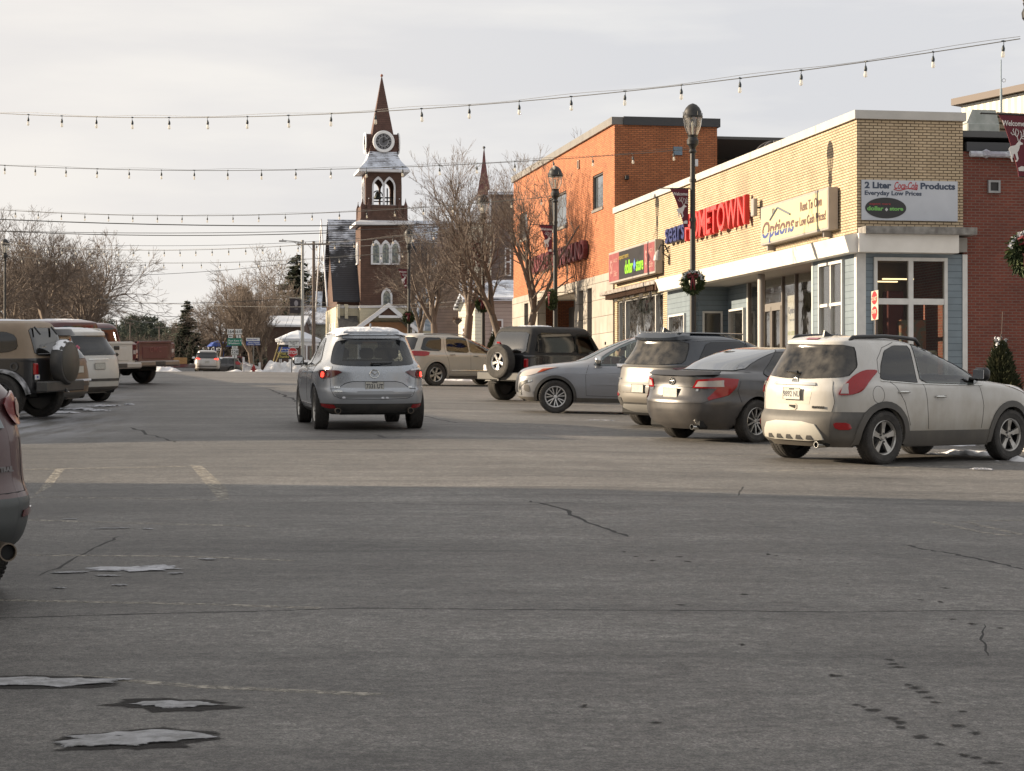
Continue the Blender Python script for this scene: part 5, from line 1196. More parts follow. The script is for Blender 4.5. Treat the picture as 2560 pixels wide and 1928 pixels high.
rearop=[(-.60,1.13),(.60,1.13),(.52,1.47),(-.52,1.47)]
sh.body(c,P_WHITE,zclad=lambda x:.66 if x<-.30 else(.42 if x>.45 and x<2.1 else.40),clad=M_CLADG,openings=[('R',sideop[0]),('R',sideop[1]),('L',sideop[0]),('L',sideop[1]),('B',rearop),('F',[(-.6,1.15),(.6,1.15),(.5,1.5),(-.5,1.5)])])
big=[[(-.02,1.09),(.60,1.055),(.67,1.05),(.72,1.53),(.42,1.53),(.20,1.46),(.06,1.28)],[(.74,1.05),(1.80,1.03),(1.98,1.09),(1.62,1.28),(1.22,1.45),(1.0,1.535),(.78,1.55)]]
for v in 'LR':
 for k,p_ in enumerate(big):sh.glass('side_window',v,p_,m=M_TINT if k==0 else M_CARGLASS)
sh.glass('rear_window','B',[(-.74,1.12),(-.2,1.085),(.2,1.085),(.74,1.12),(.80,1.25),(.62,1.53),(-.62,1.53),(-.80,1.25)],m=M_DUSTG,ring=.05)
sh.glass('windscreen','F',[(-.66,1.12),(.66,1.12),(.56,1.54),(-.56,1.54)],m=M_CARGLASS)
interior(c,sh,-.35,1.9,.62)
for sg in(1,-1):
 tl=[(sg*.71,.96),(sg*.79,1.12),(sg*.92,1.21),(sg*1.15,1.21),(sg*1.07,1.10),(sg*.97,.94),(sg*.83,.89),(sg*.67,.885)]
 l_=sh.patch('tail_lamp','B',tl,M_RED,.022,rnd=2);sh.patch('reverse_lens','B',[(sg*.71,.91),(sg*.72,1.02),(sg*.77,1.03),(sg*.80,.91)],M_CLEAR,.027,parent=l_)
 sh.patch('rear_reflector','B',[(sg*.70,.45),(sg*.66,.54),(sg*.86,.54),(sg*.90,.45)],M_RED,.012,rnd=1)
sh.patch('bumper_panel','B',[(-.52,.30),(-.50,.40),(-.40,.54),(.40,.54),(.50,.40),(.52,.30)],mat('silver_panel',(.42,.41,.37),.45,dirt=(.2,.7,DIRT,.5)),.014,rnd=1)
for k in range(5):sh.patch('bumper_slot','B',[(-.38+.17*k,.32),(-.36+.17*k,.37),(-.30+.17*k,.37),(-.27+.17*k,.32)],M_PLAST,.018)
sh.patch('chrome_or_shadow_bar','B',[(-.36,1.00),(-.34,1.035),(.34,1.035),(.36,1.00)],M_CHROME,.020)
sh.patch('plate_recess_shade','B',[(-.28,.76),(-.33,.985),(.33,.985),(.28,.76)],mat('white_recess_shade',(.40,.37,.31),.5),.002)  # flush patch, the recess shade is put into its darker white
plate(sh,.89,'9892 NU',off=.020,top='MAINE');emblem(sh,0,1.055,.045,'shields')
sh.patch('boot_latch','B',[(-.075,.68),(-.075,.765),(.075,.765),(.075,.68)],MATS['white_recess_shade'],.008,rnd=1);sh.patch('latch_grip','B',[(-.05,.70),(-.055,.745),(.055,.745),(.05,.725)],M_UNDER,.014)
badge_text(sh,'ENCORE',-.42,.725,.036,M_SEAM,xs=1.25)
wiper(sh,-.02,1.15,.22,1.17);sh.patch('high_brake_lamp','B',[(-.10,1.585),(-.10,1.605),(.10,1.605),(.10,1.585)],M_RED,.012)
for pl in([(-.60,.66),(-.64,.8),(-.58,1.06)],[(.60,.66),(.64,.8),(.58,1.06)]):sh.line('panel_gap','B',pl)
for v in 'LR':
 sh.line('door_gap',v,[(.48,.50),(.36,.80),(.20,1.02),(-.02,1.18),(.02,1.35),(.18,1.50),(.45,1.575)]);sh.line('door_gap',v,[(.76,1.05),(.80,.80),(.84,.45)]);sh.line('door_gap',v,[(1.92,.45),(1.95,.75),(1.88,1.03)])
 sh.line('chrome_line',v,[(-.02,1.075),(.60,1.04),(1.2,1.025),(1.95,1.02)],M_CHROME,.007,.006)
 handle(sh,v,.22+.12,.93,M_CHROME);handle(sh,v,1.05,.87,M_CHROME)
 sh.patch('sill_trim',v,[(.42,.24),(.42,.43),(2.12,.43),(2.12,.24)],M_CLADG,.012)
sh.line('fuel_flap','R',[(-.12+.10*math.cos(t),.90+.11*math.sin(t))for t in[2*math.pi*i/16 for i in range(17)]],sub=2,r=.003)
arch_trim(sh,'wheel_arch_trim',M_CLADG,.07)
mirror(sh,1.83,1.10,-1,M_FRIT);mirror(sh,1.83,1.10,1,M_FRIT)
rails(sh,-.32,1.05,.50,M_FRIT,.035,.026);fin(sh,-.15,M_FRIT,1.64,1.2);exhaust(sh,-.62,-.44,.25,.04,M_CHROME)
sh.line('tail_pipe','B',[(-.3,.3),(.2,.3)],M_EXH,.04,-.25)
sh.patch('head_lamp','F',[(.50,.80),(.60,.97),(.95,1.03),(1.1,1.0),(.8,.80)],M_CLEAR,.01,rnd=1,sym=True)
wheels(c,sh,1.545,.345,.22,kind='five')
# ---- dark grey sedan
P_GREY=mat('dark_grey_paint',(.050,.049,.052),.28,metal=.4,coat=.6,dirt=(.25,.85,(.13,.115,.10),.6))
c=place('sedan','dark grey sedan with small lip spoiler and tall red-and-clear tail lamps','car',0,0,32.75,H_R,GRT,X=3.20)
F=[(.18,3.55),(.35,3.75),(.55,3.78),(.72,3.68),(.82,3.45),(.90,3.0),(.96,2.45),(1.02,2.15),(1.12,1.95),(1.28,1.52),(1.40,1.05),(1.45,.70),(1.47,.40)]
B=[(.18,-.85),(.30,-.98),(.50,-1.06),(.62,-1.06),(.70,-1.02),(.92,-.98),(1.02,-.98),(1.06,-.90),(1.075,-.55),(1.10,-.32),(1.20,-.10),(1.32,.25),(1.41,.62),(1.455,.95),(1.47,1.15)]
Wd=[(.18,.78),(.35,.87),(.6,.91),(.8,.91),(.95,.88),(1.03,.80),(1.10,.72),(1.25,.65),(1.38,.57),(1.45,.46),(1.47,.32)]
B=[(z,x)for z,x in B]
F[-1]=(1.47,1.25);F=[(z,x+.0)for z,x in F];F[-2]=(1.45,1.30);F[-3]=(1.40,1.50);F[-4]=(1.28,1.85);F[-5]=(1.12,2.2)
F[-6]=(1.02,2.42);F[-7]=(.96,2.65)
sh=Shell(F,B,Wd,2.775,.33,n=6.5,m=2.8,gn=6,gm=3.0,belt=1.0,H=1.47)
rg=[(-.66,1.115),(.66,1.115),(.58,1.41),(-.58,1.41)]
s1=[[(.30,1.04),(.98,1.02),(.98,1.36),(.72,1.35)],[(1.06,1.02),(1.95,1.00),(1.6,1.30),(1.3,1.36),(1.06,1.37)]]
sh.body(c,P_GREY,openings=[('B',[(-.60,1.14),(.60,1.14),(.53,1.39),(-.53,1.39)]),('L',s1[0]),('R',s1[0]),('L',s1[1]),('R',s1[1]),('F',[(-.6,1.1),(.6,1.1),(.5,1.35),(-.5,1.35)])],zmin=.20)
sh.glass('rear_window','B',[(-.70,1.10),(.70,1.10),(.62,1.43),(-.62,1.43)],m=glassmat('sky_glass',(.20,.24,.26),.28))
sh.glass('windscreen','F',[(-.66,1.05),(.66,1.05),(.56,1.40),(-.56,1.40)])
for v in 'LR':
 sh.glass('side_window',v,[(.20,1.02),(1.02,.99),(1.02,1.40),(.72,1.39)],m=M_TINT);sh.glass('side_window',v,[(1.04,.99),(2.1,.98),(1.66,1.30),(1.34,1.40),(1.04,1.41)])
 sh.line('door_gap',v,[(.35,.45),(.28,.75),(.12,.95)]);sh.line('door_gap',v,[(1.05,.98),(1.05,.4)]);sh.line('panel_gap',v,[(-.36,.95),(-.42,.80),(-.36,.66),(-.34,.62)]);handle(sh,v,.45,.86,P_GREY);handle(sh,v,1.35,.84,P_GREY)
interior(c,sh,.2,2.1,.6,zf=.45)
for sg in(1,-1):
 l_=sh.patch('tail_lamp','B',[(sg*.42,.83),(sg*.48,.955),(sg*.80,.99),(sg*1.14,.97),(sg*1.10,.86),(sg*.98,.73),(sg*.72,.645),(sg*.68,.68),(sg*.80,.83)],M_RED,.016)
 sh.patch('reverse_lens','B',[(sg*.46,.85),(sg*.51,.935),(sg*.88,.955),(sg*.90,.86)],M_CLEAR,.021,parent=l_)
sh.patch('lip_spoiler','B',[(-.74,1.015),(-.74,1.05),(.74,1.05),(.74,1.015)],mat('dark_lip',(.035,.034,.036),.35),.045,skirt=.06)
plate(sh,.755,None,off=.014,w=.31,h=.155);emblem(sh,0,.925,.055,'loops');badge_text(sh,'CAMRY',.50,.80,.045,M_CHROME,xs=1.1);badge_text(sh,'SE',-.50,.80,.04,M_CHROME)
sh.line('panel_gap','B',[(-.72,.64),(-.60,.60),(0,.585),(.60,.60),(.72,.64)]);sh.patch('chrome_or_shadow_bar','B',[(-.42,.845),(-.42,.862),(.42,.862),(.42,.845)],mat('shadow_strip',(.02,.02,.02),.4),.012)  # last strip is shadow painted dark above the plate, not chrome
sh.patch('high_brake_lamp','B',[(-.12,1.128),(-.12,1.148),(.12,1.148),(.12,1.128)],M_CLEAR,-.0)
exhaust(sh,-.80,-.46,.24,.04,M_CHROME);wheels(c,sh,1.58,.33,.215,kind='slim',spokes=10)
for sg in(1,-1):mirror(sh,2.0,1.0,sg,P_GREY)
# ---- bronze three-row crossover
P_BRZ=mat('bronze_silver_paint',(.17,.16,.148),.36,metal=.3,coat=.3,dirt=(.3,1.1,(.15,.135,.112),.7))
c=place('crossover','dusty silver crossover with black roof, parked between the dark sedan and the silver crossover','car',0,0,37.55,H_R,GRT,X=2.98)
F=[(.20,3.5),(.4,3.72),(.65,3.76),(.85,3.66),(1.0,3.4),(1.08,2.8),(1.13,2.45),(1.25,2.2),(1.42,1.75),(1.56,1.3),(1.64,.9),(1.69,.5),(1.70,.3)]
B=[(.22,-.72),(.34,-.90),(.55,-1.0),(.72,-1.0),(.85,-.96),(1.05,-.92),(1.15,-.86),(1.3,-.74),(1.45,-.64),(1.56,-.62),(1.62,-.64),(1.66,-.5),(1.69,-.2),(1.70,0)]
Wd=[(.22,.82),(.35,.9),(.6,.945),(.8,.95),(1.0,.93),(1.12,.86),(1.25,.80),(1.45,.72),(1.58,.66),(1.65,.55),(1.70,.35)]
sh=Shell(F,B,Wd,2.815,.365,n=7,m=2.8,gn=6,gm=3.2,belt=1.1,H=1.70)
M_DKBLUE=mat('dark_blue_roof_and_shade',(.028,.034,.045),.25,coat=.6);sh.body(c,M_DKBLUE,zclad=1.12,clad=P_BRZ,cladname='lower_body',openings=[('B',[(-.62,1.17),(.62,1.17),(.54,1.50),(-.54,1.50)]),('L',[(.1,1.15),(.9,1.13),(.9,1.5),(.1,1.48)])])  # dark roof; pillars painted the same blue to stand for their shade
sh.glass('rear_window','B',[(-.82,1.16),(-.4,1.12),(.4,1.12),(.82,1.16),(.70,1.55),(-.70,1.55)],m=M_DUSTG)
for v in 'LR':
 sh.glass('side_window',v,[(-.34,1.16),(.98,1.11),(.98,1.56),(.0,1.53)],m=M_TINT);sh.glass('side_window',v,[(1.02,1.11),(2.15,1.09),(1.7,1.42),(1.35,1.55),(1.02,1.57)],m=M_TINT)
 sh.patch('roof_side',v,[(-.45,1.535),(-.45,1.64),(1.2,1.665),(1.6,1.58),(1.9,1.45),(1.66,1.52),(1.35,1.585),(.9,1.59),(.0,1.56)],M_DKBLUE,.006)
 handle(sh,v,.55,.98,P_BRZ);handle(sh,v,1.5,.96,P_BRZ);sh.line('door_gap',v,[(1.0,1.1),(1.0,.4)]);mirror(sh,2.1,1.12,1 if v=='L' else-1,P_BRZ)
mbr=MB();zz=[(sh.H-.045,.06),(sh.H-.02,.16)]
mbr.bbox(-.52,1.15,-.52,.52,sh.H-.02,sh.H+.008,b=.02);mbr.build('roof_panel',M_DKBLUE,c,smooth=True,sharp=30)
sh.patch('roof_spoiler','B',[(-.66,1.57),(-.60,1.64),(.60,1.64),(.66,1.57)],M_DKBLUE,.05,skirt=.1)
sh.patch('beltline_strip','B',[(-.90,1.075),(-.90,1.105),(.90,1.105),(.90,1.075)],M_PLAST,.012)
for sg in(1,-1):
 sh.patch('tail_lamp','B',[(sg*.62,1.07),(sg*1.02,1.09),(sg*1.16,1.06),(sg*1.04,.98),(sg*.94,.84),(sg*.86,.80),(sg*.90,.98),(sg*.80,1.03)],M_REDD,.016,rnd=1)
 sh.patch('rear_reflector','B',[(sg*.60,.545),(sg*.56,.60),(sg*.95,.63),(sg*1.0,.56)],M_RED,.014,rnd=1)
 sh.patch('bumper_mesh','B',[(sg*.46,.40),(sg*.50,.53),(sg*.92,.53),(sg*.86,.40)],M_PLAST,.010)
sh.patch('skid_plate','B',[(-.66,.30),(-.44,.42),(.44,.42),(.66,.30),(.60,.24),(-.60,.24)],mat('satin_silver',(.45,.44,.42),.35,metal=.5),.016)
plate(sh,.70,None,off=.012);badge_text(sh,'KIA',0,.985,.085,M_CHROME,xs=1.5,bold=.006);badge_text(sh,'SORENTO',.64,.86,.035,M_CHROME,xs=1.3)
sh.line('panel_gap','B',[(-.80,.95),(-.74,.74),(-.55,.62),(.55,.62),(.74,.74),(.80,.95)]);sh.patch('plate_recess_shade','B',[(-.46,.64),(-.52,.80),(.52,.80),(.46,.64)],mat('bronze_recess_shade',(.13,.125,.115),.5),.003)  # plate patch lies flush, its darker bronze paints the shade of the recess
sh.patch('black_sill','B',[(-.70,.38),(-.70,.45),(.70,.45),(.70,.38)],M_PLAST,.008);fin(sh,-.28,M_FRIT,1.70,1.5);interior(c,sh,-.3,2.1,.62)
wheels(c,sh,1.63,.365,.235,kind='slim',spokes=8);arch_trim(sh,'wheel_arch_trim',M_CLADG,.05)
# ---- silver-grey crossover pulling out, with its driver
P_STEEL=mat('steel_grey_paint',(.25,.26,.285),.28,metal=.45,coat=.5,dirt=(.25,.75,(.20,.18,.16),.5))
hd=R(176);c=place('crossover','steel grey crossover seen side-on, driver inside and snow on its roof','car',0,0,44.2,hd,None,X=3.62)
F=[(0.2,3.34),(0.33,3.50),(0.5,3.55),(0.72,3.53),(0.88,3.44),(0.97,3.2),(1.034,2.75),(1.09,2.32),(1.168,2.12),(1.336,1.80),(1.47,1.50),(1.582,1.18),(1.672,.82),(1.717,.50)]
B=[(0.22,-.70),(0.34,-.80),(0.6,-.84),(0.85,-.82),(1,-.78),(1.168,-.70),(1.336,-.60),(1.504,-.48),(1.616,-.40),(1.672,-.30),(1.717,-.1)]
Wd=[(0.22,.80),(0.35,.86),(0.6,.885),(0.8,.885),(0.95,.87),(1.056,.80),(1.224,.74),(1.392,.67),(1.56,.60),(1.65,.50),(1.717,.32)]
sh=Shell(F,B,Wd,2.67,.345,n=6.5,m=2.9,gn=6,gm=3.2,belt=1.0,H=1.717,step=.03)
fw=[(.83,1.045),(1.82,1.034),(1.60,1.213),(1.32,1.392),(1.10,1.493),(.86,1.571)];rw=[(-.06,1.112),(.75,1.067),(.77,1.571),(.13,1.538)]
sh.body(c,P_STEEL,zclad=.33,clad=M_CLADG,openings=[('L',fw),('R',fw),('L',rw),('R',rw),('F',[(-.6,1.157),(.6,1.157),(.5,1.56),(-.5,1.56)])],zmin=.24)
M_CLR=glassmat('clear_car_glass',(.66,.72,.70),.07)
for v in 'LR':
 sh.glass('side_window',v,[(.80,1.022),(1.90,1.011),(1.66,1.235),(1.36,1.42),(1.12,1.532),(.84,1.605)],m=M_CLR,ring=.04);sh.glass('side_window',v,[(-.15,1.09),(.78,1.034),(.80,1.61),(.1,1.571)],m=M_TINT,ring=.035)
 sh.line('door_gap',v,[(.80,1.022),(.84,.70),(.86,.36)]);sh.line('door_gap',v,[(2.02,.38),(2.04,.8),(1.98,1.022)]);sh.line('door_gap',v,[(.86,.36),(2.02,.38)]);sh.line('body_crease',v,[(-.2,.93),(1.0,.88),(2.0,.84),(2.5,.84)],P_STEEL,.010,-.002)
 sh.patch('door_moulding',v,[(.92,.60),(.92,.635),(1.92,.645),(1.92,.61)],P_STEEL,.016);handle(sh,v,1.05,.90,M_SEAM);handle(sh,v,.25,.92,M_SEAM)
 sh.patch('fog_lamp_recess',v,[(3.20,.42),(3.22,.58),(3.34,.60),(3.34,.46)],M_PLAST,.004,rnd=1)
sh.patch('front_chrome','F',[(.55,.36),(.58,.64),(.90,.70),(.92,.65),(.66,.58),(.64,.38)],M_CHROME,.012,sym=True,rnd=1)
for o_ in sh.patch('head_lamp','F',[(.52,.74),(.56,.86),(.95,.96),(1.20,.97),(1.06,.86),(.80,.76)],M_CLEAR,.010,rnd=1,sym=True):pass
for sg in(1,-1):sh.patch('side_marker','F',[(sg*.98,.84),(sg*1.0,.92),(sg*1.16,.95),(sg*1.08,.87)],mat('amber_lens',(.35,.06,.02),.2),.015)
sh.patch('grille','F',[(-.50,.42),(-.50,.84),(.50,.84),(.50,.42)],M_FRIT,.008);arch_trim(sh,'wheel_arch_trim',M_PLAST,.05,.014)
sh.patch('head_lamp_snow','L',[(2.08,.86),(2.0,1),(2.2,1.034),(2.42,.99),(2.32,.88)],M_ICE,.012,rnd=1);sh.patch('sill_snow','L',[(.90,1),(.90,1.045),(1.40,1.045),(1.38,.985)],M_SNOW,.03)
sh.glass('windscreen','F',[(-.66,1.09),(.66,1.09),(.54,1.582),(-.54,1.582)],m=M_CLR);snowcap(sh,-.35,1.0,.60,.012,4,.012);sh.patch('pillar_snow','L',[(.9,1.622),(.9,1.655),(1.15,1.605),(1.42,1.459),(1.70,1.28),(1.68,1.252),(1.40,1.431),(1.13,1.566)],M_ICE,.010)
sh.glass('rear_window','B',[(-.66,1.168),(.66,1.168),(.58,1.56),(-.58,1.56)],m=M_TINT)
interior(c,sh,-.2,1.95,.62);mirror(sh,1.78,1.06,1,M_CHROME);mirror(sh,1.78,1.06,-1,M_CHROME);wheels(c,sh,1.545,.345,.22,kind='fork',spokes=7,steer=R(4),rm=mat('bright_alloy',(.62,.61,.60),.3,metal=.6))
OUT=c
# driver: one continuous body, head with face, hair and glasses as children
def figure(par_loc,rz,z):
 t=thing('person','driver in a dark jacket and sunglasses at the wheel of the steel grey crossover','person',par_loc,rz)
 t.location.z+=0
 me=bpy.data.meshes.new('body');V=[(0,0,.0),(.02,0,.22),(.03,0,.42),(.05,0,.52),(.07,0,.585),(.04,.19,.44),(.14,.24,.22),(.36,.16,.28),(.44,.14,.33),(.04,-.19,.44),(.14,-.24,.22),(.36,-.16,.28),(.44,-.14,.33),(.30,.12,-.02),(.30,-.12,-.02),(.62,.12,-.04),(.62,-.12,-.04),(.66,.12,-.35),(.66,-.12,-.35)]
 E=[(0,1),(1,2),(2,3),(3,4),(2,5),(5,6),(6,7),(7,8),(2,9),(9,10),(10,11),(11,12),(0,13),(0,14),(13,15),(14,16),(15,17),(16,18)]
 me.from_pydata(V,E,[]);o=bpy.data.objects.new('body',me);COL.objects.link(o);sk=o.modifiers.new('s','SKIN');sb=o.modifiers.new('d','SUBSURF');sb.levels=2
 rad=[.15,.16,.15,.07,.055,.075,.055,.042,.045,.075,.055,.042,.045,.09,.09,.07,.07,.055,.055]
 for v,r_ in zip(me.skin_vertices[0].data,rad):v.radius=(r_,r_*1.1)
 me.skin_vertices[0].data[0].use_root=True
 dg=bpy.context.evaluated_depsgraph_get();nm=bpy.data.meshes.new_from_object(o.evaluated_get(dg));bpy.data.objects.remove(o)
 o=bpy.data.objects.new('body',nm);COL.objects.link(o);o.parent=t;nm.materials.append(mat('dark_jacket',(.03,.03,.04),.85))
 for p in nm.polygons:p.use_smooth=True
 M_SKIN=mat('skin',(.42,.25,.18),.6)
 mb=MB();n=20;rows=[(-.125,.030,.028,.02),(-.105,.052,.046,.022),(-.075,.066,.058,.014),(-.04,.078,.068,.004),(0,.086,.074,0),(.04,.090,.078,-.004),(.075,.086,.074,-.008),(.105,.066,.058,-.012),(.125,.035,.03,-.014)]
 for zz,rx,ry,cx in rows:
  for j in range(n):
   a=2*math.pi*j/n;x=cx+rx*math.cos(a);y=ry*math.sin(a)
   if abs(math.sin(a))<.35 and math.cos(a)>0:x+={-.075:.004,-.04:.020,0:.010,.04:.002}.get(zz,0)*(1-abs(math.sin(a))/.35)
   mb.v.append((.09+x,y,.70+zz))
 for i in range(len(rows)-1):
  for j in range(n):mb.f.append((i*n+j,i*n+(j+1)%n,(i+1)*n+(j+1)%n,(i+1)*n+j))
 mb.f+=[tuple(reversed(range(n))),tuple(range((len(rows)-1)*n,len(rows)*n))]
 for sg in(-1,1):mb.bbox(.075,.11,sg*.078-.008,sg*.078+.008,.67,.73,b=.006)
 hd_=mb.build('head',M_SKIN,t,smooth=True)
 mb=MB();n=20
 for k,(zz,r_)in enumerate(((.0,.092),(.05,.104),(.09,.098),(.12,.075),(.14,.02))):
  for j in range(n):a=2*math.pi*j/n;mb.v.append((.075+r_*math.cos(a)*(1.02 if math.cos(a)<0 or zz>.03 else.3),r_*.92*math.sin(a),.70+zz+(.055 if math.cos(a)>.3 and zz<.05 else 0)))
 for i in range(4):
  for j in range(n):mb.f.append((i*n+j,i*n+(j+1)%n,(i+1)*n+(j+1)%n,(i+1)*n+j))
 mb.build('hair',mat('dark_hair',(.025,.02,.018),.8),t,smooth=True)
 mb=MB()
 for sg in(-1,1):mb.bbox(.168,.182,sg*.033-.026,sg*.033+.026,.685,.725,b=.008).tube([(.172,sg*.058,.715),(.08,sg*.082,.715)],.004,5)
 mb.build('sunglasses',M_FRIT,t)
 for sg in(-1,1):
  mb=MB();mb.bbox(.40,.49,sg*.15-.02,sg*.15+.02,.30,.37,b=.014)
  for k in range(4):mb.tube([(.47,sg*.15,.315+k*.016),(.505,sg*.15,.318+k*.016),(.515,sg*(.15-.03),.318+k*.016),(.495,sg*(.15-.045),.318+k*.016)],.008,6)
  mb.tube([(.43,sg*.15,.37),(.45,sg*.13,.392),(.475,sg*.115,.395)],.009,6);mb.build('hand',M_SKIN,t,smooth=True)
 return t
bpy.context.view_layer.update()
pw=Matrix.LocRotScale(OUT.location,OUT.rotation_euler,None)@Vector((1.22,.37,.64));figure(tuple(pw),OUT.rotation_euler.z,0)
# ---- open-street off-roaders (soft top / hard top)
def offroader(name,label,X,Y,hdg,group,paint,top,topm_soft,spare_cover,plate_txt,snow=0,flare=None,white_plate=False):
 c=place(name,label,'car',0,0,Y,hdg,group,X=X);wb=2.95;wr=.43
 F=[(.48,3.42),(.60,3.46),(.95,3.46),(1.08,3.42),(1.12,2.9),(1.16,2.35),(1.20,2.05),(1.3,1.96),(1.7,1.66),(1.78,1.60),(1.84,1.5),(1.86,1.35)]
 B=[(.48,-.62),(.60,-.64),(1.1,-.64),(1.18,-.62),(1.5,-.52),(1.74,-.42),(1.82,-.36),(1.86,-.2)]
 Wd=[(.48,.74),(.6,.775),(1.12,.775),(1.2,.76),(1.5,.72),(1.72,.67),(1.80,.62),(1.86,.46)]
 sh=Shell(F,B,Wd,wb,wr,n=16,m=14,gn=14,gm=10,belt=1.16,H=1.86,arch=.50)
 fl=lambda cx:1.16
 tub=sh.body(c,topm_soft,zclad=1.155,clad=paint,openings=[('B',[(-.56,1.24),(.56,1.24),(.50,1.66),(-.50,1.66)]),('L',[(.3,1.24),(1.0,1.24),(1.0,1.62),(.34,1.62)]),('R',[(.3,1.24),(1.0,1.24),(1.0,1.62),(.34,1.62)]),('L',[(1.1,1.24),(1.72,1.24),(1.5,1.62),(1.1,1.62)]),('R',[(1.1,1.24),(1.72,1.24),(1.5,1.62),(1.1,1.62)])],zmin=.50,cladname='tub');tub.name='top'
 gm=glassmat('soft_window',(.30,.29,.26),.16,.10)if top=='soft' else M_TINT
 sh.glass('rear_window','B',[(-.62,1.20),(.62,1.20),(.56,1.72),(-.56,1.72)],m=gm,ringm=topm_soft if top=='soft' else None,ring=.05)
 for v in 'LR':
  if top=='soft':
   sh.glass('side_window',v,[(-.42,1.22),(.95,1.22),(.95,1.70),(-.26,1.70)],m=M_TINT,ringm=topm_soft,ring=.07);sh.glass('side_window',v,[(1.02,1.20),(1.80,1.20),(1.58,1.68),(1.02,1.68)],m=M_CLR)
   sh.line('roll_bar',v,[(-.10,1.68),(.55,1.25)],M_UNDER,.03,-.12)
  else:
   sh.glass('side_window',v,[(-.34,1.26),(.88,1.26),(.88,1.66),(-.24,1.66)],m=M_TINT,rn=2,k=.2);sh.glass('side_window',v,[(1.02,1.20),(1.80,1.20),(1.58,1.68),(1.02,1.68)],m=M_TINT)
  sg=1 if v=='L' else-1
  for ax in(0,wb):
   P=[(ax+.56*math.cos(t),wr+.53*math.sin(t))for t in[math.pi*(.06+.88*i/14)for i in range(15)]]
   mb=MB();o_=0
   for(a_p,b_p)in P:mb.v+=[(a_p,sg*.70,b_p),(a_p,sg*.90,b_p-.01),(a_p,sg*.91,b_p-.07),(a_p,sg*.88,b_p-.05),(a_p,sg*.70,b_p-.04)]
   for i in range(14):
    for j in range(4):mb.f.append((i*5+j,i*5+j+1,i*5+j+6,i*5+j+5))
   mb.build('fender_flare',flare or M_PLAST,c,smooth=True,sharp=40)
  sh.line('door_gap',v,[(1.0,1.15),(1.0,.62)]);sh.line('door_gap',v,[(1.86,1.15),(1.86,.62)]);handle(sh,v,1.15,1.03,M_FRIT)
  mirror(sh,1.8,1.16,sg,M_FRIT);MB().bbox(-.662,-.60,min(sg*.60,sg*.72),max(sg*.60,sg*.72),.84,1.06,b=.015).build('tail_lamp',M_RED,c)
 if top=='hard':
  mb=MB().bbox(-.66,-.64,-.60,.60,1.21,1.24,b=.006);
  for y in(-.35,.35):mb.tube([(-.46,y,1.74),(-.58,y,1.60)],.02,6)
  mb.build('window_hinge',M_FRIT,c)
  MB().lathe([(.085,0),(.085,.02),(.05,.02),(.05,-.01)],18,T(-.25,.775,1.0)@RX(-math.pi/2),cap=False).build('fuel_filler',M_PLAST,c)
 mb=MB().bbox(-.92,-.70,-.80,.80,.52,.72,b=.02).bbox(-.90,-.62,-.30,.30,.54,.66,b=.02).bbox(-.95,-.90,-.035,.035,.50,.57,b=.008)
 mb.build('rear_bumper',mat('bumper_steel',(.028,.028,.029),.55,noise=(4,(.05,.048,.045),.2)),c);MB().bbox(3.50,3.70,-.80,.80,.52,.70,b=.03).build('front_bumper',M_PLAST,c)
 MB().bbox(-.02,3.2,-.36,.36,.40,.60,b=.03).bbox(-.05,.05,-.66,.66,wr-.06,wr+.06,b=.03).lathe([(.0,-.16),(.14,-.08),(.14,.08),(0,.16)],14,T(0,.1,wr)@RX(math.pi/2)).build('axle',M_UNDER,c)
 for y in(-.50,.50):sh.line('tailgate_gap','B',[(y,.68),(y,1.14)])
 if spare_cover:
  o_=MB().lathe([(.0,-.13),(.34,-.13),(.40,-.10),(.42,-.03),(.42,.08),(.395,.13),(.37,.14),(0,.145)],44,T(-.86,-.06,1.06)@RY(-math.pi/2)).build('spare_wheel_cover',M_PLAST,c,smooth=True,sharp=30)
  MB().lathe([(.0,.147),(.35,.147),(.355,.140)],40,T(-.86,-.06,1.06)@RY(-math.pi/2)).build('cover_face',mat('brown_cover',(.065,.058,.046),.6),o_,smooth=True)
  if snow:
   mb=MB();
   for i in range(13):
    t=R(35)+R(110)*i/12
    for k,(xx,rr_)in enumerate(((-.80,.405),(-.80,.432),(-.90,.436),(-.985,.40))):mb.v.append((xx+.02*math.sin(i*2.1),-.06+rr_*math.cos(t),1.06+rr_*math.sin(t)+(.008*math.sin(i*3)if k in(1,2)else 0)))
   for i in range(12):
    for k in range(3):mb.f.append((i*4+k,i*4+k+1,i*4+k+5,i*4+k+4))
   mb.build('cover_snow',M_SNOW,c,smooth=True)
 else:
  hub=wheel(c,0,0,.415,.26,5,'five',.225,mat('bright_alloy',(.62,.61,.60),.3,metal=.6));
  Mx=T(-.90,-.02,.985)@RZ(math.pi/2)@T(0,0,-.415)
  hub.matrix_parent_inverse=Matrix.Identity(4);hub.matrix_basis=Mx;hub.name='spare_wheel'
  MB().bbox(-.97,-.93,-.07,.05,1.42,1.47,b=.01).tube([(-.66,0,1.2),(-.90,0,1.44)],.02,6).build('high_brake_lamp',M_RED,c)
 if plate_txt:
  MB().bbox(-.672,-.66,.58,.76,.755,.845,b=.003).build('licence_plate',mat('white_plate',(.6,.6,.62),.5),c)if not white_plate else MB().bbox(-.70,-.69,.50,.80,.74,.89,b=.003).build('licence_plate',mat('white_plate',(.6,.6,.62),.5),c)
  moved(text_mb(plate_txt,.09 if white_plate else.05,.001,.002,xs=.8),Matrix(((0,1,0,-.702 if white_plate else-.6735),(-1,0,0,.65 if white_plate else.67),(0,0,1,.81 if white_plate else.80),(0,0,0,1)))).build('plate_number',mat('blue_ink',(.03,.05,.30),.6),c)
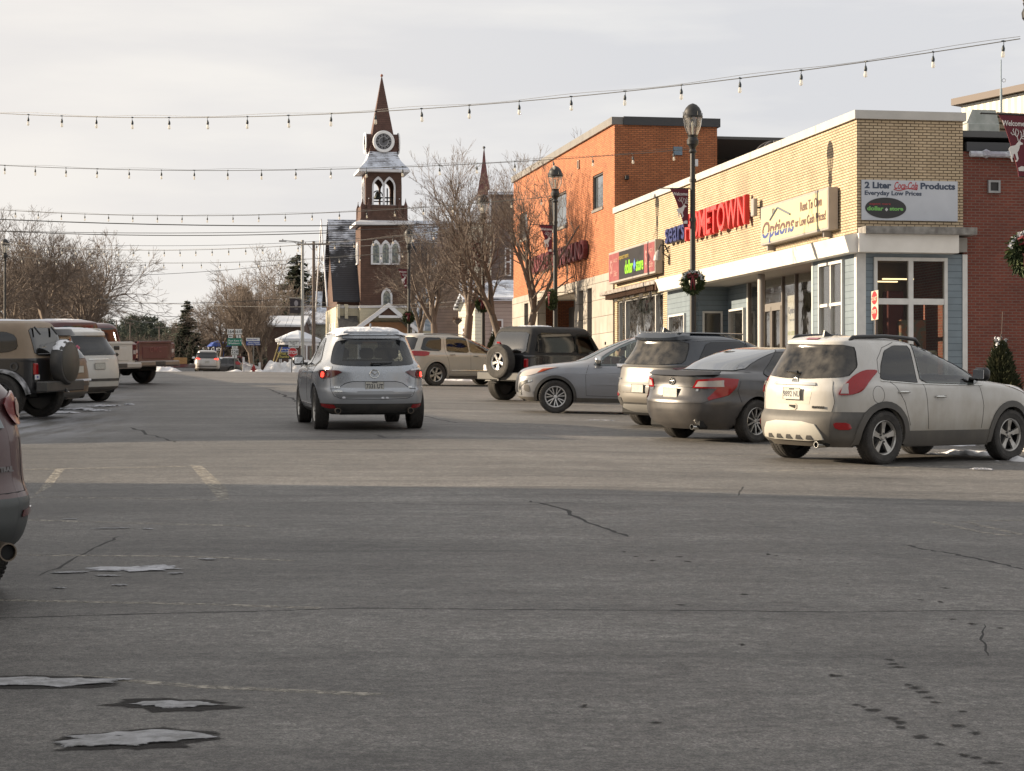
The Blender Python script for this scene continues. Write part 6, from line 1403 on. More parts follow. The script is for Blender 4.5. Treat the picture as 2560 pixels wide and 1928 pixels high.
 wheels(c,sh,1.60,wr,.29,kind='five',rm=mat('bright_alloy',(.62,.61,.60),.3,metal=.6)if top=='soft' else M_RIMD)
 interior(c,sh,-.3,1.75,.55,zf=.75)
 if snow==2:snowcap(sh,-.28,1.4,.56,.035,9,.015)
 if snow==1:
  snowcap(sh,.1,.9,.16,.015,11,.02,z=1.875);snowcap(sh,-.2,.25,.30,.012,12,.02,z=1.87)
 return c
M_SOFT=mat('black_canvas',(.011,.011,.012),.8,noise=(5,(.020,.020,.021),.2),bump=(5,.5,.03))
offroader('off_roader','black soft top off-roader with bright five spoke spare wheel on its tailgate',.33,51.9,H_R+R(3),GRT,mat('black_paint',(.010,.010,.012),.22,coat=.7,dirt=(.4,1.0,(.09,.08,.07),.4)),'soft',M_SOFT,False,'J94',snow=1,white_plate=True)
# ---- beige boxy crossover
P_CHAMP=mat('champagne_paint',(.42,.395,.35),.30,metal=.35,coat=.4,dirt=(.35,1.2,(.33,.30,.255),.55))
c=place('crossover','champagne boxy crossover with dark rear side glass left of the black soft top','car',0,0,67.6,H_R-R(6),GRT,X=-2.95)
F=[(.20,3.6),(.4,3.78),(.8,3.80),(1.0,3.72),(1.08,3.3),(1.13,2.7),(1.2,2.4),(1.4,1.85),(1.55,1.4),(1.64,.95),(1.68,.5)]
B=[(.24,-.78),(.36,-.92),(.7,-.96),(.95,-.94),(1.1,-.90),(1.3,-.80),(1.5,-.68),(1.6,-.64),(1.65,-.55),(1.68,-.3)]
Wd=[(.22,.84),(.4,.91),(.7,.925),(.95,.92),(1.08,.86),(1.2,.81),(1.4,.75),(1.58,.68),(1.64,.58),(1.68,.4)]
sh=Shell(F,B,Wd,2.857,.37,n=9,m=4.2,gn=8,gm=4,belt=1.1,H=1.68);M_BR=mat('champagne_bumper',(.36,.335,.29),.5,dirt=(.3,.9,DIRT,.5))
o1,o2,o3=[(-.5,1.14),(.22,1.14),(.30,1.50),(-.35,1.50)],[(.45,1.12),(1.25,1.10),(1.2,1.5),(.50,1.52)],[(1.36,1.10),(2.2,1.08),(1.8,1.34),(1.36,1.48)]
sh.body(c,P_CHAMP,zclad=.34,clad=M_CLADG,openings=[(v,o_)for v in 'LR' for o_ in(o2,o3)])
for v in 'LR':
 sh.glass('side_window',v,[(-.55,1.14),(.20,1.11),(.28,1.55),(-.36,1.55)],m=M_TINT,ring=.02);sh.glass('side_window',v,[(.42,1.09),(1.28,1.07),(1.24,1.55),(.46,1.56)],m=M_TINT,ringm=P_CHAMP,ring=.02);sh.glass('side_window',v,[(1.32,1.07),(2.35,1.05),(1.85,1.38),(1.32,1.54)],m=M_CARGLASS,ring=.025)
 sh.line('door_gap',v,[(.36,1.56),(.36,1.05),(.46,.80),(.52,.42)]);sh.line('door_gap',v,[(1.30,1.06),(1.32,.42)]);sh.line('door_gap',v,[(2.45,1.06),(2.50,.75),(2.44,.44)]);handle(sh,v,.60,1.0,P_CHAMP);handle(sh,v,1.50,.97,P_CHAMP)
 sh.line('sill_chrome',v,[(.56,.50),(2.40,.50)],M_CHROME,.012,.006)
for sg in(1,-1):sh.patch('tail_lamp','B',[(sg*.60,.96),(sg*.60,1.12),(sg*1.30,1.10),(sg*1.28,.95)],M_RED,.012,rnd=1);mirror(sh,2.2,1.10,sg,M_FRIT)
sh.glass('rear_window','B',[(-.74,1.12),(.74,1.12),(.64,1.56),(-.64,1.56)],m=M_DUSTG);plate(sh,.75,None);rails(sh,-.35,1.35,.56,M_GREY,.03,.016)
interior(c,sh,-.3,2.1,.62);wheels(c,sh,1.6,.365,.23,kind='five',spokes=6);arch_trim(sh,'wheel_arch_trim',M_BR,.07,.02)
# ---- silver crossover driving away in the lane, the main subject
P_SILV=mat('silver_blue_paint',(.36,.385,.42),.25,metal=.55,coat=.5,dirt=(.30,.95,(.29,.27,.245),.5))
hs=HEAD+R(1.2)
c=place('crossover','silver blue crossover driving up the street, brake lamps lit, snow on its roof','car',0,0,35.0,hs,None,X=-2.43)
F=[(.20,3.38),(.35,3.60),(.55,3.66),(.75,3.62),(.92,3.48),(1.0,3.0),(1.05,2.5),(1.10,2.2),(1.25,1.85),(1.4,1.5),(1.55,1.1),(1.63,.75),(1.665,.45),(1.675,.3)]
B=[(.24,-.66),(.33,-.84),(.42,-.90),(.52,-.93),(.66,-.935),(.70,-.90),(.78,-.885),(.95,-.875),(1.02,-.86),(1.08,-.83),(1.16,-.76),(1.3,-.64),(1.45,-.53),(1.53,-.50),(1.57,-.55),(1.60,-.52),(1.64,-.35),(1.675,0)]
Wd=[(.24,.78),(.33,.86),(.45,.91),(.6,.925),(.8,.925),(.95,.91),(1.06,.86),(1.15,.80),(1.3,.74),(1.45,.68),(1.56,.62),(1.63,.52),(1.675,.35)]
sh=Shell(F,B,Wd,2.70,.36,n=7,m=2.7,gn=5.5,gm=2.9,belt=1.05,H=1.675,step=.03,res=1.3)
so1=[(.05,1.12),(.96,1.08),(.96,1.50),(.36,1.48)];so2=[(1.05,1.08),(1.98,1.06),(1.58,1.32),(1.26,1.46),(1.05,1.50)]
sh.body(c,P_SILV,zclad=lambda x:.44 if x<-.2 else.34,clad=M_PLAST,openings=[('B',[(-.62,1.14),(.62,1.14),(.55,1.46),(-.55,1.46)])]+[(v,p_)for v in 'LR' for p_ in(so1,so2)]+[('F',[(-.62,1.15),(.62,1.15),(.52,1.5),(-.52,1.5)])],zmin=.26)
sh.glass('rear_window','B',[(-.76,1.13),(-.70,1.085),(-.3,1.06),(.3,1.06),(.70,1.085),(.76,1.13),(.69,1.34),(.58,1.50),(-.58,1.50),(-.69,1.34)],m=glassmat('rear_glass',(.20,.21,.22),.05),ring=.05,ro=.008,rn=2,k=.2)
sh.glass('windscreen','F',[(-.68,1.12),(.68,1.12),(.56,1.54),(-.56,1.54)],m=M_CLR)
for v in 'LR':
 sh.glass('side_window',v,[(-.12,1.16),(.08,1.08),(.99,1.05),(.99,1.53),(.34,1.51)],m=M_TINT,ring=.03);sh.glass('side_window',v,[(1.02,1.05),(2.05,1.03),(1.60,1.34),(1.28,1.48),(1.02,1.53)],ring=.03)
 sh.line('door_gap',v,[(.40,.50),(.30,.85),(.05,1.06)]);sh.line('door_gap',v,[(1.0,1.05),(1.02,.45)]);handle(sh,v,.35,.95,P_SILV);handle(sh,v,1.35,.93,P_SILV);sh.line('sill_chrome',v,[(.5,.40),(2.2,.40)],M_CHROME,.010,.006)
 sh.line('chrome_line',v,[(-.18,1.13),(.06,1.06),(1.0,1.03),(2.1,1.02)],M_CHROME,.006,.006)
for sg in(1,-1):
 l_=sh.patch('tail_lamp','B',[(sg*.50,.985),(sg*.64,.90),(sg*.80,.855),(sg*.98,.85),(sg*1.06,.90),(sg*1.10,.985),(sg*.9,1.0)],M_REDD,.014,rnd=1)
 sh.patch('brake_lamp_glow','B',[(sg*.89,.875),(sg*.88,.965),(sg*.97,.965),(sg*.99,.875)],M_LIT,.019,parent=l_,rnd=1)
 sh.line('lamp_ring','B',[(sg*.80+.05*math.cos(t),.925+.045*math.sin(t))for t in[2*math.pi*i/14 for i in range(15)]],M_RED,.006,.018,parent=l_,sub=1)
 sh.patch('rear_reflector','B',[(sg*.64,.375),(sg*.68,.43),(sg*1.02,.445),(sg*1.02,.40),(sg*.80,.37)],M_RED,.012)
 exhaust(sh,-.70,sg*.60,.33,.048,M_EXH,.2);sh.line('panel_gap','B',[(sg*.70,1.06),(sg*.76,.88),(sg*.74,.66),(sg*.68,.57),(sg*.56,.53),(0,.515)])
 sh.line('fold_shade_line','B',[(0,.81),(sg*.36,.81),(sg*.48,.78),(sg*.62,.69),(sg*.76,.685)],M_SEAM,.006,.0)  # dark line drawn in for the shade along the fold
 mirror(sh,1.92,1.06,sg,M_FRIT,(.13,.20,.17));sh.patch('hatch_hollow_shade','B',[(sg*.02,.70),(sg*.02,.80),(sg*.36,.80),(sg*.48,.76),(sg*.58,.70)],mat('silver_hollow_shade',(.31,.32,.335),.35,metal=.5,dirt=(.3,.95,(.29,.27,.245),.5)),.002)  # flush patch in darker silver carries the shade of the hatch hollow
sh.patch('tailgate_shade_strip','B',[(-.62,.55),(-.66,.60),(.66,.60),(.62,.55)],mat('silver_shade_strip',(.16,.165,.17),.4),.006)  # dark strip painted in as shade at the tailgate foot
sh.patch('rear_diffuser','B',[(-.60,.34),(-.54,.44),(.54,.44),(.60,.34),(.55,.30),(-.55,.30)],M_PLAST,.012)
plate(sh,.735,'7331 UT',off=.012,top='MAINE');emblem(sh,0,.935,.070,'wing');badge_text(sh,'MAZDA',.60,.65,.03,M_CHROME,xs=1.3);badge_text(sh,'CX-5',.62,.71,.042,M_CHROME,xs=1.1);badge_text(sh,'AWD',-.62,.715,.03,M_CHROME)
wiper(sh,.06,1.085,-.30,1.105);wiper_=sh.patch('roof_spoiler','B',[(-.50,1.545),(-.46,1.60),(.46,1.60),(.50,1.545)],P_SILV,.035,skirt=.1)
snowcap(sh,-.50,1.0,.60,.03,7,.018);fin(sh,-.30,P_SILV,1.705,.9)
for k,(q,z_)in enumerate(((-.20,.54),(-.13,.54),(.5,.545))):sh.patch('ice_lump','B',[(q-.03,z_-.01),(q-.02,z_+.02),(q+.02,z_+.02),(q+.03,z_-.01)],M_SNOW,.025,rnd=1)
sh.patch('lamp_snow','B',[(-.62,.985),(-.86,1.0),(-.84,1.02),(-.64,1.005)],M_SNOW,.03)
interior(c,sh,-.2,1.95,.62);wheels(c,sh,1.59,.36,.235,kind='slim',spokes=10)
# ---- left row
P_TAN=mat('tan_hardtop',(.235,.175,.12),.5,noise=(6,(.20,.15,.10),.2));H_L=math.atan2(.24,-.97)
offroader('off_roader','black off-roader with tan hard top and covered spare wheel in the left row',-9.35,39.7,H_L,GLF,mat('black_paint2',(.012,.012,.014),.3,coat=.5,dirt=(.5,1.2,(.03,.028,.026),.5)),'hard',P_TAN,True,'1973',snow=2,flare=mat('snowy_flare',(.10,.10,.10),.7,noise=(4,(.5,.5,.52),.10)))
def wagon(name,label,X,Y,hdg,paint,H=1.72,Lr=-.9,Lf=3.9,wb=2.8,w=.93,lamp=True,snow=True,lit=False,wr=.35,rear_slope=.25,group=GLF,plate_z=.85,clad=.36,lz=(.85,1.15),lq=(.62,1.1),res=.7,railsm=None,dusty=True,spoiler=None):
 c=place(name,label,'car',0,0,Y,hdg,group,X=X)
 b=H*.63;F=[(.22,Lf-.3),(.4,Lf-.08),(.7,Lf),(.9,Lf-.15),(b-.03,Lf-.9),(b+.06,Lf-1.35),(H-.28,Lf-2.0),(H-.08,Lf-2.6),(H,Lf-3.2)]
 B=[(.24,Lr+.18),(.36,Lr+.02),(.6,Lr),(b-.1,Lr+.05),(b+.05,Lr+.10),(H-.22,Lr+.12+rear_slope),(H-.08,Lr+.14+rear_slope),(H,Lr+.5+rear_slope)]
 Wd=[(.22,w-.12),(.4,w-.02),(.7,w),(b-.12,w-.02),(b+.02,w-.10),(b+.3,w-.19),(H-.1,w-.28),(H-.03,w-.38),(H,w-.55)]
 sh=Shell(F,B,Wd,wb,wr,n=8,m=3.2,gn=7,gm=3.6,belt=b,H=H,step=.045,res=res)
 sh.body(c,paint,zclad=clad,clad=M_CLADG)
 sh.glass('rear_window','B',[(-w+.16,b+.02),(w-.16,b+.02),(w-.28,H-.16),(-w+.28,H-.16)],m=M_TINT,ring=.04)
 for v in 'LR':
  sh.glass('side_window',v,[(Lr+.45,b+.03),(Lr+1.25,b+.01),(Lr+1.25,H-.15),(Lr+.62,H-.15)],m=M_TINT,ring=.03);sh.glass('side_window',v,[(Lr+1.3,b+.01),(Lr+2.2,b),(Lr+2.2,H-.15),(Lr+1.3,H-.15)],m=M_TINT,ring=.03)
  sh.glass('side_window',v,[(Lr+2.25,b),(Lf-1.6,b),(Lf-2.15,H-.24),(Lr+2.3,H-.15)],m=M_TINT,ring=.03);handle(sh,v,Lr+1.4,b-.12,paint);sh.line('door_gap',v,[(Lr+1.27,b),(Lr+1.27,.4)]);sh.line('door_gap',v,[(Lr+2.23,b),(Lr+2.23,.4)])
 for sg in(1,-1):
  sh.patch('tail_lamp','B',[(sg*lq[0],lz[0]+.04),(sg*lq[0],lz[1]-.04),(sg*(lq[0]+.1),lz[1]),(sg*lq[1],lz[1]),(sg*lq[1],lz[0])],M_LIT if lit else M_RED,.012,rnd=1);mirror(sh,Lf-1.75,b+.02,sg,M_FRIT if not lit else paint)
 plate(sh,plate_z,None);sh.line('panel_gap','B',[(-w+.18,b),(-w+.20,.56),(0,.53),(w-.20,.56),(w-.18,b)]);sh.patch('bumper_step','B',[(-w+.25,.50),(-w+.25,.56),(w-.25,.56),(w-.25,.50)],M_PLAST,.01)
 if snow:snowcap(sh,Lr+.35+rear_slope,Lf-2.9,w-.34,.035,int(X*7)%50,.02)
 if railsm:rails(sh,Lr+.6,Lf-2.8,w-.36,railsm,.04,.016)
 wheels(c,sh,2*w-.26,wr,.23,kind='slim',spokes=8);return c,sh
P_RUST=mat('muddy_bronze_paint',(.095,.075,.06),.35,metal=.3,dirt=(.3,1.0,(.16,.10,.05),.7))
c,sh=wagon('hatchback','muddy brown crossover tail between the tan topped off-roader and the white wagon',-10.05,44.5,H_L+R(2),P_RUST,H=1.68,lz=(.92,1.16),snow=True)
sh.patch('bumper_snow','B',[(-.6,.60),(-.6,.64),(.6,.64),(.6,.60)],M_SNOW,.05);sh.patch('roof_spoiler','B',[(-.55,1.56),(-.50,1.62),(.50,1.62),(.55,1.56)],M_FRIT,.10,skirt=.15)
P_WHT2=mat('road_grimed_white_paint',(.52,.51,.485),.35,coat=.3,dirt=(.3,1.1,(.33,.30,.24),.6))
c,sh=wagon('minivan','dirty white wagon with dark wide rear glass and flower sticker in the left row',-10.35,49.0,math.atan2(.62,-.78),P_WHT2,H=1.72,Lr=-1.0,w=.94,lz=(.9,1.1),lq=(.86,1.2),railsm=M_WHITE)
sh.patch('rear_trim','B',[(-.30,1.00),(-.30,1.02),(.30,1.02),(.30,1.00)],M_CHROME,.012)
st=MB();p0=sh.at('B',.48,1.26,.012)
for k in range(5):a=2*math.pi*k/5;st.lathe([(0,0),(.035,0),(.03,.003)],10,T(p0.x-.004+.045*math.cos(a)*.25,p0.y+.045*math.sin(a),p0.z+.045*math.cos(a))@RY(-math.pi/2))
st.build('flower_sticker',mat('pink_sticker',(.55,.14,.22),.5),c)
P_MAR=mat('maroon_paint',(.075,.012,.015),.3,coat=.4,dirt=(.4,1.3,(.09,.05,.045),.5))
c,sh=wagon('sport_utility','tall dark red wagon whose roof shows above the white wagon',-12.3,57.0,math.atan2(.62,-.78),P_MAR,H=1.98,Lr=-1.05,Lf=4.3,w=1.0,wr=.40,rear_slope=.05,lz=(1.1,1.5),lq=(.80,1.1))
def pickup(label,X,Y,hdg,paint,text=None,mark=None,group=GLF,dim=None,bumper=None,lift=0.0):
 c=place('pickup_truck',label,'pickup',0,0,Y,hdg,group,X=X);wb=3.7;wr=.42;H=1.95
 F=[(.5,4.6),(.7,4.72),(1.1,4.70),(1.22,4.5),(1.28,3.7),(1.33,3.3),(1.55,2.9),(1.78,2.5),(1.9,2.1),(1.95,1.8)]
 B=[(.5,.80),(.7,.80),(1.3,.80),(1.5,.84),(1.8,.92),(1.92,1.05),(1.95,1.3)]
 Wd=[(.5,.95),(.7,1.0),(1.15,1.0),(1.3,.93),(1.6,.83),(1.82,.76),(1.9,.66),(1.95,.45)]
 sh=Shell(F,B,Wd,wb,wr,n=11,m=6,gn=9,gm=5,belt=1.3,H=H,arch=.52,step=.05,res=.6);cab=sh.body(c,paint,zmin=.5);cab.name='cab'
 sh.glass('rear_window','B',[(-.66,1.36),(.66,1.36),(.60,1.78),(-.60,1.78)],m=M_TINT)
 for v in 'LR':sh.glass('side_window',v,[(1.0,1.34),(1.85,1.33),(1.85,1.80),(1.1,1.80)],m=M_TINT);sh.glass('side_window',v,[(1.9,1.33),(3.0,1.32),(2.5,1.72),(1.9,1.80)],m=M_TINT);mirror(sh,2.9,1.35,1 if v=='L' else-1,M_FRIT)
 mb=MB();n=16
 for sg in(-1,1):
  y0,y1=sorted((sg*.86,sg*1.0));pts=[(-1.12,1.34),(.78,1.34),(.78,.62),(.60,.60)]
  for i in range(n+1):t=math.pi*i/n;pts.append((.52*math.cos(t)+0,max(.58,wr+.54*math.sin(t))))
  pts+=[(-.60,.62),(-1.12,.66)];mb.prism([(a,b)for a,b in pts],T(0,y0,0),y1-y0)
 mb.bbox(-1.1,.78,-.86,.86,.66,.74,b=.01).bbox(.70,.78,-.86,.86,.74,1.34,b=.01);mb.build('bed',paint,c)
 tg=MB().bbox(-1.20,-1.12,-.80,.80,.70,1.33,b=.025).bbox(-1.22,-1.13,-.79,.79,1.27,1.36,b=.015).build('tailgate',paint,c)
 MB().bbox(-1.215,-1.19,-.62,.62,.80,1.18,b=.012).build('tailgate_panel',dim or paint,tg)
 if text:moved(text_mb(text,.22,.004,.004,xs=1.2),Matrix(((0,1,0,-1.22),(-1,0,0,0),(0,0,1,1.08),(0,0,0,1)))).build('badge',mat('red_badge',(.17,.05,.05),.4),tg)
 if mark:MB().bbox(-1.235,-1.20,-.13,.13,1.12,1.24,b=.02).build('handle',M_FRIT,tg);MB().prism([(0,.06),(.09,0),(0,-.06),(-.09,0)],T(-1.22,0,.98)@RZ(math.pi/2),.01).build('emblem',M_FRIT,tg)
 for sg in(1,-1):
  y0,y1=sorted((sg*.80,sg*1.0));l_=MB().bbox(-1.19,-1.05,y0,y1,.80,1.30,b=.03).build('tail_lamp',M_REDD,c);MB().bbox(-1.197,-1.10,*sorted((sg*.83,sg*.95)),.98,1.10,b=.01).build('reverse_lens',M_CLEAR,l_)
 bm_=MB().bbox(-1.42,-1.14,-.97,.97,.56,.74,b=.04).build('rear_bumper',bumper or M_CHROME,c);MB().bbox(-1.43,-1.30,-.24,.24,.60,.72,b=.01).build('licence_plate',M_PLAST,bm_)
 MB().bbox(-.9,3.9,-.45,.45,.42,.60,b=.03).bbox(-.07,.07,-.8,.8,wr-.07,wr+.07,b=.03).lathe([(0,-.18),(.16,-.1),(.16,.1),(0,.18)],14,T(0,0,wr)@RX(math.pi/2)).build('axle',M_UNDER,c)
 wheels(c,sh,1.72,wr,.28,kind='five',spokes=6,rm=M_RIM);return c
pickup('dirty white pickup tailgate with black handle between white wagon and maroon pickup',-12.75,62.0,math.atan2(.45,-.89),P_WHT2,None,True,bumper=mat('white_bumper',(.4,.38,.35),.5))
pickup('maroon pickup with high lit tail lamps and dusty bumper, farthest of the left row',-12.3,66.3,math.atan2(.50,-.87),P_MAR,'GMC',None,dim=mat('maroon_panel',(.10,.02,.024),.4,dirt=(.4,1.3,(.12,.07,.06),.5)),bumper=mat('dusty_chrome',(.22,.19,.165),.45,metal=.5))
# foreground left: tail corner of a maroon sport utility
P_BURG=mat('salted_burgundy_paint',(.055,.016,.018),.35,coat=.4,dirt=(.2,1.5,(.095,.068,.066),.75))
c=place('sport_utility','salt-streaked burgundy sport utility tail corner cut off by the left edge','car',0,0,12.75,math.atan2(.80,-.60),GLF,X=-4.12)
F=[(.22,3.6),(.5,3.95),(.9,3.9),(1.1,3.4),(1.18,2.7),(1.3,2.4),(1.5,1.95),(1.68,1.4),(1.76,.9),(1.78,.5)]
B=[(.26,-.92),(.36,-1.10),(.50,-1.17),(.60,-1.17),(.66,-1.12),(.74,-1.06),(.95,-1.04),(1.10,-.98),(1.14,-.96),(1.24,-.97),(1.28,-.92),(1.32,-.86),(1.5,-.70),(1.62,-.60),(1.68,-.62),(1.74,-.5),(1.78,-.2)]
Wd=[(.24,.84),(.4,.96),(.7,1.0),(.95,.99),(1.15,.95),(1.25,.90),(1.4,.83),(1.6,.73),(1.7,.66),(1.75,.55),(1.78,.40)]
sh=Shell(F,B,Wd,2.86,.375,n=8,m=3.3,gn=7,gm=3.4,belt=1.22,H=1.78,step=.025,res=1.4)
sh.body(c,P_BURG,zclad=.63,clad=mat('grimy_grey_bumper',(.050,.056,.056),.6,dirt=(.2,.9,(.085,.085,.082),.6)),cladname='bumper',zmin=.26)
for sg in(1,-1):
 l_=sh.patch('tail_lamp','B',[(sg*.70,1.21),(sg*.78,1.10),(sg*.86,1.05),(sg*1.06,1.06),(sg*1.10,1.14),(sg*1.08,1.23),(sg*.92,1.255)],mat('grimy_tail_lens',(.15,.018,.022),.3,coat=.3),.020,rnd=1,cut=.04)
 sh.patch('reverse_lens','B',[(sg*.84,1.185),(sg*.90,1.09),(sg*1.00,1.095),(sg*1.0,1.195),(sg*.92,1.215)],mat('grimy_clear_lens',(.26,.19,.17),.35,coat=.2),.027,parent=l_,rnd=1,cut=.04)
 exhaust(sh,-.96,sg*.60,.33,.055,M_EXH);sh.patch('rear_reflector','B',[(sg*.78,.52),(sg*.80,.56),(sg*1.0,.57),(sg*1.0,.53)],M_REDD,.012)
sh.patch('silver_bar','B',[(-.70,1.04),(-.66,1.14),(.66,1.14),(.70,1.04)],mat('dull_silver',(.20,.22,.23),.45),.016);plate(sh,.92,'MAINE')
sh.glass('rear_window','B',[(-.78,1.30),(.78,1.30),(.68,1.60),(-.68,1.60)],m=M_TINT);badge_text(sh,'TRAIL',-.70,.80,.04,mat('dull_badge',(.12,.11,.11),.4),xs=1.2)
sh.line('panel_gap','B',[(-.92,.98),(-.90,.665),(0,.655),(.90,.665),(.92,.98)]);wheels(c,sh,1.70,.375,.245,kind='five')
for v in 'LR':sh.glass('side_window',v,[(-.5,1.28),(.6,1.25),(.6,1.62),(-.3,1.62)],m=M_TINT);sh.glass('side_window',v,[(.66,1.25),(2.2,1.22),(1.6,1.55),(.66,1.62)],m=M_TINT)
arch_trim(sh,'wheel_arch_trim',M_CLADG,.06)
# far minivan going over the crest
P_FAR=mat('pale_gold_silver_paint',(.42,.40,.38),.3,metal=.4,coat=.4,dirt=(.3,1.0,DIRT,.4))
c,sh=wagon('minivan','silver minivan with glowing tail lamps beyond the crest of the street',-22.95,156.5,HEAD+R(-2),P_FAR,H=1.74,Lr=-1.05,Lf=3.95,w=.98,lit=True,lz=(1.0,1.14),lq=(.52,.95),group=None,snow=False,rear_slope=.3)
# ---------------------------------------------------------------- brown church with the clock tower
left_block('left_shop_block','plain painted shop block on the left, out of view, that shades the left stalls',38.7,96,6.0,M_PLB)
left_block('left_corner_block','plain painted corner block on the left beside the camera',-16,27.6,8.6,M_PLB)
YC=185.0;KC=FPX/YC;XC=(961-1280)/KC;ZC=4.0
CF=HEAD-math.pi/2
ch=thing('church','brown shingled church with white trimmed clock tower and pointed spire','church',(XC,YC,ZC),CF)
Zp=lambda py:CH+(HY-py)/KC-ZC
Xp=lambda px:(px-961)/KC
M_SHB=linemat('brown_shingles',(.084,.045,.032),(.050,.026,.018),.16,width=.14,var=.22,rough=.85)
M_SPIRE=linemat('spire_shingles',(.090,.045,.034),(.052,.028,.02),.2,width=.12,var=.2,rough=.8)
M_FROST=linemat('frosted_shingles',(.13,.12,.125),(.07,.065,.07),.19,width=.3,var=.1,rough=.8,snow=(.50,.8))
M_SNOWSH=linemat('snowy_shingles',(.05,.05,.055),(.03,.03,.033),.22,width=.3,var=.1,rough=.85,snow=(.50,.18))
M_CREAM=linemat('cream_siding',(.50,.46,.34),(.30,.27,.20),.13,width=.12,var=.06,rough=.6)
M_WH=mat('church_white',(.66,.66,.68),.6,noise=(2,(.56,.56,.58),.25))
M_STAIN=mat('leaded_glass',(.10,.12,.13),.25,noise=(3.5,(.30,.32,.27),.12))
def frust(mb,levels,cy=0.0):
 """square stack: (halfwidth, z[, depth half])"""
 o=len(mb.v)
 for L_ in levels:
  a,z=L_[0],L_[1];mb.v+=[(-a,cy-a,z),(a,cy-a,z),(a,cy+a,z),(-a,cy+a,z)]
 for i in range(len(levels)-1):
  for j in range(4):mb.f.append((o+i*4+j,o+i*4+(j+1)%4,o+i*4+4+(j+1)%4,o+i*4+4+j))
 mb.f.append((o,o+3,o+2,o+1));k=o+(len(levels)-1)*4;mb.f.append((k,k+1,k+2,k+3));return mb
cy=2.2
a1=2.13;a3=2.05;a4=1.60
frust(MB(),[(a1,-.6),(a1,Zp(556))],cy).build('tower',M_SHB,ch)
frust(MB(),[(2.25,Zp(500)),(2.1,Zp(512)),(2.02,Zp(516))][::-1],cy)
frust(MB(),[(2.20,Zp(553)),(2.02,Zp(540)),(1.98,Zp(512))],cy).build('tower_stage',M_SHB,ch)
frust(MB(),[(2.62,Zp(563)),(2.62,Zp(556)),(2.2,Zp(551))],cy).build('cornice',M_WH,ch)
# belfry: four corner piers and arched heads so that the sky shows through
zb0,zb1=Zp(512),Zp(424)
def arch_pts(cx,w,z0,zs,n=8):
 """pointed arch outline from the left foot over the point to the right foot"""
 P=[(cx-w,z0),(cx-w,zs)]
 for i in range(1,n):t=(math.pi/3)*i/n;P.append((cx+w-2*w*math.cos(t),zs+2*w*math.sin(t)))
 P.append((cx,zs+2*w*math.sin(math.pi/3)))
 for i in range(n-1,0,-1):t=(math.pi/3)*i/n;P.append((cx-w+2*w*math.cos(t),zs+2*w*math.sin(t)))
 return P+[(cx+w,zs),(cx+w,z0)]
def arch_frame(mb,cx,w,z0,zs,wd,M,d=.10):
 """moulding strip that follows a pointed arch"""
 A=arch_pts(cx,w,z0,zs);B_=arch_pts(cx,w+wd,z0,zs);n=len(A);o=len(mb.v)
 for P,y in((A,0),(B_,0),(A,-d),(B_,-d)):mb.v+=[tuple(M@Vector((p[0],y,p[1])))for p in P]
 for i in range(n-1):
  mb.f+=[(o+2*n+i,o+3*n+i,o+3*n+i+1,o+2*n+i+1),(o+i,o+i+1,o+n+i+1,o+n+i),(o+i,o+2*n+i,o+2*n+i+1,o+i+1),(o+n+i,o+n+i+1,o+3*n+i+1,o+3*n+i)]
 mb.f+=[(o,o+n,o+3*n,o+2*n),(o+n-1,o+3*n-1,o+4*n-1,o+2*n-1)[::1]];return mb
def arch_wall(mb,half,z0,z1,arches,M,th=.18):
 """wall strip [-half, half] x [z0, z1] with pointed openings, as columns of quads"""
 xs={-half,half}
 for cx,w,zf_,zs in arches:
  for p in arch_pts(cx,w,zf_,zs):xs.add(round(p[0],5))
 xs=sorted(xs)
 def top(x):
  for cx,w,zf_,zs in arches:
   if cx-w-1e-6<=x<=cx+w+1e-6:
    d=abs(x-cx);return zf_,zs+math.sqrt(max(0,(2*w)**2-(d+w)**2))
  return None
 for a,b in zip(xs,xs[1:]):
  m_=top((a+b)/2)
  def q(x0,x1,za0,za1,zb0_,zb1_):
   P=[(x0,0,za0),(x1,0,za1),(x1,0,zb1_),(x0,0,zb0_)];Q=[(x,th,z)for x,_,z in P]
   mb.add([M@Vector(p)for p in P+Q],[(0,1,2,3),(7,6,5,4),(0,4,5,1),(1,5,6,2),(2,6,7,3),(3,7,4,0)])
  if m_ is None:q(a,b,z0,z0,z1,z1)
  else:
   ta,tb=top(a+1e-5)[1],top(b-1e-5)[1];q(a,b,ta,tb,z1,z1)
   if m_[0]>z0+.01:q(a,b,z0,z0,m_[0],m_[0])
mb=MB();mf=MB();wA=.44;zs_=Zp(466)
for k in range(4):
 M_=T(0,cy,0)@RZ(k*math.pi/2)@T(0,-a4,0)
 arch_wall(mb,a4-.002*k,zb0,zb1,[(-.50,wA,zb0+.05,zs_),(.50,wA,zb0+.05,zs_)],M_)
 for cx in(-.50,.50):arch_frame(mf,cx,wA-.04,zb0+.05,zs_,.15,M_@T(0,-.004,0),.09)
 mf.box(-1.12,1.12,-.14,.02,zb0-.12,zb0+.05,M_)
mb.build('belfry',M_SHB,ch);mf.build('belfry_arches',M_WH,ch)
bel=MB().lathe([(.02,-.05),(.36,-.05),(.33,.08),(.24,.25),(.18,.48),(.12,.60),(.02,.64)][1:],18,T(-.38,cy,zb0+.75)).build('bell',mat('bell_bronze',(.05,.055,.045),.45,metal=.6),ch,smooth=True)
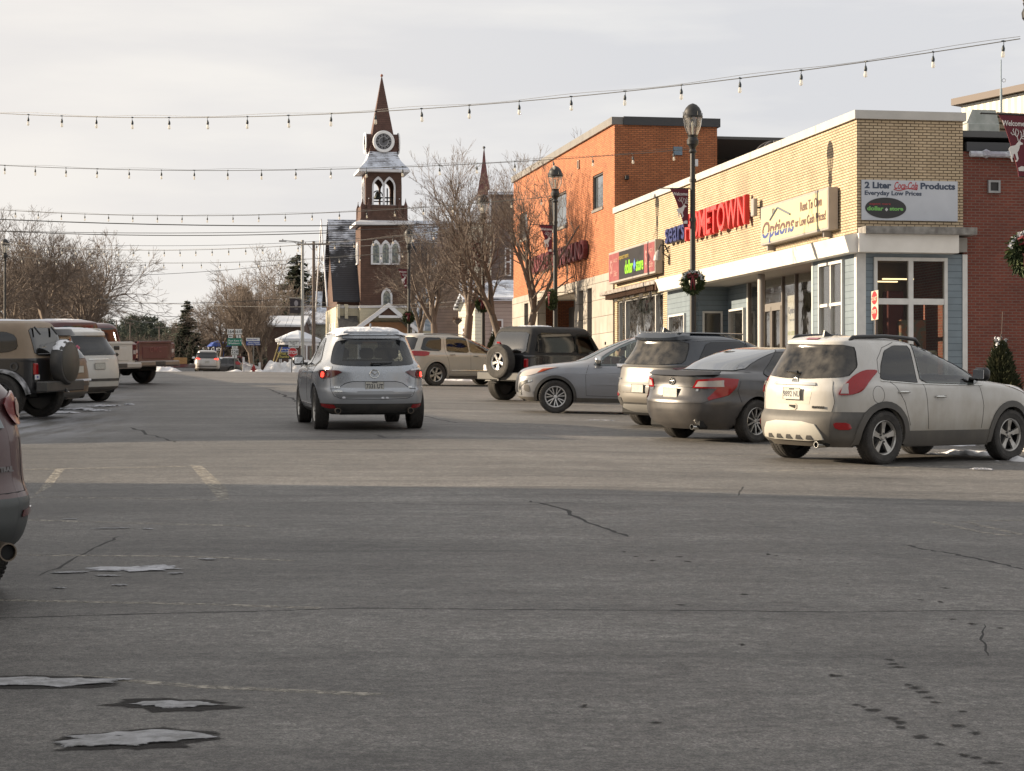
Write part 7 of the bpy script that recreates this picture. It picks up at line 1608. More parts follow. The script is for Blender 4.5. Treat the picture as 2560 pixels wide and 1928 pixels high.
mb=MB().tube([(-.38+.45*math.cos(t),cy,zb0+1.0+.45*math.sin(t))for t in[math.pi*i/10 for i in range(11)]],.05,6).box(-1.4,1.4,cy-.06,cy+.06,zb0+.78,zb0+.90).box(-1.4,1.4,cy-.05,cy+.05,zb0+.45,zb0+.55).box(-1.1,-1.0,cy-.06,cy+.06,zb0,zb0+.9).box(.9,1.0,cy-.06,cy+.06,zb0,zb0+.9).box(.45,.56,cy-.05,cy+.05,zb0,zb0+1.7)
mb.build('bell_stand',M_BLACK,ch)
box(ch,'belfry_floor',M_DKGREY,-a4+.2,a4-.2,cy-a4+.2,cy+a4-.2,zb0-.05,zb0+.02)
# pinnacles
for sx in(-1,1):
 for sy in(-1,1):
  for dx in(0,.56):
   if sy==1 and dx:continue
   M_=T(sx*(1.93-dx),cy+sy*1.93,0);p_=MB().box(-.16,.16,-.16,.16,Zp(553),Zp(513),M_).lathe([(.22,Zp(513)),(.06,Zp(503)),(.03,Zp(498)),(.0,Zp(495))],4,M_@RZ(math.pi/4)).build('pinnacle',M_SPIRE,ch);MB().lathe([(0,-.06),(.06,0),(0,.06)],8,M_@T(0,0,Zp(496))).build('finial',M_WH,p_)
# bell-cast roof, clock stage, spire
frust(MB(),[(2.22,Zp(424)),(2.20,Zp(420)),(1.80,Zp(408)),(1.5,Zp(397)),(1.32,Zp(386)),(1.24,Zp(376))],cy).build('flared_roof',M_FROST,ch)
frust(MB(),[(1.24,Zp(376)),(1.12,Zp(360)),(.96,Zp(332)),(.05,Zp(184))],cy).build('spire',M_SPIRE,ch)
frust(MB(),[(2.28,Zp(429)),(2.28,Zp(423))],cy).build('eave',M_WH,ch)
mb=MB().lathe([(.03,Zp(184)),(.06,Zp(181))],8,T(0,cy,0)).lathe([(.0,-.13),(.12,-.07),(.13,.04),(.06,.13),(0,.15)],12,T(0,cy,Zp(179)));mb.build('ball_finial',mat('copper_ball',(.22,.08,.05),.5),ch,smooth=True)
M_CLK=mat('clock_face',(.10,.10,.11),.4);M_CLR_=mat('clock_ring',(.72,.72,.72),.5)
for k in range(4):
 M_=T(0,cy,Zp(351))@RZ(k*math.pi/2)@T(0,-1.50,0)
 d_=MB();n=16;P=[(1.0*math.cos(t),1.0*math.sin(t))for t in[math.pi*i/n for i in range(n+1)]]+[(-1.0,-.86),(1.0,-.86)]
 P=[(-.98 if x<-.98 else.98 if x>.98 else x,z)for x,z in P]
 d_.prism([(x*.84,z*.84)for x,z in P],M_@T(0,.02,0),.95);dm=d_.build('clock_dormer',M_SPIRE,ch)
 C_=MB().lathe([(.0,0),(.74,0)],40,M_@RX(math.pi/2),cap=False).build('clock',M_CLK,ch)
 ring=MB();ring.lathe([(.70,-.02),(.73,.06),(.92,.08),(.98,.03),(.98,-.05)],40,M_@RX(math.pi/2),cap=False).build('ring',M_CLR_,C_,smooth=True,sharp=35)
 MB().lathe([(.40,.005),(.405,.02),(.435,.02),(.44,.005)],32,M_@RX(math.pi/2),cap=False).build('inner_ring',mat('clock_line',(.45,.45,.46),.5),C_)
 hr=MB();tk=MB()
 for h in range(12):A=M_@RY(R(30*h));tk.box(-.045,.045,-.025,-.006,.47,.66,A)
 tk.build('hour_marks',M_BLACK,C_)
 for h in range(12):
  for e_ in(-1,1):hr.box(-.006+e_*.085,.006+e_*.085,-.018,-.008,.45,.68,M_@RY(R(30*h)))
 hr.build('dial_lines',MATS['clock_line'],C_)
 hn=MB();hn.box(-.045,.045,-.05,-.03,-.12,.60,M_@RY(R(65))).box(-.06,.06,-.07,-.052,-.1,.40,M_@RY(R(2))).lathe([(.09,.02),(.09,.08)],12,M_@RX(math.pi/2));hn.build('clock_hands',M_BLACK,C_)
def lancets(specs,y=0.0,M0=None,ring=.17,name='lancet_window'):
 for cx,w,z0,zs in specs:
  M_=(M0 or Matrix.Identity(4))@T(0,y,0);f=arch_frame(MB(),cx,w,z0,zs,ring,M_@T(0,-.003,0),.10).box(cx-w-ring,cx+w+ring,-.14,-.003,z0-.13,z0-.001,M_).build(name,M_WH,ch)
  MB().prism(arch_pts(cx,w,z0,zs),M_@T(0,-.05,0),.03).build('pane',M_STAIN,f)
  l_=MB();l_.box(cx-.015,cx+.015,-.07,-.055,z0,zs+w,M_).box(cx-w,cx+w,-.07,-.055,z0+(zs-z0)*.5-.015,z0+(zs-z0)*.5+.015,M_).box(cx-w*.5-.01,cx-w*.5+.01,-.068,-.055,z0,zs,M_).box(cx+w*.5-.01,cx+w*.5+.01,-.068,-.055,z0,zs,M_);l_.build('leading',M_DKGREY,f)
fy=cy-a1
lancets([(Xp(940),.29,Zp(658),Zp(622)),(Xp(964),.29,Zp(658),Zp(622)),(Xp(988),.29,Zp(658),Zp(622))],fy);lancets([(Xp(967),.33,Zp(768),Zp(742))],fy)
ML=T(-a1,cy,0)@RZ(-math.pi/2)
lancets([(-.6,.27,Zp(655),Zp(622)),(.2,.27,Zp(655),Zp(622)),(.1,.3,Zp(768),Zp(742))],-.0,ML)
# foot of the tower in cream boards
frust(MB(),[(a1+.05,-.6),(a1+.05,Zp(770))],cy).build('tower_base',M_CREAM,ch);frust(MB(),[(a1+.12,Zp(770)),(a1+.12,Zp(764))],cy).build('belt_course',M_WH,ch)
# nave: ridge runs across, roof slopes towards the street; gable end with barge board on the left
xl,xr_=Xp(830)+.55,13.5;zr_=Zp(547)+.45;ze=Zp(742);ye=1.2;yr=1.2+(zr_-ze)*.72
mb=MB();t=.22
mb.v=[(xl-.4,ye-.5,ze-.25),(xr_,ye-.5,ze-.25),(xr_,yr,zr_),(xl-.4,yr,zr_),(xl-.4,2*yr-ye+.5,ze-.25),(xr_,2*yr-ye+.5,ze-.25)]
mb.v+=[(x,y,z-t)for x,y,z in mb.v];mb.f=[(0,1,2,3),(3,2,5,4),(6,9,8,7),(9,10,11,8),(0,6,7,1),(0,3,9,6),(3,4,10,9),(1,7,8,2),(2,8,11,5),(4,5,11,10)]
mb.build('roof',linemat('melting_roof',(.035,.036,.042),(.02,.02,.024),.22,width=.3,var=.1,rough=.85,snow=(.54,.5,ze+1.2,ze+7.5)),ch)
mb=MB()
for(a,b)in(((ye-.7,ze-.45),(yr,zr_+.03)),((2*yr-ye+.7,ze-.45),(yr,zr_+.03))):
 mb.add([(xl-1.0,a[0],a[1]),(xl-1.0,b[0],b[1]),(xl-1.0,b[0],b[1]-.55),(xl-1.0,a[0],a[1]-.45),(xl-.9,a[0],a[1]),(xl-.9,b[0],b[1]),(xl-.9,b[0],b[1]-.55),(xl-.9,a[0],a[1]-.45)],[(0,1,2,3),(4,7,6,5),(0,4,5,1),(1,5,6,2),(2,6,7,3),(3,7,4,0)])
mb.build('barge_board',M_WH,ch)
MB().add([(xl,ye,ze-.3),(xl,2*yr-ye,ze-.3),(xl,yr,zr_-.3),(xl+.3,ye,ze-.3),(xl+.3,2*yr-ye,ze-.3),(xl+.3,yr,zr_-.3)],[(0,1,2),(3,5,4),(0,2,5,3),(1,4,5,2),(0,3,4,1)]).build('gable',M_SHB,ch)
zbw=Zp(766);box(ch,'nave_wall',M_SHB,xl,xr_-.5,ye,2*yr-ye,zbw,ze-.26);box(ch,'nave_base',M_CREAM,xl-.06,xr_-.4,ye-.06,2*yr-ye+.06,-.6,zbw-.003);box(ch,'nave_belt',M_WH,xl-.1,xr_-.4,ye-.12,ye-.062,zbw-.15,zbw+.1)
for(px0,px1)in((846,852),(864,872)):box(ch,'buttress',M_CREAM,Xp(px0),Xp(px1),ye-.45,ye-.065,-.6,zbw+.2)
mb=MB();q0,q1=Xp(846),Xp(896);mb.v=[(q0,ye-1.6,Zp(818)),(q1,ye-1.6,Zp(818)),(q1,ye-.07,Zp(789)),(q0,ye-.07,Zp(789)),(q0,ye-1.6,Zp(818)-.15),(q1,ye-1.6,Zp(818)-.15),(q1,ye-.07,Zp(789)-.15),(q0,ye-.07,Zp(789)-.15)];mb.f=[(0,1,2,3),(4,7,6,5),(0,4,5,1),(1,5,6,2),(2,6,7,3),(3,7,4,0)]
mb.build('lean_to_roof',mat('dark_felt',(.05,.048,.045),.85,noise=(5,(.09,.085,.08),.2)),ch)
for k in range(3):box(ch,'side_window',M_WH,xl-.09,xl-.005,ye+1+2.4*k,ye+1.8+2.4*k,1.2,4.6)
# right cross gable with the big twin lancet
gx0,gx1,gz1=Xp(1012),Xp(1180),Zp(640);gm=Xp(1096);gy_=.5;ge=Zp(790)
MB().add([(gx0+1.2,gy_,ge),(gx1,gy_,ge),(gm,gy_,gz1),(gx0+1.2,gy_+6,ge),(gx1,gy_+6,ge),(gm,gy_+6,gz1)],[(0,1,2),(3,5,4),(0,2,5,3),(1,4,5,2),(0,3,4,1)]).build('cross_gable',M_SHB,ch)
mb=MB()
for(a,b)in(((gx0+.7,ge-.3),(gm,gz1+.12)),((gx1+.4,ge-.3),(gm,gz1+.12))):
 o=len(mb.v);mb.add([(a[0],gy_-.35,a[1]),(b[0],gy_-.35,b[1]),(b[0],gy_-.35,b[1]-.5),(a[0],gy_-.35,a[1]-.5),(a[0],gy_+6,a[1]),(b[0],gy_+6,b[1]),(b[0],gy_+6,b[1]-.5),(a[0],gy_+6,a[1]-.5)],[(0,1,2,3),(4,7,6,5),(0,4,5,1),(1,5,6,2),(2,6,7,3),(3,7,4,0)])
mb.build('cross_gable_roof',M_SNOWSH,ch)
mb=MB();o=0
for(a,b)in(((gx0+.7,ge-.28),(gm,gz1+.14)),((gx1+.4,ge-.28),(gm,gz1+.14))):
 mb.add([(a[0],gy_-.42,a[1]),(b[0],gy_-.42,b[1]),(b[0],gy_-.42,b[1]-.42),(a[0],gy_-.42,a[1]-.42),(a[0],gy_-.355,a[1]),(b[0],gy_-.355,b[1]),(b[0],gy_-.355,b[1]-.42),(a[0],gy_-.355,a[1]-.42)],[(0,1,2,3),(4,7,6,5),(0,4,5,1),(1,5,6,2),(2,6,7,3),(3,7,4,0)])
mb.build('barge_board',M_WH,ch)
box(ch,'cross_gable_wall',M_CREAM,gx0+1.5,gx1-.3,gy_+.02,gy_+5.8,-.6,ge-.003)
wc=Xp(1062);f=arch_frame(MB(),wc,.86,Zp(826),Zp(768),.20,T(0,gy_-.01,0),.16);f.box(wc-.09,wc+.09,gy_-.15,gy_-.03,Zp(826),Zp(748));f.box(wc-.84,wc+.84,gy_-.12,gy_-.03,Zp(789),Zp(787));fo=f.build('great_window',M_WH,ch)
MB().prism(arch_pts(wc,.86,Zp(826),Zp(768)),T(0,gy_-.06,0),.03).build('pane',mat('blue_leaded_glass',(.16,.20,.25),.3,noise=(5,(.34,.38,.42),.12)),fo)
# entrance porch with open gable
px0,px1,pa,pz=Xp(880),Xp(1034),Xp(962),Zp(762);pe=Zp(824);pf=-2.6
mb=MB()
for(a,b)in(((px0,pe),(pa,pz)),((px1,pe),(pa,pz))):
 mb.add([(a[0],pf-.3,a[1]),(b[0],pf-.3,b[1]),(b[0],pf-.3,b[1]-.14),(a[0],pf-.3,a[1]-.14),(a[0],fy+.01,a[1]),(b[0],fy+.01,b[1]),(b[0],fy+.01,b[1]-.14),(a[0],fy+.01,a[1]-.14)],[(0,1,2,3),(4,7,6,5),(0,4,5,1),(1,5,6,2),(2,6,7,3),(3,7,4,0)])
mb.build('porch_roof',mat('grey_shingle',(.12,.11,.105),.85,noise=(6,(.17,.16,.155),.2)),ch)
mb=MB()
for(a,b)in(((px0-.05,pe),(pa,pz+.03)),((px1+.05,pe),(pa,pz+.03))):
 mb.add([(a[0],pf-.38,a[1]+.02),(b[0],pf-.38,b[1]+.02),(b[0],pf-.38,b[1]-.42),(a[0],pf-.38,a[1]-.42),(a[0],pf-.31,a[1]+.02),(b[0],pf-.31,b[1]+.02),(b[0],pf-.31,b[1]-.42),(a[0],pf-.31,a[1]-.42)],[(0,1,2,3),(4,7,6,5),(0,4,5,1),(1,5,6,2),(2,6,7,3),(3,7,4,0)])
mb.box(Xp(937),Xp(990),pf-.34,pf-.22,Zp(798),Zp(792));mb.build('porch_trim',M_WH,ch)
MB().add([(Xp(938),pf-.2,Zp(792)),(Xp(988),pf-.2,Zp(792)),(pa,pf-.2,Zp(769)),(Xp(938),pf-.1,Zp(792)),(Xp(988),pf-.1,Zp(792)),(pa,pf-.1,Zp(769))],[(0,1,2),(3,5,4),(0,2,5,3),(1,4,5,2),(0,3,4,1)]).build('porch_gable',M_SHB,ch)
mb=MB();mb.prism([(px0+.3,pe-.2),(Xp(920),Zp(806)),(Xp(1003),Zp(806)),(px1-.3,pe-.2),(px1-.6,pe-1.2),(px0+.6,pe-1.2)],T(0,fy-.3,0),.25);mb.build('porch_back',mat('tan_boards',(.40,.22,.12),.7),ch)
for x in(px0+.35,px1-.35):box(ch,'porch_post',M_WH,x-.12,x+.12,pf-.25,pf-.01,-.6,pe)
# ---------------------------------------------------------------- other houses
def gable_house(name,label,px0,px1,Y,py_ridge,py_eave,wallm,roofm,depth=8,ridge='x',base=None,rz=0.0,chim=None,wins=(),over=.35,ztop=None):
 k=FPX/Y;X0,X1=(px0-1280)/k,(px1-1280)/k;zg=gz((X0+X1)/2,Y)-.3;zr=CH+(HY-py_ridge)/k-zg;ze_=CH+(HY-py_eave)/k-zg;w_=X1-X0
 b_=thing(name,label,'building',(X0,Y,zg),rz)
 mb=MB().box(0,w_,0,depth,-.5,ze_)
 if ridge=='y':mb.add([(0,0,ze_),(w_,0,ze_),(w_/2,0,zr),(0,depth,ze_),(w_,depth,ze_),(w_/2,depth,zr)],[(0,1,2),(3,5,4),(0,3,4,1),(0,2,5,3),(1,4,5,2)])
 else:mb.add([(0,0,ze_),(0,depth,ze_),(0,depth/2,zr),(w_,0,ze_),(w_,depth,ze_),(w_,depth/2,zr)],[(0,1,2),(3,5,4),(0,3,4,1),(0,2,5,3),(1,4,5,2)])
 mb.build('wall',wallm,b_)
 o=over;th=.18;r_=MB()
 if ridge=='y':
  sl=(zr-ze_)/(w_/2)
  for sg in(0,1):
   xa=-o if sg==0 else w_+o;za_=ze_-o*sl+.02;P=[(xa,-o,za_),(w_/2,-o,zr+.02),(w_/2,depth+o,zr+.02),(xa,depth+o,za_)];r_.add(P+[(x,y,z+th)for x,y,z in P],[(0,1,2,3),(4,7,6,5),(0,4,5,1),(1,5,6,2),(2,6,7,3),(3,7,4,0)])
 else:
  sl=(zr-ze_)/(depth/2)
  for sg in(0,1):
   ya=-o if sg==0 else depth+o;za_=ze_-o*sl+.02;P=[(-o,ya,za_),(w_+o,ya,za_),(w_+o,depth/2,zr+.02),(-o,depth/2,zr+.02)];r_.add(P+[(x,y,z+th)for x,y,z in P],[(0,1,2,3),(4,7,6,5),(0,4,5,1),(1,5,6,2),(2,6,7,3),(3,7,4,0)])
 rf=r_.build('roof',roofm,b_)
 if chim:MB().box(chim[0],chim[0]+.7,depth/2-.35,depth/2+.35,ze_,zr+chim[1]).build('chimney',M_REDB,rf)
 for(xa,xb,ya,yb)in wins:
  x0,x1=(xa-px0)/k,(xb-px0)/k;z0,z1=CH+(HY-yb)/k-zg,CH+(HY-ya)/k-zg
  w_o=MB().box(x0,x1,-.09,-.003,z0,z1).build('window',M_WH,b_);MB().box(x0+.09,x1-.09,-.10,-.092,z0+.09,(z0+z1)/2-.04).box(x0+.09,x1-.09,-.10,-.092,(z0+z1)/2+.04,z1-.09).build('pane',mat('brown_pane',(.11,.055,.04),.3),w_o)
 return b_
M_PINK=linemat('pinkish_siding',(.36,.29,.26),(.20,.16,.145),.20,width=.10,var=.05)
M_WSID=linemat('white_siding',(.62,.58,.47),(.36,.33,.27),.20,width=.10,var=.05)
M_MAUVE=linemat('mauve_shingles',(.115,.085,.078),(.07,.05,.047),.22,width=.15,var=.15)
gable_house('house','pinkish clapboard house front with two-pane window behind the leaning tree',1203,1300,108,742,752,M_PINK,M_SNOWSH,depth=3.4,wins=[(1230,1258,798,842)],over=.25)
sn=thing('lean_to_roof','snow-dusted lean-to roof above the pinkish clapboard house','roof',tuple(W(1160,700,112)),0)
MB().add([(0,-3.4,W(0,748,108.4).z-sn.location.z),(3.2,-3.4,W(0,748,108.4).z-sn.location.z),(3.2,0,0),(-.3,0,0),(0,-3.4,W(0,748,108.4).z-sn.location.z-.15),(3.2,-3.4,W(0,748,108.4).z-sn.location.z-.15),(3.2,0,-.15),(-.3,0,-.15)],[(0,1,2,3),(4,7,6,5),(0,4,5,1),(1,5,6,2),(2,6,7,3),(3,7,4,0)]).build('roof_slope',M_FROST,sn)
gable_house('house','sunlit cream clapboard house with small dark window beside the trunks',1146,1201,120,716,762,M_WSID,M_SNOWSH,depth=4,ridge='y',rz=R(-40),over=.2,wins=[(1160,1172,818,845)])
gable_house('house','tall mauve shingled house rising behind the leafless street trees',1228,1330,130,476,486,M_MAUVE,M_SNOWSH,depth=3,wins=[(1262,1278,620,690)],over=.2)
gable_house('house','cream sided annex with white door right of the great church window',1096,1152,160,742,768,M_CREAM,M_SNOWSH,depth=6,wins=[(1134,1148,785,845)])
for lbl,px0,px1,Y,r_,e_,wm,rm,dp in(('long brown brick house with snow covered roof behind the vase shaped tree',668,752,206,790,816,brickmat('brown_brick',(.125,.075,.06),(.10,.06,.05),(.09,.07,.06)),mat('full_snow',(.66,.68,.72),.7,noise=(.6,(.58,.60,.65),.3)),9),('grey green house with snow dusted shingle roof left of the church gable',762,832,222,728,806,mat('sage_wall',(.24,.25,.22),.7),M_FROST,9)):
 gable_house('house',lbl,px0,px1,Y,r_,e_,wm,rm,depth=dp,chim=(1.5,.6)if Y>210 else None)
gable_house('house','low grey house with one dark window behind the lumber trailer',418,482,236,872,876,mat('grey_wall',(.30,.29,.29),.8,noise=(1,(.26,.25,.25),.2)),mat('full_snow',(.66,.68,.72),.7),depth=4,wins=[(438,459,882,891)])
gable_house('house','wide low white shed roof just beyond the silver minivan',482,560,262,862,880,M_WH,MATS['full_snow'],depth=10)
gable_house('house','distant pale house at the foot of the wooded hill',424,440,330,860,868,M_WH,MATS['full_snow'],depth=6)
# bandstand porch with snowy roof
bs=thing('bandstand','white bandstand with snowy hipped roof behind the stop sign','bandstand',tuple(W(745,0,176).xy)+(gz(*W(745,0,176).xy),),R(10))
k_=FPX/176;zt=CH+(HY-826)/k_-bs.location.z;zl=CH+(HY-848)/k_-bs.location.z
MB().lathe([(1.9,zl-.25),(1.95,zl),(.6,zt-.15),(.05,zt)],8,Matrix.Identity(4),cap=True).build('roof',MATS['full_snow'],bs)
MB().lathe([(1.75,zl-.55),(1.75,zl-.26)],8).build('frieze',M_WH,bs)
for i in range(8):t=math.pi*i/4+math.pi/8;box(bs,'post',M_WH,1.6*math.cos(t)-.07,1.6*math.cos(t)+.07,1.6*math.sin(t)-.07,1.6*math.sin(t)+.07,-.2,zl-.56)
MB().lathe([(1.7,-.2),(1.7,.4)],8).build('deck',M_WH,bs)
# second church far right of the brown one
c2=thing('church','slim dark red spire with ball finial over a small white belfry behind bare branches','church',tuple(W(1210,0,150).xy)+(4.0,),0);k_=FPX/150
zz=lambda py:CH+(HY-py)/k_-4.0
mb=MB();frust(mb,[(.50,zz(490)),(.28,zz(445)),(.12,zz(405)),(.05,zz(378))]);mb.build('spire',mat('wine_shingles',(.16,.055,.055),.7,noise=(6,(.11,.04,.04),.2)),c2)
MB().lathe([(.04,zz(378)),(.04,zz(372)),(.0,zz(372))],6).lathe([(0,-.1),(.10,-.03),(.10,.06),(0,.13)],10,T(0,0,zz(369))).build('ball_finial',M_DKGREY,c2)
frust(MB(),[(.6,zz(560)),(.6,zz(490))]).build('belfry',M_WH,c2);frust(MB(),[(1.15,-.5),(1.15,zz(560))]).build('tower',M_WSID,c2)
MB().box(-3.5,4,1.3,8,-.5,zz(640)).add([(-3.5,1.3,zz(640)),(-3.5,8,zz(640)),(-3.5,4.6,zz(560)),(4,1.3,zz(640)),(4,8,zz(640)),(4,4.6,zz(560))],[(0,1,2),(3,5,4),(0,3,4,1),(0,2,5,3),(1,4,5,2)]).build('nave',M_MAUVE,c2)
# ---------------------------------------------------------------- street lamps with banners and wreaths
M_MAROON=mat('banner_cloth',(.105,.012,.022),.8);M_BWH=mat('banner_white',(.60,.57,.55),.8)
M_GLOBE=glassmat('lamp_globe',(.86,.86,.84),.10,base=(.6,.58,.55),basefac=.22)
M_FIR=mat('fir_green',(.030,.048,.018),.7,noise=(9,(.075,.095,.030),.15));M_BOW=mat('red_bow',(.14,.012,.018),.6)
DEER=[(.02,.40),(.10,.47),(.20,.50),(.34,.52),(.44,.60),(.50,.66),(.56,.67),(.62,.62),(.70,.60),(.71,.56),(.62,.54),(.56,.52),(.54,.44),(.50,.36),(.44,.30),(.46,.20),(.50,.10),(.44,.02),(.36,.0),(.36,.04),(.41,.08),(.36,.18),(.32,.26),(.24,.22),(.20,.10),(.24,.0),(.18,.0),(.13,.10),(.14,.22),(.10,.30),(.06,.34)]
def fir_mesh(n,f,seed,rad=.012,ln=.10):
 rnd=random.Random(seed);mb=MB()
 for i in range(n):
  p,d=f(rnd);d=d.normalized();s_=d.orthogonal().normalized()*rad;l_=ln*rnd.uniform(.6,1.3);s2=d.cross(s_)
  mb.add([p-s_,p+s_,p+d*l_*.6+s_*1.3,p+d*l_,p+d*l_*.6-s_*1.3],[(0,1,2,3,4)]);mb.add([p-s2,p+s2,p+d*l_*.6+s2*1.3,p+d*l_,p+d*l_*.6-s2*1.3],[(0,1,2,3,4)])
 return mb
def wreath_f(rnd):
 t=rnd.uniform(0,2*math.pi);a=rnd.uniform(0,2*math.pi);r0,r1=.215,.065;c=Vector((math.cos(t),0,math.sin(t)));d=c*math.cos(a)+Vector((0,1,0))*math.sin(a)
 return c*r0+d*r1*rnd.uniform(.3,1),d+Vector((-math.sin(t),0,math.cos(t)))*rnd.uniform(.3,1.0)+Vector([rnd.uniform(-.4,.4)for _ in range(3)])
def make_lamp(label):
 t=thing('street_lamp',label,'street lamp',group='black street lamps along the kerbs')
 MB().lathe([(.27,0),(.27,.06),(.24,.10),(.22,.14),(.20,.30),(.15,.62),(.11,.86),(.12,.90),(.12,.95),(.09,1.0),(.085,1.04)],12).build('base',M_BLACK,t,smooth=True,sharp=30)
 MB().lathe([(.080,1.0),(.070,3.0),(.062,6.02),(.062,6.05)],16).build('post',M_BLACK,t,smooth=True,sharp=30)
 for z_ in(5.18,4.24):MB().lathe([(.085,z_),(.085,z_+.07)],16).build('clamp',M_BLACK,t)
 MB().lathe([(.07,5.86),(.10,5.90),(.07,5.96),(.09,6.02),(.14,6.08),(.15,6.16),(.11,6.24),(.13,6.30)],16).build('collar',M_BLACK,t,smooth=True,sharp=30)
 MB().lathe([(.10,6.28),(.15,6.36),(.20,6.50),(.225,6.66),(.23,6.72)],24,cap=False).build('globe',M_GLOBE,t,smooth=True)
 MB().lathe([(.245,6.70),(.25,6.75),(.225,6.78),(.215,6.86),(.17,6.95),(.10,7.02),(.03,7.05),(.0,7.06)],24).build('hood',M_BLACK,t,smooth=True,sharp=40)
 mb=MB()
 for k in range(4):
  a=math.pi/2*k+.4;c,s=math.cos(a),math.sin(a);mb.tube([(r_*c,r_*s,z)for r_,z in((.12,6.28),(.165,6.38),(.215,6.52),(.24,6.66),(.26,6.74),(.265,6.84))],.009,5)
 mb.build('cage',M_BLACK,t);MB().lathe([(.02,6.3),(.025,6.5),(.035,6.58),(.0,6.64)],10).build('bulb',mat('lamp_bulb',(.6,.58,.5),.3),t)
 return t
def add_banner(lamp,hdg):
 """maroon pennant on an arm; its own thing, hung from the post"""
 b=thing('banner','x','banner',tuple(lamp.location),hdg,'welcome banners on the lamps')
 mb=MB().tube([(-.08,0,5.22),(-1.30,0,5.22)],.018,8).lathe([(0,-.03),(.03,0),(0,.03)],8,T(-1.31,0,5.22));mb.build('arm',M_BLACK,b);MB().tube([(-.08,0,3.86),(-.32,0,3.86)],.012,6).build('lower_arm',M_BLACK,b)
 n=10;mb=MB();L_,R_=[],[]
 for i in range(n+1):
  t=i/n;z=5.20-1.34*t;xr=-.16-.02*t;xl=-.86+(.86-.34)*min(1,t*1.05)**.75;L_.append((xl,z));R_.append((xr,z))
 P=L_+R_[::-1];mb.prism([(a,c)for a,c in P],T(0,-.006,0),.012);mb.build('cloth',M_MAROON,b)
 for sg,M_ in((1,Matrix.Identity(4)),(-1,T(-1.0,0,0)@RZ(math.pi))):
  if sg==-1:continue
  moved(text_mb('Welcome',.165,.002,.003,xs=.88),T(-.48,-.010,5.02)).build('lettering',M_BWH,b)
  S_=.70;MB().prism([(-.62+x*S_*.78,4.18+z*S_)for x,z in DEER],T(0,-.012,0),.004).build('stag_emblem',M_BWH,b)
  a_m=MB()
  for pts in([(.48,.66),(.42,.78),(.30,.86),(.22,.98),(.26,1.04)],[(.42,.78),(.50,.92),(.44,1.02)],[(.30,.86),(.20,.84),(.12,.92)],[(.36,.82),(.34,.95),(.38,1.04)],[(.54,.66),(.62,.78),(.74,.80),(.84,.86)],[(.62,.78),(.62,.92),(.56,.98)],[(.68,.79),(.74,.92),(.70,1.02)],[(.62,.75),(.78,.72),(.88,.74)]):
   a_m.tube([(-.62+x*S_*.78,-.012,4.18+z*S_)for x,z in pts],.010,4)
  a_m.build('antlers',M_BWH,b);MB().prism([(-.36,4.05),(-.34,3.98),(-.20,3.98),(-.20,4.08),(-.27,4.09)],T(0,-.012,0),.004).build('map_mark',M_BWH,b)
 return b
def add_wreath(lamp,side,h=2.85,seed=1,snow=True,sz=1.0):
 w_=thing('wreath','x','wreath',(lamp.location.x+side[0]*.12,lamp.location.y+side[1]*.12,lamp.location.z+h),math.atan2(side[1],side[0])+math.pi/2,'fir wreaths on the lamps');w_.scale=(sz,)*3
 fir_mesh(900,wreath_f,seed).build('foliage',M_FIR,w_)
 MB().tube([(.215*math.cos(t),0,.215*math.sin(t))for t in[2*math.pi*i/24 for i in range(24)]],.045,6,closed=True).build('ring',M_FIR,w_)
 mb=MB();mb.lathe([(0,-.02),(.04,-.02),(.05,0),(0,.03)],10,T(0,-.09,.16)@RX(math.pi/2))
 for sg in(-1,1):mb.tube([(0,-.09,.16),(sg*.07,-.11,.22),(sg*.13,-.09,.19),(sg*.12,-.09,.12),(0,-.09,.16)],.022,6);mb.tube([(0,-.09,.15),(sg*.03,-.10,0),(sg*.05,-.09,-.20)],[.03,.022,.016],6)
 mb.build('bow',M_BOW,w_)
 if snow:
  def sf(rnd):
   t=rnd.uniform(.15,math.pi-.15);return Vector((.24*math.cos(t),rnd.uniform(-.09,.02),.24*math.sin(t)+rnd.uniform(0,.06))),Vector((rnd.uniform(-1,1),rnd.uniform(-1,0),.4))
  fir_mesh(170,sf,seed+5,.013,.045).build('snow_dusting',M_SNOW,w_)
 return w_
LMP=[('rightmost',32.0),('in front of the blue sears letters',51.1),('in front of the orange building',68.0),('right of the far clapboard trunks',82.3),('left of the great church window',105.0)]
ll=['street lamp at the right picture edge, mostly cut off, by the white crossover','tall street lamp in front of the blue and red raised letters','street lamp with banner in front of the orange brick building','street lamp half hidden by branches beside the pinkish house','street lamp standing right of the clock tower porch','street lamp at the far left edge among brown trees']
bl=['largest welcome banner, by the right edge before the red brick wall','welcome banner left of the post before the red HOMETOWN letters','welcome banner before the orange wall over the maroon letters','welcome banner half hidden in twigs beside the mauve house','welcome banner hidden in twigs right of the clock tower','']
wl=['leafy wreath with red bow cut by the right picture edge','snow-dusted round wreath on the lamp before the white canopy','dark wreath seen edge-on on the lamp before the stone base','brownish wreath on the lamp beside the pinkish house','dark round wreath low on the lamp beside the church porch','']
lampX=lambda Y:13.59-.179*Y
proto=make_lamp(ll[0]);LAMPS=[]
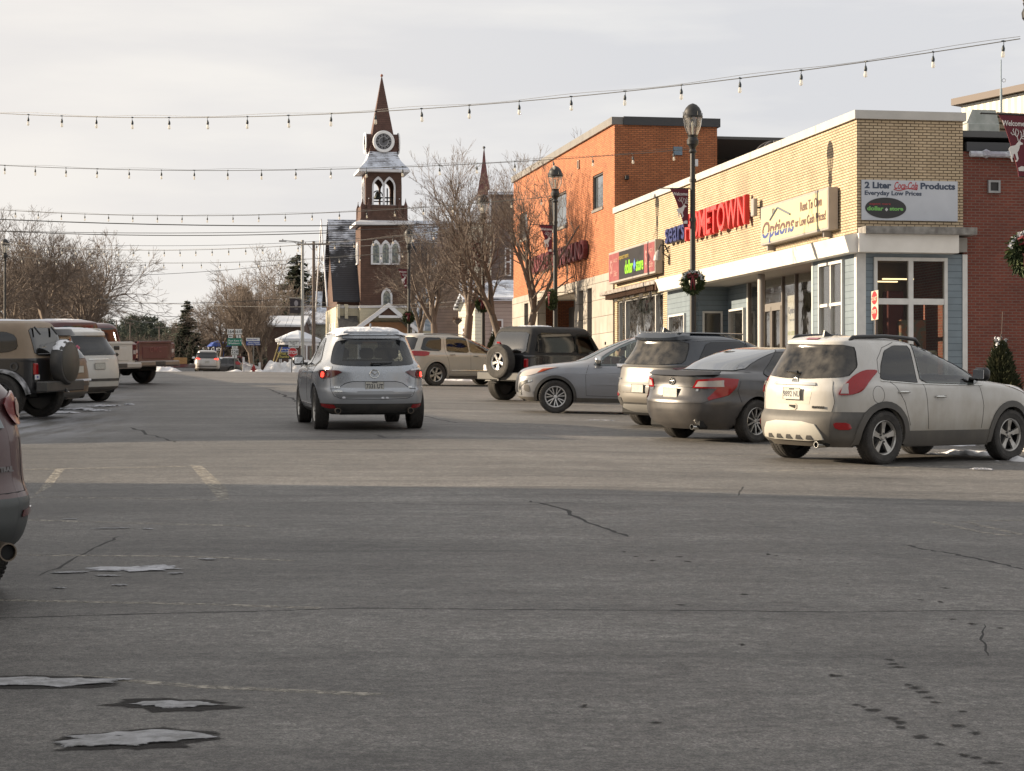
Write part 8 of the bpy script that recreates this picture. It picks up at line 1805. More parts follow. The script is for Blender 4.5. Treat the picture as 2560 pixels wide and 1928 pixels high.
for i,Y in enumerate([32.1,51.1,68.0,82.3,105.0]):
 X=lampX(Y)+(.18 if i==0 else 0);z=gz(*xy(su(X,Y)[0],10.3))+.14
 L_=proto if i==0 else dup(proto,(0,0,0),0,ll[i]);L_.location=(X,Y,z-(0.0 if i else.02));L_.rotation_euler=(0,0,0);LAMPS.append(L_)
 LAMPS[-1].scale=(1,1,[1.07,1.03,1.005,1.01,1.03][i])
 b=add_banner(L_,CF+R(6)if i!=1 else R(4));b['label']=bl[i];b.scale=(.66,1,.70);b.location.z=[W(0,288,32.1).z,W(0,471,51.1).z,W(0,563,68).z,z+5.2,z+5.2][i]-5.22*.70
 dirs=[(-.45,-.89),(-.1,-1),(-.95,-.3),(-.15,-1),(-.1,-1)][i]
 w_=add_wreath(L_,dirs,[2.86,2.86,2.72,2.75,2.75][i],seed=10+i,snow=(i<2),sz=[1.15,.95,1.05,1.0,1.0][i]);w_['label']=wl[i]
bpy.context.view_layer.update()
X=-28.9;Y=118.5;L_=dup(proto,(X,Y,gz(X,Y)+.14),0,ll[5]);LAMPS.append(L_)
sp=MB().bbox(.05,.13,-.05,.05,5.55,5.72,b=.01).build('sensor_box',M_WH,LAMPS[1])
# ---------------------------------------------------------------- festoon lights
M_WIRE=mat('cable',(.035,.035,.035),.6);M_SOCK=mat('bulb_socket',(.03,.04,.045),.5);M_BULB=glassmat('bulb_glass',(.97,.95,.90),.18,base=(.95,.88,.74),basefac=.45)
bulb_proto=None;fl_lab=['nearest festoon cable across the top, rising right','second festoon cable from the top, behind the nearest','third festoon cable, crossing behind the clock tower belfry','fourth festoon cable over the far street','lowest and farthest festoon cable']
def festoon(i,A,B_,sag,first,spacing,tb,tsag=.35):
 global bulb_proto
 A,B_=Vector(A),Vector(B_);n=60
 P=[A.lerp(B_,t/n)+Vector((0,0,-4*sag*(t/n)*(1-t/n)))for t in range(n+1)]
 c=thing('festoon_cable',fl_lab[i],'string lights',tuple(A));
 MB().tube([p-A for p in P],.008 if i<2 else.011,5).build('wire',M_WIRE,c);MB().tube([p-A+Vector((0,0,.035+.02*math.sin(k*.9)))for k,p in enumerate(P)],.004,4).build('support_wire',M_WIRE,c)
 Ls=(B_-A).length;s_=first;k=0
 while s_<Ls-.3:
  t=s_/Ls;p=A.lerp(B_,t)+Vector((0,0,-4*sag*t*(1-t)))
  px=1280+p.x/p.y*FPX
  if-60<px<2640:
   if bulb_proto is None:
    bulb_proto=thing('festoon_bulb','clear bulb in dark socket hanging from a festoon cable','light bulb',tuple(p),0,'bulbs on the festoon cables')
    MB().tube([(0,0,.02),(.008,0,-.07)],.006,5).bbox(-.035,.035,-.01,.01,-.008,.014,b=.003).lathe([(.018,-.155),(.025,-.145),(.027,-.11),(.018,-.08),(.010,-.06)],10).build('socket',M_SOCK,bulb_proto,smooth=True)
    MB().lathe([(.0,-.255),(.018,-.25),(.028,-.232),(.030,-.212),(.024,-.175),(.020,-.156)],12).build('bulb',M_BULB,bulb_proto,smooth=True);o=bulb_proto
   else:o=dup(bulb_proto,tuple(p),0)
   o.rotation_euler=(0,random.Random(k*7+i).uniform(-.06,.06),k)
   if i>2:o.scale=(1.15,1.15,1.15)
  s_+=spacing;k+=1
 return c
def lampt(i,h):l_=LAMPS[i];return(l_.location.x,l_.location.y,l_.location.z+h)
zL=lambda px,py,Y:tuple(W(px,py,Y))
festoon(0,zL(2552,96,32.1),(-17.9,53.4,W(0,283,53.4).z+.45),.86,.28,1.22,0)
festoon(1,(LAMPS[1].location.x,LAMPS[1].location.y,W(1735,372,51.1).z),(-19.8,62.3,W(0,408,62.3).z+.25),.5,.5,1.08,0)
festoon(2,(LAMPS[2].location.x,LAMPS[2].location.y,W(1388,490,68).z),(-22.9,81.5,W(-180,510,81.5).z),.55,.5,1.14,0)
festoon(3,(LAMPS[3].location.x,LAMPS[3].location.y,W(1206,566,82.3).z),(-27.8,109,W(-50,604,109).z),.68,.4,1.24,0)
festoon(4,(LAMPS[4].location.x,LAMPS[4].location.y,W(1022,628,105).z),(-28.9,118.5,W(14,640,118.5).z),.5,.4,1.28,0)
# ---------------------------------------------------------------- poles, wires
M_WOOD=mat('pole_wood',(.13,.10,.085),.85,noise=(3,(.09,.07,.06),.2,(6,6,.6)));M_GALV=mat('galvanised_pole',(.34,.34,.32),.5,noise=(4,(.28,.28,.27),.2))
def P3(px,py,Y):return W(px,py,Y)
def gpt(px,Y):X=(px-1280)/FPX*Y;return(X,Y,gz(X,Y)-.2)
pl=thing('light_pole','pale metal pole with cobra head street light left of the church','street light',gpt(756,152));zt=P3(0,603,152).z-pl.location.z
MB().lathe([(.13,0),(.10,zt),(.11,zt),(.11,zt+.08)],14).build('pole',M_GALV,pl);MB().tube([(0,0,zt-.1),(-.8,0,zt-.0),(-1.25,0,zt+.03)],[.05,.04,.035],8).tube([(0,0,zt-.55),(-.6,0,zt-.08)],.02,5).build('arm',M_GALV,pl)
MB().bbox(-1.75,-1.15,-.14,.14,zt-.04,zt+.07,b=.05).lathe([(.04,zt+.07),(.05,zt+.16)],8,T(-1.45,0,0)).build('lamp_head',M_GREY,pl)
bn=thing('banner','dark portrait banner on the pale metal pole','banner',tuple(pl.location),0);z1,z0=P3(0,746,152).z-pl.location.z,P3(0,783,152).z-pl.location.z
MB().bbox(-.92,-.14,-.01,.01,z0,z1,b=.003).build('cloth',mat('black_cloth',(.035,.028,.032),.8),bn);MB().tube([(-1.0,0,z1+.03),(0,0,z1+.03)],.02,6).tube([(-1.0,0,z0-.08),(0,0,z0-.08)],.015,6).build('brackets',M_GALV,bn)
MB().lathe([(.0,0),(.17,0)],18,T(-.46,-.014,(z0+z1)/2+.18)@RX(math.pi/2)@Matrix.Diagonal((.85,1.25,1,1)),cap=False).build('pale_oval',mat('pale_print',(.26,.24,.25),.8),bn);moved(text_mb('1969',.14,.002),T(-.46,-.014,z0+.3)).build('lettering',MATS['pale_print'],bn)
def upole(label,px,Y,py_top,arm=1.1,second=False):
 t=thing('utility_pole',label,'utility pole',gpt(px,Y),0,'wooden utility poles');zt=P3(0,py_top,Y).z-t.location.z
 MB().lathe([(.16,0),(.11,zt)],10).build('pole',M_WOOD,t)
 if arm:
  MB().box(-arm,arm,-.06,.06,zt-.30,zt-.18).tube([(-.5,0,zt-.24),(0,-.1,zt-.8)],.02,4).tube([(.5,0,zt-.24),(0,-.1,zt-.8)],.02,4).build('cross_arm',M_WOOD,t);mb=MB()
  for x in(-arm+.1,-arm*.5,arm*.5,arm-.1):mb.lathe([(.02,zt-.18),(.05,zt-.12),(.03,zt-.04)],6,T(x,0,0))
  mb.build('insulators',M_GREY,t)
 return t
upole('wooden utility pole with cross arm between the light pole and the church',784,166,603,1.35)
for k,(px,Y,pt,lb)in enumerate(((204,190,700,'leftmost pale utility pole in the row beyond the left trees'),(216,205,690,'dark utility pole, second of the far left row'),(231,220,712,'utility pole, third of the far left row'),(243,240,722,'utility pole, fourth and rightmost of the far left row'),(291,420,800,'tiny utility pole before the far pine wood, left one'),(325,480,806,'tiny utility pole before the far pine wood, middle one'),(398,430,816,'tiny utility pole between pine wood and spruce'))):upole(lb,px,Y,pt,.9 if k>1 else 0)
def wire(lb,pts,r=.02,i=0):
 P=[Vector(p)for p in pts];Q=[]
 for a,b in zip(P,P[1:]):
  for k in range(14):t=k/14;Q.append(a.lerp(b,t)+Vector((0,0,-4*.012*(b-a).length*t*(1-t))))
 Q.append(P[-1]);tag(MB().tube(Q,r,5).build('overhead_wire',M_WIRE),lb,'cable','overhead wires')
for k,(a,ya,Ya,b,yb,Yb,r,lb)in enumerate(((-200,538,120,1500,548,112,.030,'thickest overhead wire crossing just under the third festoon'),(-200,566,121,830,582,114,.024,'second overhead wire below the thickest one'),(-200,570,123,1300,556,116,.018,'thin overhead wire curving up to the right behind the tower'),(260,613,128,900,596,128,.012,'thin carrier wire just above the fourth festoon'),(262,690,140,756,655,150,.016,'overhead wire rising to the pale light pole'),(232,745,150,1180,752,120,.014,'overhead wire passing in front of the church at lancet height'),(250,757,150,700,748,150,.016,'overhead wire over the spruce top, left'),(250,742,160,540,760,300,.03,'far overhead wire sagging behind the spruces'),(240,770,180,470,778,300,.03,'lowest far overhead wire at the left'),(784,605,166,1160,560,110,.015,'wire from the cross arm rising right across the tower'),(700,738,150,1210,760,112,.010,'thin wire above the porch gable'))):
 wire(lb,[W(a,ya,Ya),W(b,yb,Yb)],r)
# ---------------------------------------------------------------- signs in the distance
M_SGW=mat('sign_white',(.62,.63,.62),.5);M_SGG=mat('sign_green',(.0,.17,.11),.45);M_SGB=mat('sign_blue',(.02,.06,.30),.45);M_SGR=mat('sign_red',(.45,.015,.02),.45);M_INK=mat('sign_ink',(.015,.015,.015),.5);M_POSTG=mat('sign_post',(.18,.17,.15),.6)
def plate_(par,name,px0,px1,py0,py1,Y,m,dy=0.0,text=None,tm=None,ts=.6,rim=None,b=.02):
 k=FPX/Y;o=par.location;x0,x1=(px0-1280)/k-o.x,(px1-1280)/k-o.x;z0,z1=CH+(HY-py1)/k-o.z,CH+(HY-py0)/k-o.z
 p=MB().bbox(x0,x1,-.02+dy,.0+dy,z0,z1,b=.008).build(name,m,par)
 for(tx,cx,cz,h,mm)in(text or[]):
  moved(text_mb(tx,h,.003,.004),T(x0+(x1-x0)*cx,-.025+dy,z0+(z1-z0)*cz)).build('lettering',mm,p)
 return p
def arrow(par,px,py,Y,m,ang,s=.16,dy=0):
 k=FPX/Y;o=par.location;x,z=(px-1280)/k-o.x,CH+(HY-py)/k-o.z
 MB().prism([(0,.5),(.32,.12),(.09,.2),(.09,-.5),(-.09,-.5),(-.09,.2),(-.32,.12)],T(x,-.025+dy,z)@RY(ang)@Matrix.Diagonal((s,1,s,1)),.008).build('arrow',m,par)
Ys=185.0;rs=thing('route_sign','stack of route markers 164, 161B and 228 with a green town sign','road sign',gpt(586.5,Ys))
MB().box(-.05,.05,-.0,.08,0,P3(0,868,Ys).z-rs.location.z).box(-.42,-.34,.002,.06,P3(0,848,Ys).z-rs.location.z,P3(0,826,Ys).z-rs.location.z).box(.30,.38,.002,.06,P3(0,848,Ys).z-rs.location.z,P3(0,826,Ys).z-rs.location.z).build('post',M_POSTG,rs)
plate_(rs,'marker_plate',568,585,823,836,Ys,M_SGW,-.02,[('164',.5,.48,.42,M_INK)]);plate_(rs,'marker_plate',588,605,823,836,Ys,M_SGW,-.02,[('161B',.5,.48,.36,M_INK)])
plate_(rs,'arrow_plate',570.5,582.5,837.5,845,Ys,M_SGW,-.02);plate_(rs,'arrow_plate',590.5,602,837.5,845,Ys,M_SGW,-.02);arrow(rs,576.5,841.3,Ys,M_INK,-math.pi/2,.3,-.02);arrow(rs,596.3,841.3,Ys,M_INK,0,.24,-.02)
g_=plate_(rs,'town_sign',568.5,605,846,864,Ys,M_SGG,-.02,[('Fort Kent 42',.56,.66,.23,M_SGW),('Washburn  9',.56,.30,.23,M_SGW)]);arrow(rs,572.5,852,Ys,M_SGW,0,.2,-.03);arrow(rs,572.5,858.5,Ys,M_SGW,0,.2,-.03)
plate_(rs,'to_plate',580,593.5,865.5,872,Ys,M_SGW,-.02,[('TO',.5,.48,.20,M_INK)]);plate_(rs,'marker_plate',578,596,873,886.5,Ys,M_SGW,-.02,[('228',.5,.48,.42,M_INK)]);plate_(rs,'arrow_plate',580.5,592.5,888,895.5,Ys,M_SGW,-.02);arrow(rs,586.5,891.8,Ys,M_INK,0,.24,-.02)
Yb=176.0;bs_=thing('guide_sign','white over blue guide sign for a veterans cemetery behind the hydrant','road sign',gpt(633.5,Yb));MB().box(-.045,.045,0,.06,0,P3(0,850,Yb).z-bs_.location.z).build('post',M_POSTG,bs_)
plate_(bs_,'white_panel',615.5,649.5,845,853,Yb,M_SGW,-.02,[('Business Center',.45,.5,.13,M_SGB)]);plate_(bs_,'blue_panel',615.5,650,853.5,863.5,Yb,M_SGB,-.02,[('Maine Veterans',.56,.70,.15,M_SGW),('Cemetery Caribou',.56,.28,.15,M_SGW)])
Yt=157.0;st=thing('stop_sign','red octagonal STOP sign with small white plate above, by the snow bank','road sign',gpt(729,Yt));kk=FPX/Yt
MB().box(-.035,.035,.0,.05,0,P3(0,850,Yt).z-st.location.z).build('post',M_POSTG,st);oz=P3(0,881.5,Yt).z-st.location.z;r8=12.3/kk
MB().prism([(r8*1.06*math.cos(math.pi/8+i*math.pi/4),oz+r8*1.06*math.sin(math.pi/8+i*math.pi/4))for i in range(8)],T(.08,-.03,0),.01).build('border',M_SGW,st)
MB().prism([(r8*.98*math.cos(math.pi/8+i*math.pi/4),oz+r8*.98*math.sin(math.pi/8+i*math.pi/4))for i in range(8)],T(.08,-.036,0),.005).build('octagon',M_SGR,st);moved(text_mb('STOP',.33,.003,.008,xs=.92),T(.08,-.042,oz-.01)).build('lettering',M_SGW,st)
plate_(st,'notice_plate',721.5,747,850,869.5,Yt,M_SGW,-.02,[('THRU / ONCOMING',.5,.82,.085,M_INK),('TRAFFIC AT',.5,.60,.10,M_INK),('HAS',.5,.38,.10,M_INK),('RIGHT OF WAY',.5,.16,.095,M_INK)])
Yw=172.0;wb_=thing('notice_board','black board with blue header and yellow words What Thanks','sign',gpt(716,Yw));MB().box(-.55,-.49,0,.06,0,2.0).box(.45,.51,0,.06,0,2.0).build('posts',M_POSTG,wb_)
plate_(wb_,'board',695,738,862,897.5,Yw,M_INK,-.01,[('What a',.30,.38,.32,mat('yellow_words',(.50,.42,.10),.5)),('Thanks',.32,.16,.32,mat('yellow_words',(.5,.42,.1),.5))]);plate_(wb_,'header',697,737,868,879,Yw,M_SGB,-.03,[('Spring Market',.5,.5,.16,M_SGW)]);plate_(wb_,'shelf',696,737,879.4,880.6,Yw,M_SGW,-.03)
# guard rails of the guy wires
gw=thing('guy_wire','pair of yellow sleeved guy wires leaning left of the notice board','guy wire',gpt(672,168));o=gw.location
MB().tube([Vector((0,0,.1)),P3(697,858,168)-o],.045,6).tube([Vector((.08,.2,.1)),P3(705,868,168)-o],.045,6).build('sleeves',mat('yellow_sleeve',(.42,.32,.13),.6),gw);MB().tube([P3(697,858,168)-o,P3(760,690,168)-o],.012,4).tube([P3(705,868,168)-o,P3(772,700,168)-o],.012,4).build('strands',M_WIRE,gw)
hy=thing('fire_hydrant','small red fire hydrant standing in the snow','hydrant',gpt(634,158));hy.location.z+=.15
MB().lathe([(.16,0),(.16,.06),(.11,.08),(.11,.50),(.14,.52),(.14,.56),(.10,.66),(.03,.74),(.03,.80),(.0,.80)],14).build('barrel',mat('hydrant_red',(.30,.02,.018),.45),hy,smooth=True,sharp=40);MB().lathe([(.06,-.2),(.06,.2)],10,T(0,0,.42)@RY(math.pi/2)).lathe([(.07,0),(.07,.18)],10,T(0,0,.36)@RX(math.pi/2)).build('outlets',MATS['hydrant_red'],hy)
MB().tube([(0,.1,.5),(0,.1,2.6)],.012,4).build('flag_rod',M_POSTG,hy)
# picket fence
fe=thing('picket_fence','white picket fence running down behind the hydrant','fence',gpt(609,180));o=fe.location;A=Vector((0,0,.2));B_=Vector(gpt(649,172))-o+Vector((0,0,.2));n=17
pk=MB();
for i in range(n+1):p=A.lerp(B_,i/n);h=1.15-.5*i/n;pk.box(p.x-.03,p.x+.03,p.y-.01,p.y+.01,p.z,p.z+h)
pk.build('pickets',M_WH,fe);MB().tube([A+Vector((0,.02,.95)),B_+Vector((0,.02,.5))],.035,4).tube([A+Vector((0,.02,.15)),B_+Vector((0,.02,.12))],.035,4).build('rails',M_WH,fe)
for p,h in((A,1.5),(B_,1.0)):MB().bbox(p.x-.08,p.x+.08,p.y-.08,p.y+.08,p.z-.2,p.z+h,b=.015).build('post',M_WH,fe)
f2=thing('board_fence','short cream board fence left of the picket fence','fence',gpt(584,186));MB().bbox(0,.75,0,.06,0,1.25,b=.01).box(.8,.9,0,.06,0,1.1).build('boards',M_CREAM,f2)
# snow banks
def bank(label,px0,px1,Y,h,d,seed,py=None):
 k=FPX/Y;x0,x1=(px0-1280)/k,(px1-1280)/k;rnd=random.Random(seed);n,m_=48,12;mb=MB();ph=[rnd.uniform(0,6)for _ in range(6)]
 for i in range(n+1):
  for j in range(m_+1):
   a,b=i/n,j/m_;x=x0+(x1-x0)*a;y=Y+d*(b-.5);s_=math.sin(math.pi*a)**.6*math.sin(math.pi*b)**.8
   hh=h*s_*(.72+.22*math.sin(7*a+ph[0])+.14*math.sin(17*a+5*b+ph[1])+.09*math.sin(31*a-9*b+ph[2])+rnd.uniform(-.06,.06));mb.v.append((x,y,gz(x,y)-.05+max(0,hh)))
 for i in range(n):
  for j in range(m_):q=i*(m_+1)+j;mb.f.append((q,q+1,q+m_+2,q+m_+1))
 return tag(mb.build('snow_bank',mat('bank_snow',(.70,.70,.72),.8,noise=(1.6,(.50,.49,.48),.2),bump=(2.5,.9,.12)),smooth=True),label,'snow bank','ploughed snow banks')
bank('tall lumpy snow bank behind the stop sign post',655,800,158.6,1.75,3.0,3);bank('low snow bank at the foot of the route markers',552,690,162,.55,5,4);bank('low snow ridge beyond the maroon pickup',340,462,98,.32,2.0,5);bank('flat snow strip behind the left row of cars',60,330,88,.5,2,6)
bank('crusty snow ridge under the belly of the white crossover',2290,2500,29.8,.13,1.1,11);bank('crusty snow ridge by the front wheel of the white crossover',2440,2660,28.3,.12,1.0,12)
bank('snow ridge on the pavement by the champagne crossover',1100,1260,76,.35,1.5,7);bank('snowy lawn slope behind the picket fence',560,760,200,1.1,22,8)
# sign by the alley: DO NOT ENTER seen at a steep angle
dn=thing('do_not_enter_sign','white sign with red discs seen edge-on before the corner shop','road sign',gpt(2188,45.5));dn.rotation_euler=(0,0,R(-86));k45=FPX/45.5;zt,zb0_=P3(0,727,45.5).z-dn.location.z,P3(0,800,45.5).z-dn.location.z
MB().bbox(-.30,.30,-.012,.0,zb0_,zt,b=.005).build('plate',mat('sun_sign_white',(.5,.44,.34),.5),dn);MB().box(-.03,.03,.003,.05,0,zt-.05).build('post',M_WOOD,dn)
for k,(z_,tx)in enumerate((((zt*.72+zb0_*.28),'DO NOT'),((zt*.28+zb0_*.72),'ENTER'))):
 P=[(.24*math.cos(t),z_+(.17 if(math.sin(t)>0)==(k==0)else.12)*math.sin(t))for t in[2*math.pi*i/24 for i in range(24)]];d_=MB().prism(P,T(0,-.018,0),.005).build('red_disc',M_SGR,dn);moved(text_mb(tx,.12,.002,.003),T(0,-.022,z_)).build('lettering',mat('sun_sign_white',(.5,.44,.34),.5),d_)
# lumber trailer, far truck
tr=thing('flatbed_trailer','low trailer carrying a strapped stack of yellow lumber','trailer',gpt(445,150),HEAD+math.pi);tr.location.z+=.05
tr.rotation_euler=(0,0,HEAD-math.pi/2)
MB().bbox(-1.25,1.25,0,5,.55,.80,b=.02).build('deck',mat('red_white_tape',(.14,.12,.11),.6,noise=(1.6,(.12,.03,.03),.05)),tr);MB().bbox(-1.2,1.2,.02,.1,.10,.55,b=.02).build('tail_board',M_GREY,tr)
MB().bbox(-.85,.65,.3,4.2,.82,1.28,b=.02).build('lumber_stack',mat('lumber',(.42,.25,.10),.7,noise=(4,(.25,.13,.05),.2,(1,1,6))),tr)
for sg in(-1,1):
 for y in(2.2,3.0):MB().lathe([(.0,-.1),(.36,-.1),(.38,0),(.36,.1),(0,.1)],18,T(sg*1.05,y,.37)@RY(math.pi/2)).build('wheel',M_TYRE,tr)
tk_=wagon('pickup','red pickup seen beyond the route markers',-26.3,200,HEAD+R(80),P_MAR,H=1.8,group=None,snow=False,res=.5)
tk_[0].name='parked_car';tk2=wagon('parked_car','dark snow-topped car behind the lit tail lamp of the minivan',-25.0,186,HEAD+R(85),P_GREY,H=1.5,group=None,snow=True,res=.5)
bt=thing('blue_canopy','small blue pavilion top beyond the silver minivan','pavilion',gpt(548,215));MB().lathe([(1.3,3.1),(.9,3.5),(.1,3.75)],6).build('top',M_SGB,bt)
for sx in(-.4,.4):MB().box(sx-.08,sx+.08,-.08,.08,0,3.12).build('post',M_SGB,bt)
hb_=thing('hanging_basket','brown hanging flower basket before the cream annex','basket',tuple(W(1143,800,118)),0);fir_mesh(220,lambda r_:(Vector((r_.uniform(-.25,.25),r_.uniform(-.25,.25),r_.uniform(-.1,.12))),Vector((r_.uniform(-1,1),r_.uniform(-1,1),r_.uniform(-.4,1)))),3).build('dry_foliage',mat('dry_leaf',(.12,.07,.05),.8),hb_);MB().lathe([(.05,-.28),(.24,-.1),(.26,0)],12).tube([(0,0,0),(0,0,.6)],.01,4).build('bowl',M_WOOD,hb_)
# wall sconce by the orange entrance
# ---------------------------------------------------------------- trees
M_BARK=mat('bark',(.105,.078,.060),.9,noise=(5,(.16,.125,.10),.2,(3,3,.5)),bump=(20,.6,.02));M_TWIG=mat('twigs',(.110,.085,.070),.9,noise=(1.5,(.165,.130,.105),.2))
M_NEED=mat('spruce_needles',(.016,.024,.013),.8,noise=(.9,(.045,.050,.022),.15));M_FARNEED=mat('far_pine_needles',(.030,.042,.030),.9,noise=(.3,(.055,.062,.040),.15))
def tri_tube(mb,a,b,r0,r1,n=3):
 d=b-a
 if d.length<1e-6:return
 d.normalize();u=d.orthogonal().normalized();v=d.cross(u);o=len(mb.v)
 for p,r in((a,r0),(b,r1)):
  for k in range(n):t=2*math.pi*k/n;mb.v.append(tuple(p+(u*math.cos(t)+v*math.sin(t))*r))
 for k in range(n):mb.f.append((o+k,o+(k+1)%n,o+n+(k+1)%n,o+n+k))
def grow(seed,H,spread=.5,trunks=1,lean=0,levels=6,first=.28,up=.35,twr=.010,ratio=.74,kids_=(2,4),vase=False,limbs=6):
 rnd=random.Random(seed);T_,C_=MB(),MB()
 def branch(p,d,L_,r,lv):
  segs=3 if lv<3 else 2;q=p.copy();dd=d.copy();m=T_ if lv<=1 else C_;pts=[q.copy()]
  for s_ in range(segs):
   dd=(dd+Vector((rnd.gauss(0,.13),rnd.gauss(0,.13),rnd.gauss(0,.06)+up*.16))).normalized();n_=q+dd*(L_/segs);r1=r*(1-.28*(s_+1)/segs);tri_tube(m,q,n_,r*(1-.28*s_/segs),r1,7 if lv==0 else 5 if lv<3 else 3);q=n_;pts.append(q.copy())
   if lv>=1 and lv<levels and s_<segs-1 and rnd.random()<.85:
    a=rnd.uniform(0,6.28);o_=dd.orthogonal().normalized();o_=(o_*math.cos(a)+dd.cross(o_)*math.sin(a));branch(q,(dd*.75+o_*spread*1.3).normalized(),L_*ratio*rnd.uniform(.55,.85),max(twr,r1*.5),lv+2 if lv>2 else lv+1)
  if lv<levels:
   k=rnd.randint(*kids_)if lv>0 else limbs
   for i in range(k):
    a=6.28*i/k+rnd.uniform(-.5,.5);o_=dd.orthogonal().normalized();o_=(o_*math.cos(a)+dd.cross(o_)*math.sin(a));sp=spread*rnd.uniform(.45,1.15)
    branch(q,(dd+o_*sp).normalized(),L_*ratio*rnd.uniform(.75,1.1),max(twr,r*rnd.uniform(.44,.60)),lv+1)
 for k in range(trunks):
  a=lean+k*2.6;tl=.22 if trunks>1 else.04;d=Vector((math.cos(a)*tl,math.sin(a)*tl,1)).normalized()
  branch(Vector((0.12*math.cos(a)*(trunks>1),.12*math.sin(a)*(trunks>1),-.3)),d,H*first,H*.017,0)
 return T_,C_
TREES={}
def tree(kind,label,px,Y,H=None,py_top=None,group=None,rz=0.0,x=None):
 X=(px-1280)/FPX*Y if x is None else x;zg=gz(X,Y)
 if py_top is not None:H=CH+(HY-py_top)/FPX*Y-zg
 if kind not in TREES:
  T_,C_,h0=KINDS[kind]()
  t=thing('bare_tree' if kind[0]=='b' else 'spruce_tree' if kind[0]=='s' else 'pine_tree',label,'tree',(X,Y,zg),rz,group)
  T_.build('trunk',M_BARK,t,smooth=True);C_.build('crown',M_TWIG if kind[0]=='b' else M_NEED if kind[0]=='s' else M_FARNEED,t)
  z=max(v[2]for v in C_.v);TREES[kind]=(t,z);
 else:t=dup(TREES[kind][0],(X,Y,zg),rz,label,group)
 s_=H/TREES[kind][1];t.scale=(s_,)*3;return t
def spruce(seed,n=2600,rb=.30,ragged=.25,layers=36):
 rnd=random.Random(seed);T_=MB();T_.tube([(0,0,-.1),(0,0,.5),(0,0,.98)],[.022,.012,.003],7);C_=MB()
 for l in range(layers):
  z=.06+.92*(l/layers)**.95;R_=rb*(1-z)**.85*(1+rnd.uniform(-ragged,ragged))+.012;nb=max(4,int(14*(1-z)+5))
  for k in range(nb):
   a=rnd.uniform(0,6.28);L_=R_*rnd.uniform(.6,1.15);zs_=z;z=z+rnd.uniform(-.014,.014);d=Vector((math.cos(a),math.sin(a),-.22));tip=Vector((0,0,z))+d*L_+Vector((0,0,L_*.12))
   m_=max(5,int(16*L_/rb))
   for j in range(m_):
    t=(j+.6)/m_;p=Vector((0,0,z)).lerp(tip,t);w_=.040*(1-t*.5);
    for sg in(-1,1):
     s_=Vector((-math.sin(a),math.cos(a),0))*sg*w_*rnd.uniform(.8,1.8);e_=d*.022;dr=Vector((0,0,-.012*rnd.uniform(.3,1.8)));C_.add([p,p+e_,p+s_+e_*.8+dr,p+s_*.85+dr],[(0,1,2,3)])
   z=zs_
 return T_,C_,1.0
def pine(seed):
 rnd=random.Random(seed);T_=MB();T_.tube([(0,0,-.1),(.01,0,.5),(0,0,.9)],[.028,.02,.006],6);C_=MB()
 cl=[(rnd.gauss(0,.13),rnd.gauss(0,.13),rnd.uniform(.35,.98),rnd.uniform(.07,.14))for _ in range(26)]
 for cx,cy_,cz,r in cl:
  k=1.15-abs(cz-.65)*1.2;cx*=k;cy_*=k
  for _ in range(80):
   d=Vector((rnd.gauss(0,1),rnd.gauss(0,1),rnd.gauss(0,.7))).normalized();p=Vector((cx,cy_,cz))+d*r*rnd.uniform(.5,1);s_=d.orthogonal().normalized()*.014;q=d.cross(s_).normalized()*.014;C_.add([p-s_,p+q,p+s_,p-q],[(0,1,2,3)])
 return T_,C_,1.0
KINDS={'bA':lambda:(*grow(11,10,.55,2,2.9,7,.27,.5,.0050,.73,(2,3),limbs=4),10),'bB':lambda:(*grow(22,10,.60,1,0,7,.22,.30,.0046,.72,(2,3),limbs=5),10),'bC':lambda:(*grow(33,10,.42,1,0,6,.16,.8,.0085,.80,(2,3),limbs=8),10),'bD':lambda:(*grow(44,10,.72,1,0,6,.25,.12,.0085,.74,(2,4),limbs=6),10),'sA':lambda:spruce(1),'sB':lambda:spruce(2,rb=.34,ragged=.35),'sC':lambda:spruce(3,rb=.22,ragged=.2),'pA':lambda:pine(4)}
GS='leafless street trees on the right pavement';GLT='tangled leafless trees at the far left';GM='leafless trees around the distant corner';GN='dark spruces around the distant corner';GP='pines on the far ridge'
tree('bA','forked leafless street tree in front of the orange brick building',1298,80.5,py_top=325,group=GS,rz=R(15))
tree('bB','leafless street tree with single trunk before the sunlit cream house',1163,97,py_top=430,group=GS,rz=R(70));tree('bB','leafless street tree right of the great church window',1100,112,py_top=505,group=GS,rz=R(200));tree('bB','small leafless tree whose twigs cross the clock tower edge',1046,128,py_top=575,group=GS,rz=R(310))
for k,(px,Y,pt,kd,lb)in enumerate(((-30,150,560,'bD','leafless tree cut by the left edge'),(50,160,528,'bD','spreading leafless tree rising behind the left edge lamp'),(120,155,508,'bB','tallest leafless tree of the far left tangle'),(185,168,560,'bD','leafless tree at the right flank of the far left tangle'),(222,182,610,'bB','shorter leafless tree over the row of far poles'),(85,176,600,'bD','leafless tree filling the middle of the far left tangle'),(20,178,610,'bB','leafless tree low behind the tan topped off-roader'),(150,190,620,'bD','leafless tree low in the far left tangle above the white wagon'),(248,205,670,'bB','outermost low leafless tree right of the far left tangle'),(110,205,640,'bD','rearmost leafless tree of the far left tangle'),(55,210,650,'bB','background leafless tree between tan roof and poles'))):tree(kd,lb,px,Y,py_top=pt,group=GLT,rz=k*1.3)
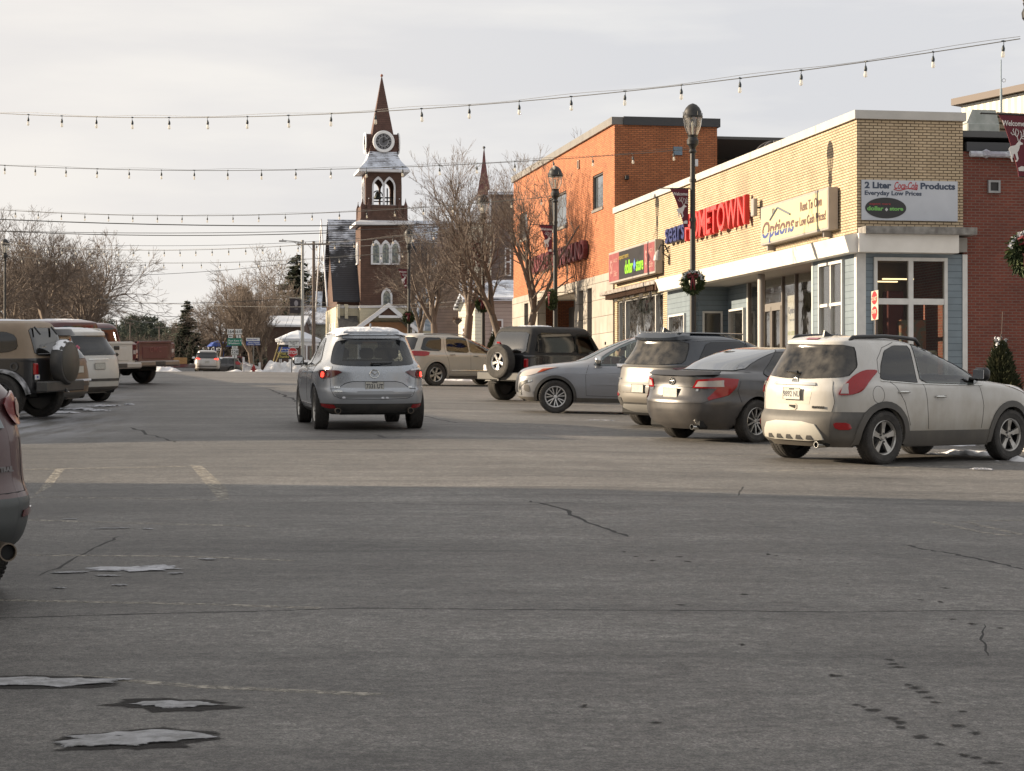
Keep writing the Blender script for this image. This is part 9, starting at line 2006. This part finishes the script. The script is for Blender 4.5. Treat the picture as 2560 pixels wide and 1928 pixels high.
for k,(px,Y,pt,kd,lb)in enumerate(((636,196,662,'bC','vase shaped leafless tree at the centre of the far corner'),(580,205,690,'bC','upright leafless tree behind the route markers'),(545,212,706,'bD','leafless tree over the roof of the silver minivan'),(742,232,606,'bD','tall pale leafless tree above the big spruce'),(500,235,752,'bD','leafless tree just right of the pointed spruce'),(690,215,690,'bD','leafless tree left of the big spruce'),(610,230,730,'bD','leafless tree behind the vase shaped one'),(520,245,790,'bB','low leafless tree above the white shed roof'),(655,200,720,'bC','low leafless tree leaning from the vase shaped trunk'))):tree(kd,lb,px,Y,py_top=pt,group=GM,rz=k*2.1)
for k,(px,Y,pt,kd,lb)in enumerate(((468,228,752,'sA','pointed spruce left of the distant bare trees'),(600,238,714,'sC','narrow twin topped spruce behind the vase shaped tree'),(617,240,718,'sC','right twin of the narrow spruce pair'),(742,226,636,'sB','big broad spruce left of the pale light pole'),(792,236,676,'sB','spruce between wooden pole and church gable'),(818,240,682,'sA','spruce tip touching the church barge board'),(480,222,842,'sB','bushy low spruce beneath the pointed one'),(445,224,838,'sB','low spruce left of the bushy one'),(575,236,800,'sB','dark low spruce behind the green town sign'),(708,228,760,'sC','shadowy spruce at the left flank of the big one'))):tree(kd,lb,px,Y,py_top=pt,group=GN,rz=k)
rnd=random.Random(77)
pn=['far pine %s'%s_ for s_ in('at the left end of the ridge group','just left of the ridge summit','on the ridge summit','right of the ridge summit','with a flat top on the ridge','low at the right end of the ridge group','standing alone right of the ridge','on the ridge beyond the maroon pickup','behind the summit pine','filling the ridge below the summit')]
for k,(px,pt)in enumerate(((300,806),(318,790),(334,780),(352,782),(375,784),(398,800),(420,812),(385,795),(345,794),(325,800))):tree('pA',pn[k],px,560+12*k,py_top=pt,group=GP,rz=k)
for k,(px,pt)in enumerate(((262,790),(276,800),(436,812),(448,800))):tree('pA',['small far pine at the right end of the pole row','small far pine between pole row and ridge','small far pine just left of the pointed spruce','far pine touching the pointed spruce'][k],px,500,py_top=pt,group=GP,rz=k*2)
# far-off woods reading as one mass, on the hills
hl=MB();n=120;rnd=random.Random(6)
for i in range(n+1):
 x=-420+800*i/n;y=640+60*math.sin(i*.13);zt=24.0+3.2*math.sin(i*.21)+1.6*math.sin(i*.7+1)
 for(yy,zz_)in((-90,-6),(-30,zt*.62),(0,zt-4),(60,zt),(200,zt-6)):hl.v.append((x,y+yy,zz_*.82))
for i in range(n):
 for j in range(4):hl.f.append((i*5+j,i*5+j+1,i*5+j+6,i*5+j+5))
tag(hl.build('hills',mat('wooded_hill',(.12,.085,.068),.95,noise=(.05,(.060,.055,.042),.12),bump=(.5,1,3)),smooth=True),kind='structure')
wd_=MB();
for k in range(9000):
 x=rnd.uniform(-320,60);y=rnd.uniform(560,720);zt=17+rnd.uniform(-9,5);h=rnd.uniform(4,8);w_=rnd.uniform(.5,1.3);a=rnd.uniform(0,3.14);c,s=math.cos(a)*w_,math.sin(a)*w_
 zb_=4+(y-560)*.085+rnd.uniform(-1,1);wd_.add([(x-c,y-s,zb_),(x+c,y+s,zb_),(x+c*.6,y+s*.6,zb_+h*.7),(x,y,zb_+h),(x-c*.6,y-s*.6,zb_+h*.6)],[(0,1,2,3,4)])
tag(wd_.build('distant_woods',mat('distant_woods',(.135,.095,.078),.95,noise=(.06,(.06,.06,.04),.10))),'hazy leafless woods on the far slope','woods',kind='stuff')
br_=MB()
for k in range(15000):
 x=rnd.uniform(-46,4);y=rnd.uniform(215,252);zb_=gz(x,y)-.2;h=rnd.uniform(0,1)**1.6*4.2;p_=Vector((x,y,zb_+h));tri_tube(br_,p_,p_+Vector((rnd.uniform(-1,1),rnd.uniform(-.3,.3),rnd.uniform(-.1,.9))),.022,.008)
tag(br_.build('brushwood',mat('brush_twigs',(.055,.040,.032),.9)),'brown brush and saplings behind the far corner','brushwood',kind='stuff')
bush=thing('bush','round brown bush beside the yellow guy wires','bush',gpt(676,170));fir_mesh(1500,lambda r_:((lambda d:(Vector((0,0,.55))+d*.62*r_.uniform(.6,1),d+Vector((0,0,.4))))(Vector((r_.gauss(0,1),r_.gauss(0,1),r_.gauss(0,.9))).normalized())),4,.02,.16).build('foliage',mat('brown_bush',(.09,.05,.035),.9),bush)
# small fir in a pot by the right lamp, and one by the beige crossover
def potfir(label,X,Y,z,h,seed):
 t=thing('potted_fir',label,'fir',(X,Y,z));r0=h*.30
 def f(r_):
  zz_=r_.random()**1.3;R_=r0*(1-zz_)**.8;a=r_.uniform(0,6.28);q=r_.uniform(.25,1);return Vector((R_*q*math.cos(a),R_*q*math.sin(a),.35+h*zz_*.85)),Vector((math.cos(a),math.sin(a),.35+zz_))
 fir_mesh(3600,f,seed,.011,.13).build('foliage',mat('pot_fir_green',(.030,.042,.018),.8,noise=(8,(.095,.095,.045),.15)),t);MB().tube([(0,0,.1),(0,0,.35+h),],[.02,.006],6).tube([(0,0,h*.9),(.03,0,.35+h*1.28)],.006,5).build('stem',M_WOOD,t);MB().lathe([(.20,0),(.26,.40),(.28,.40)],14).build('pot',mat('plant_pot',(.10,.07,.05),.8),t)
 fir_mesh(60,lambda r_:(Vector((r_.uniform(-.1,.1),r_.uniform(-.1,.1),.35+h*r_.uniform(.75,.95))),Vector((r_.uniform(-1,1),r_.uniform(-1,1),.2))),seed,.014,.05).build('snow_dusting',M_SNOW,t);return t
X,Y=7.66,32.6;potfir('bushy potted fir beside the right-hand lamp base',X,Y,gz(*xy(su(X,Y)[0],10.3))+.14,1.25,3)
X,Y=(1236-1280)/FPX*86,86;potfir('potted fir peeping over the soft top by the pinkish house',X,Y,gz(*xy(su(X,Y)[0],10.3))+.14,1.5,5)
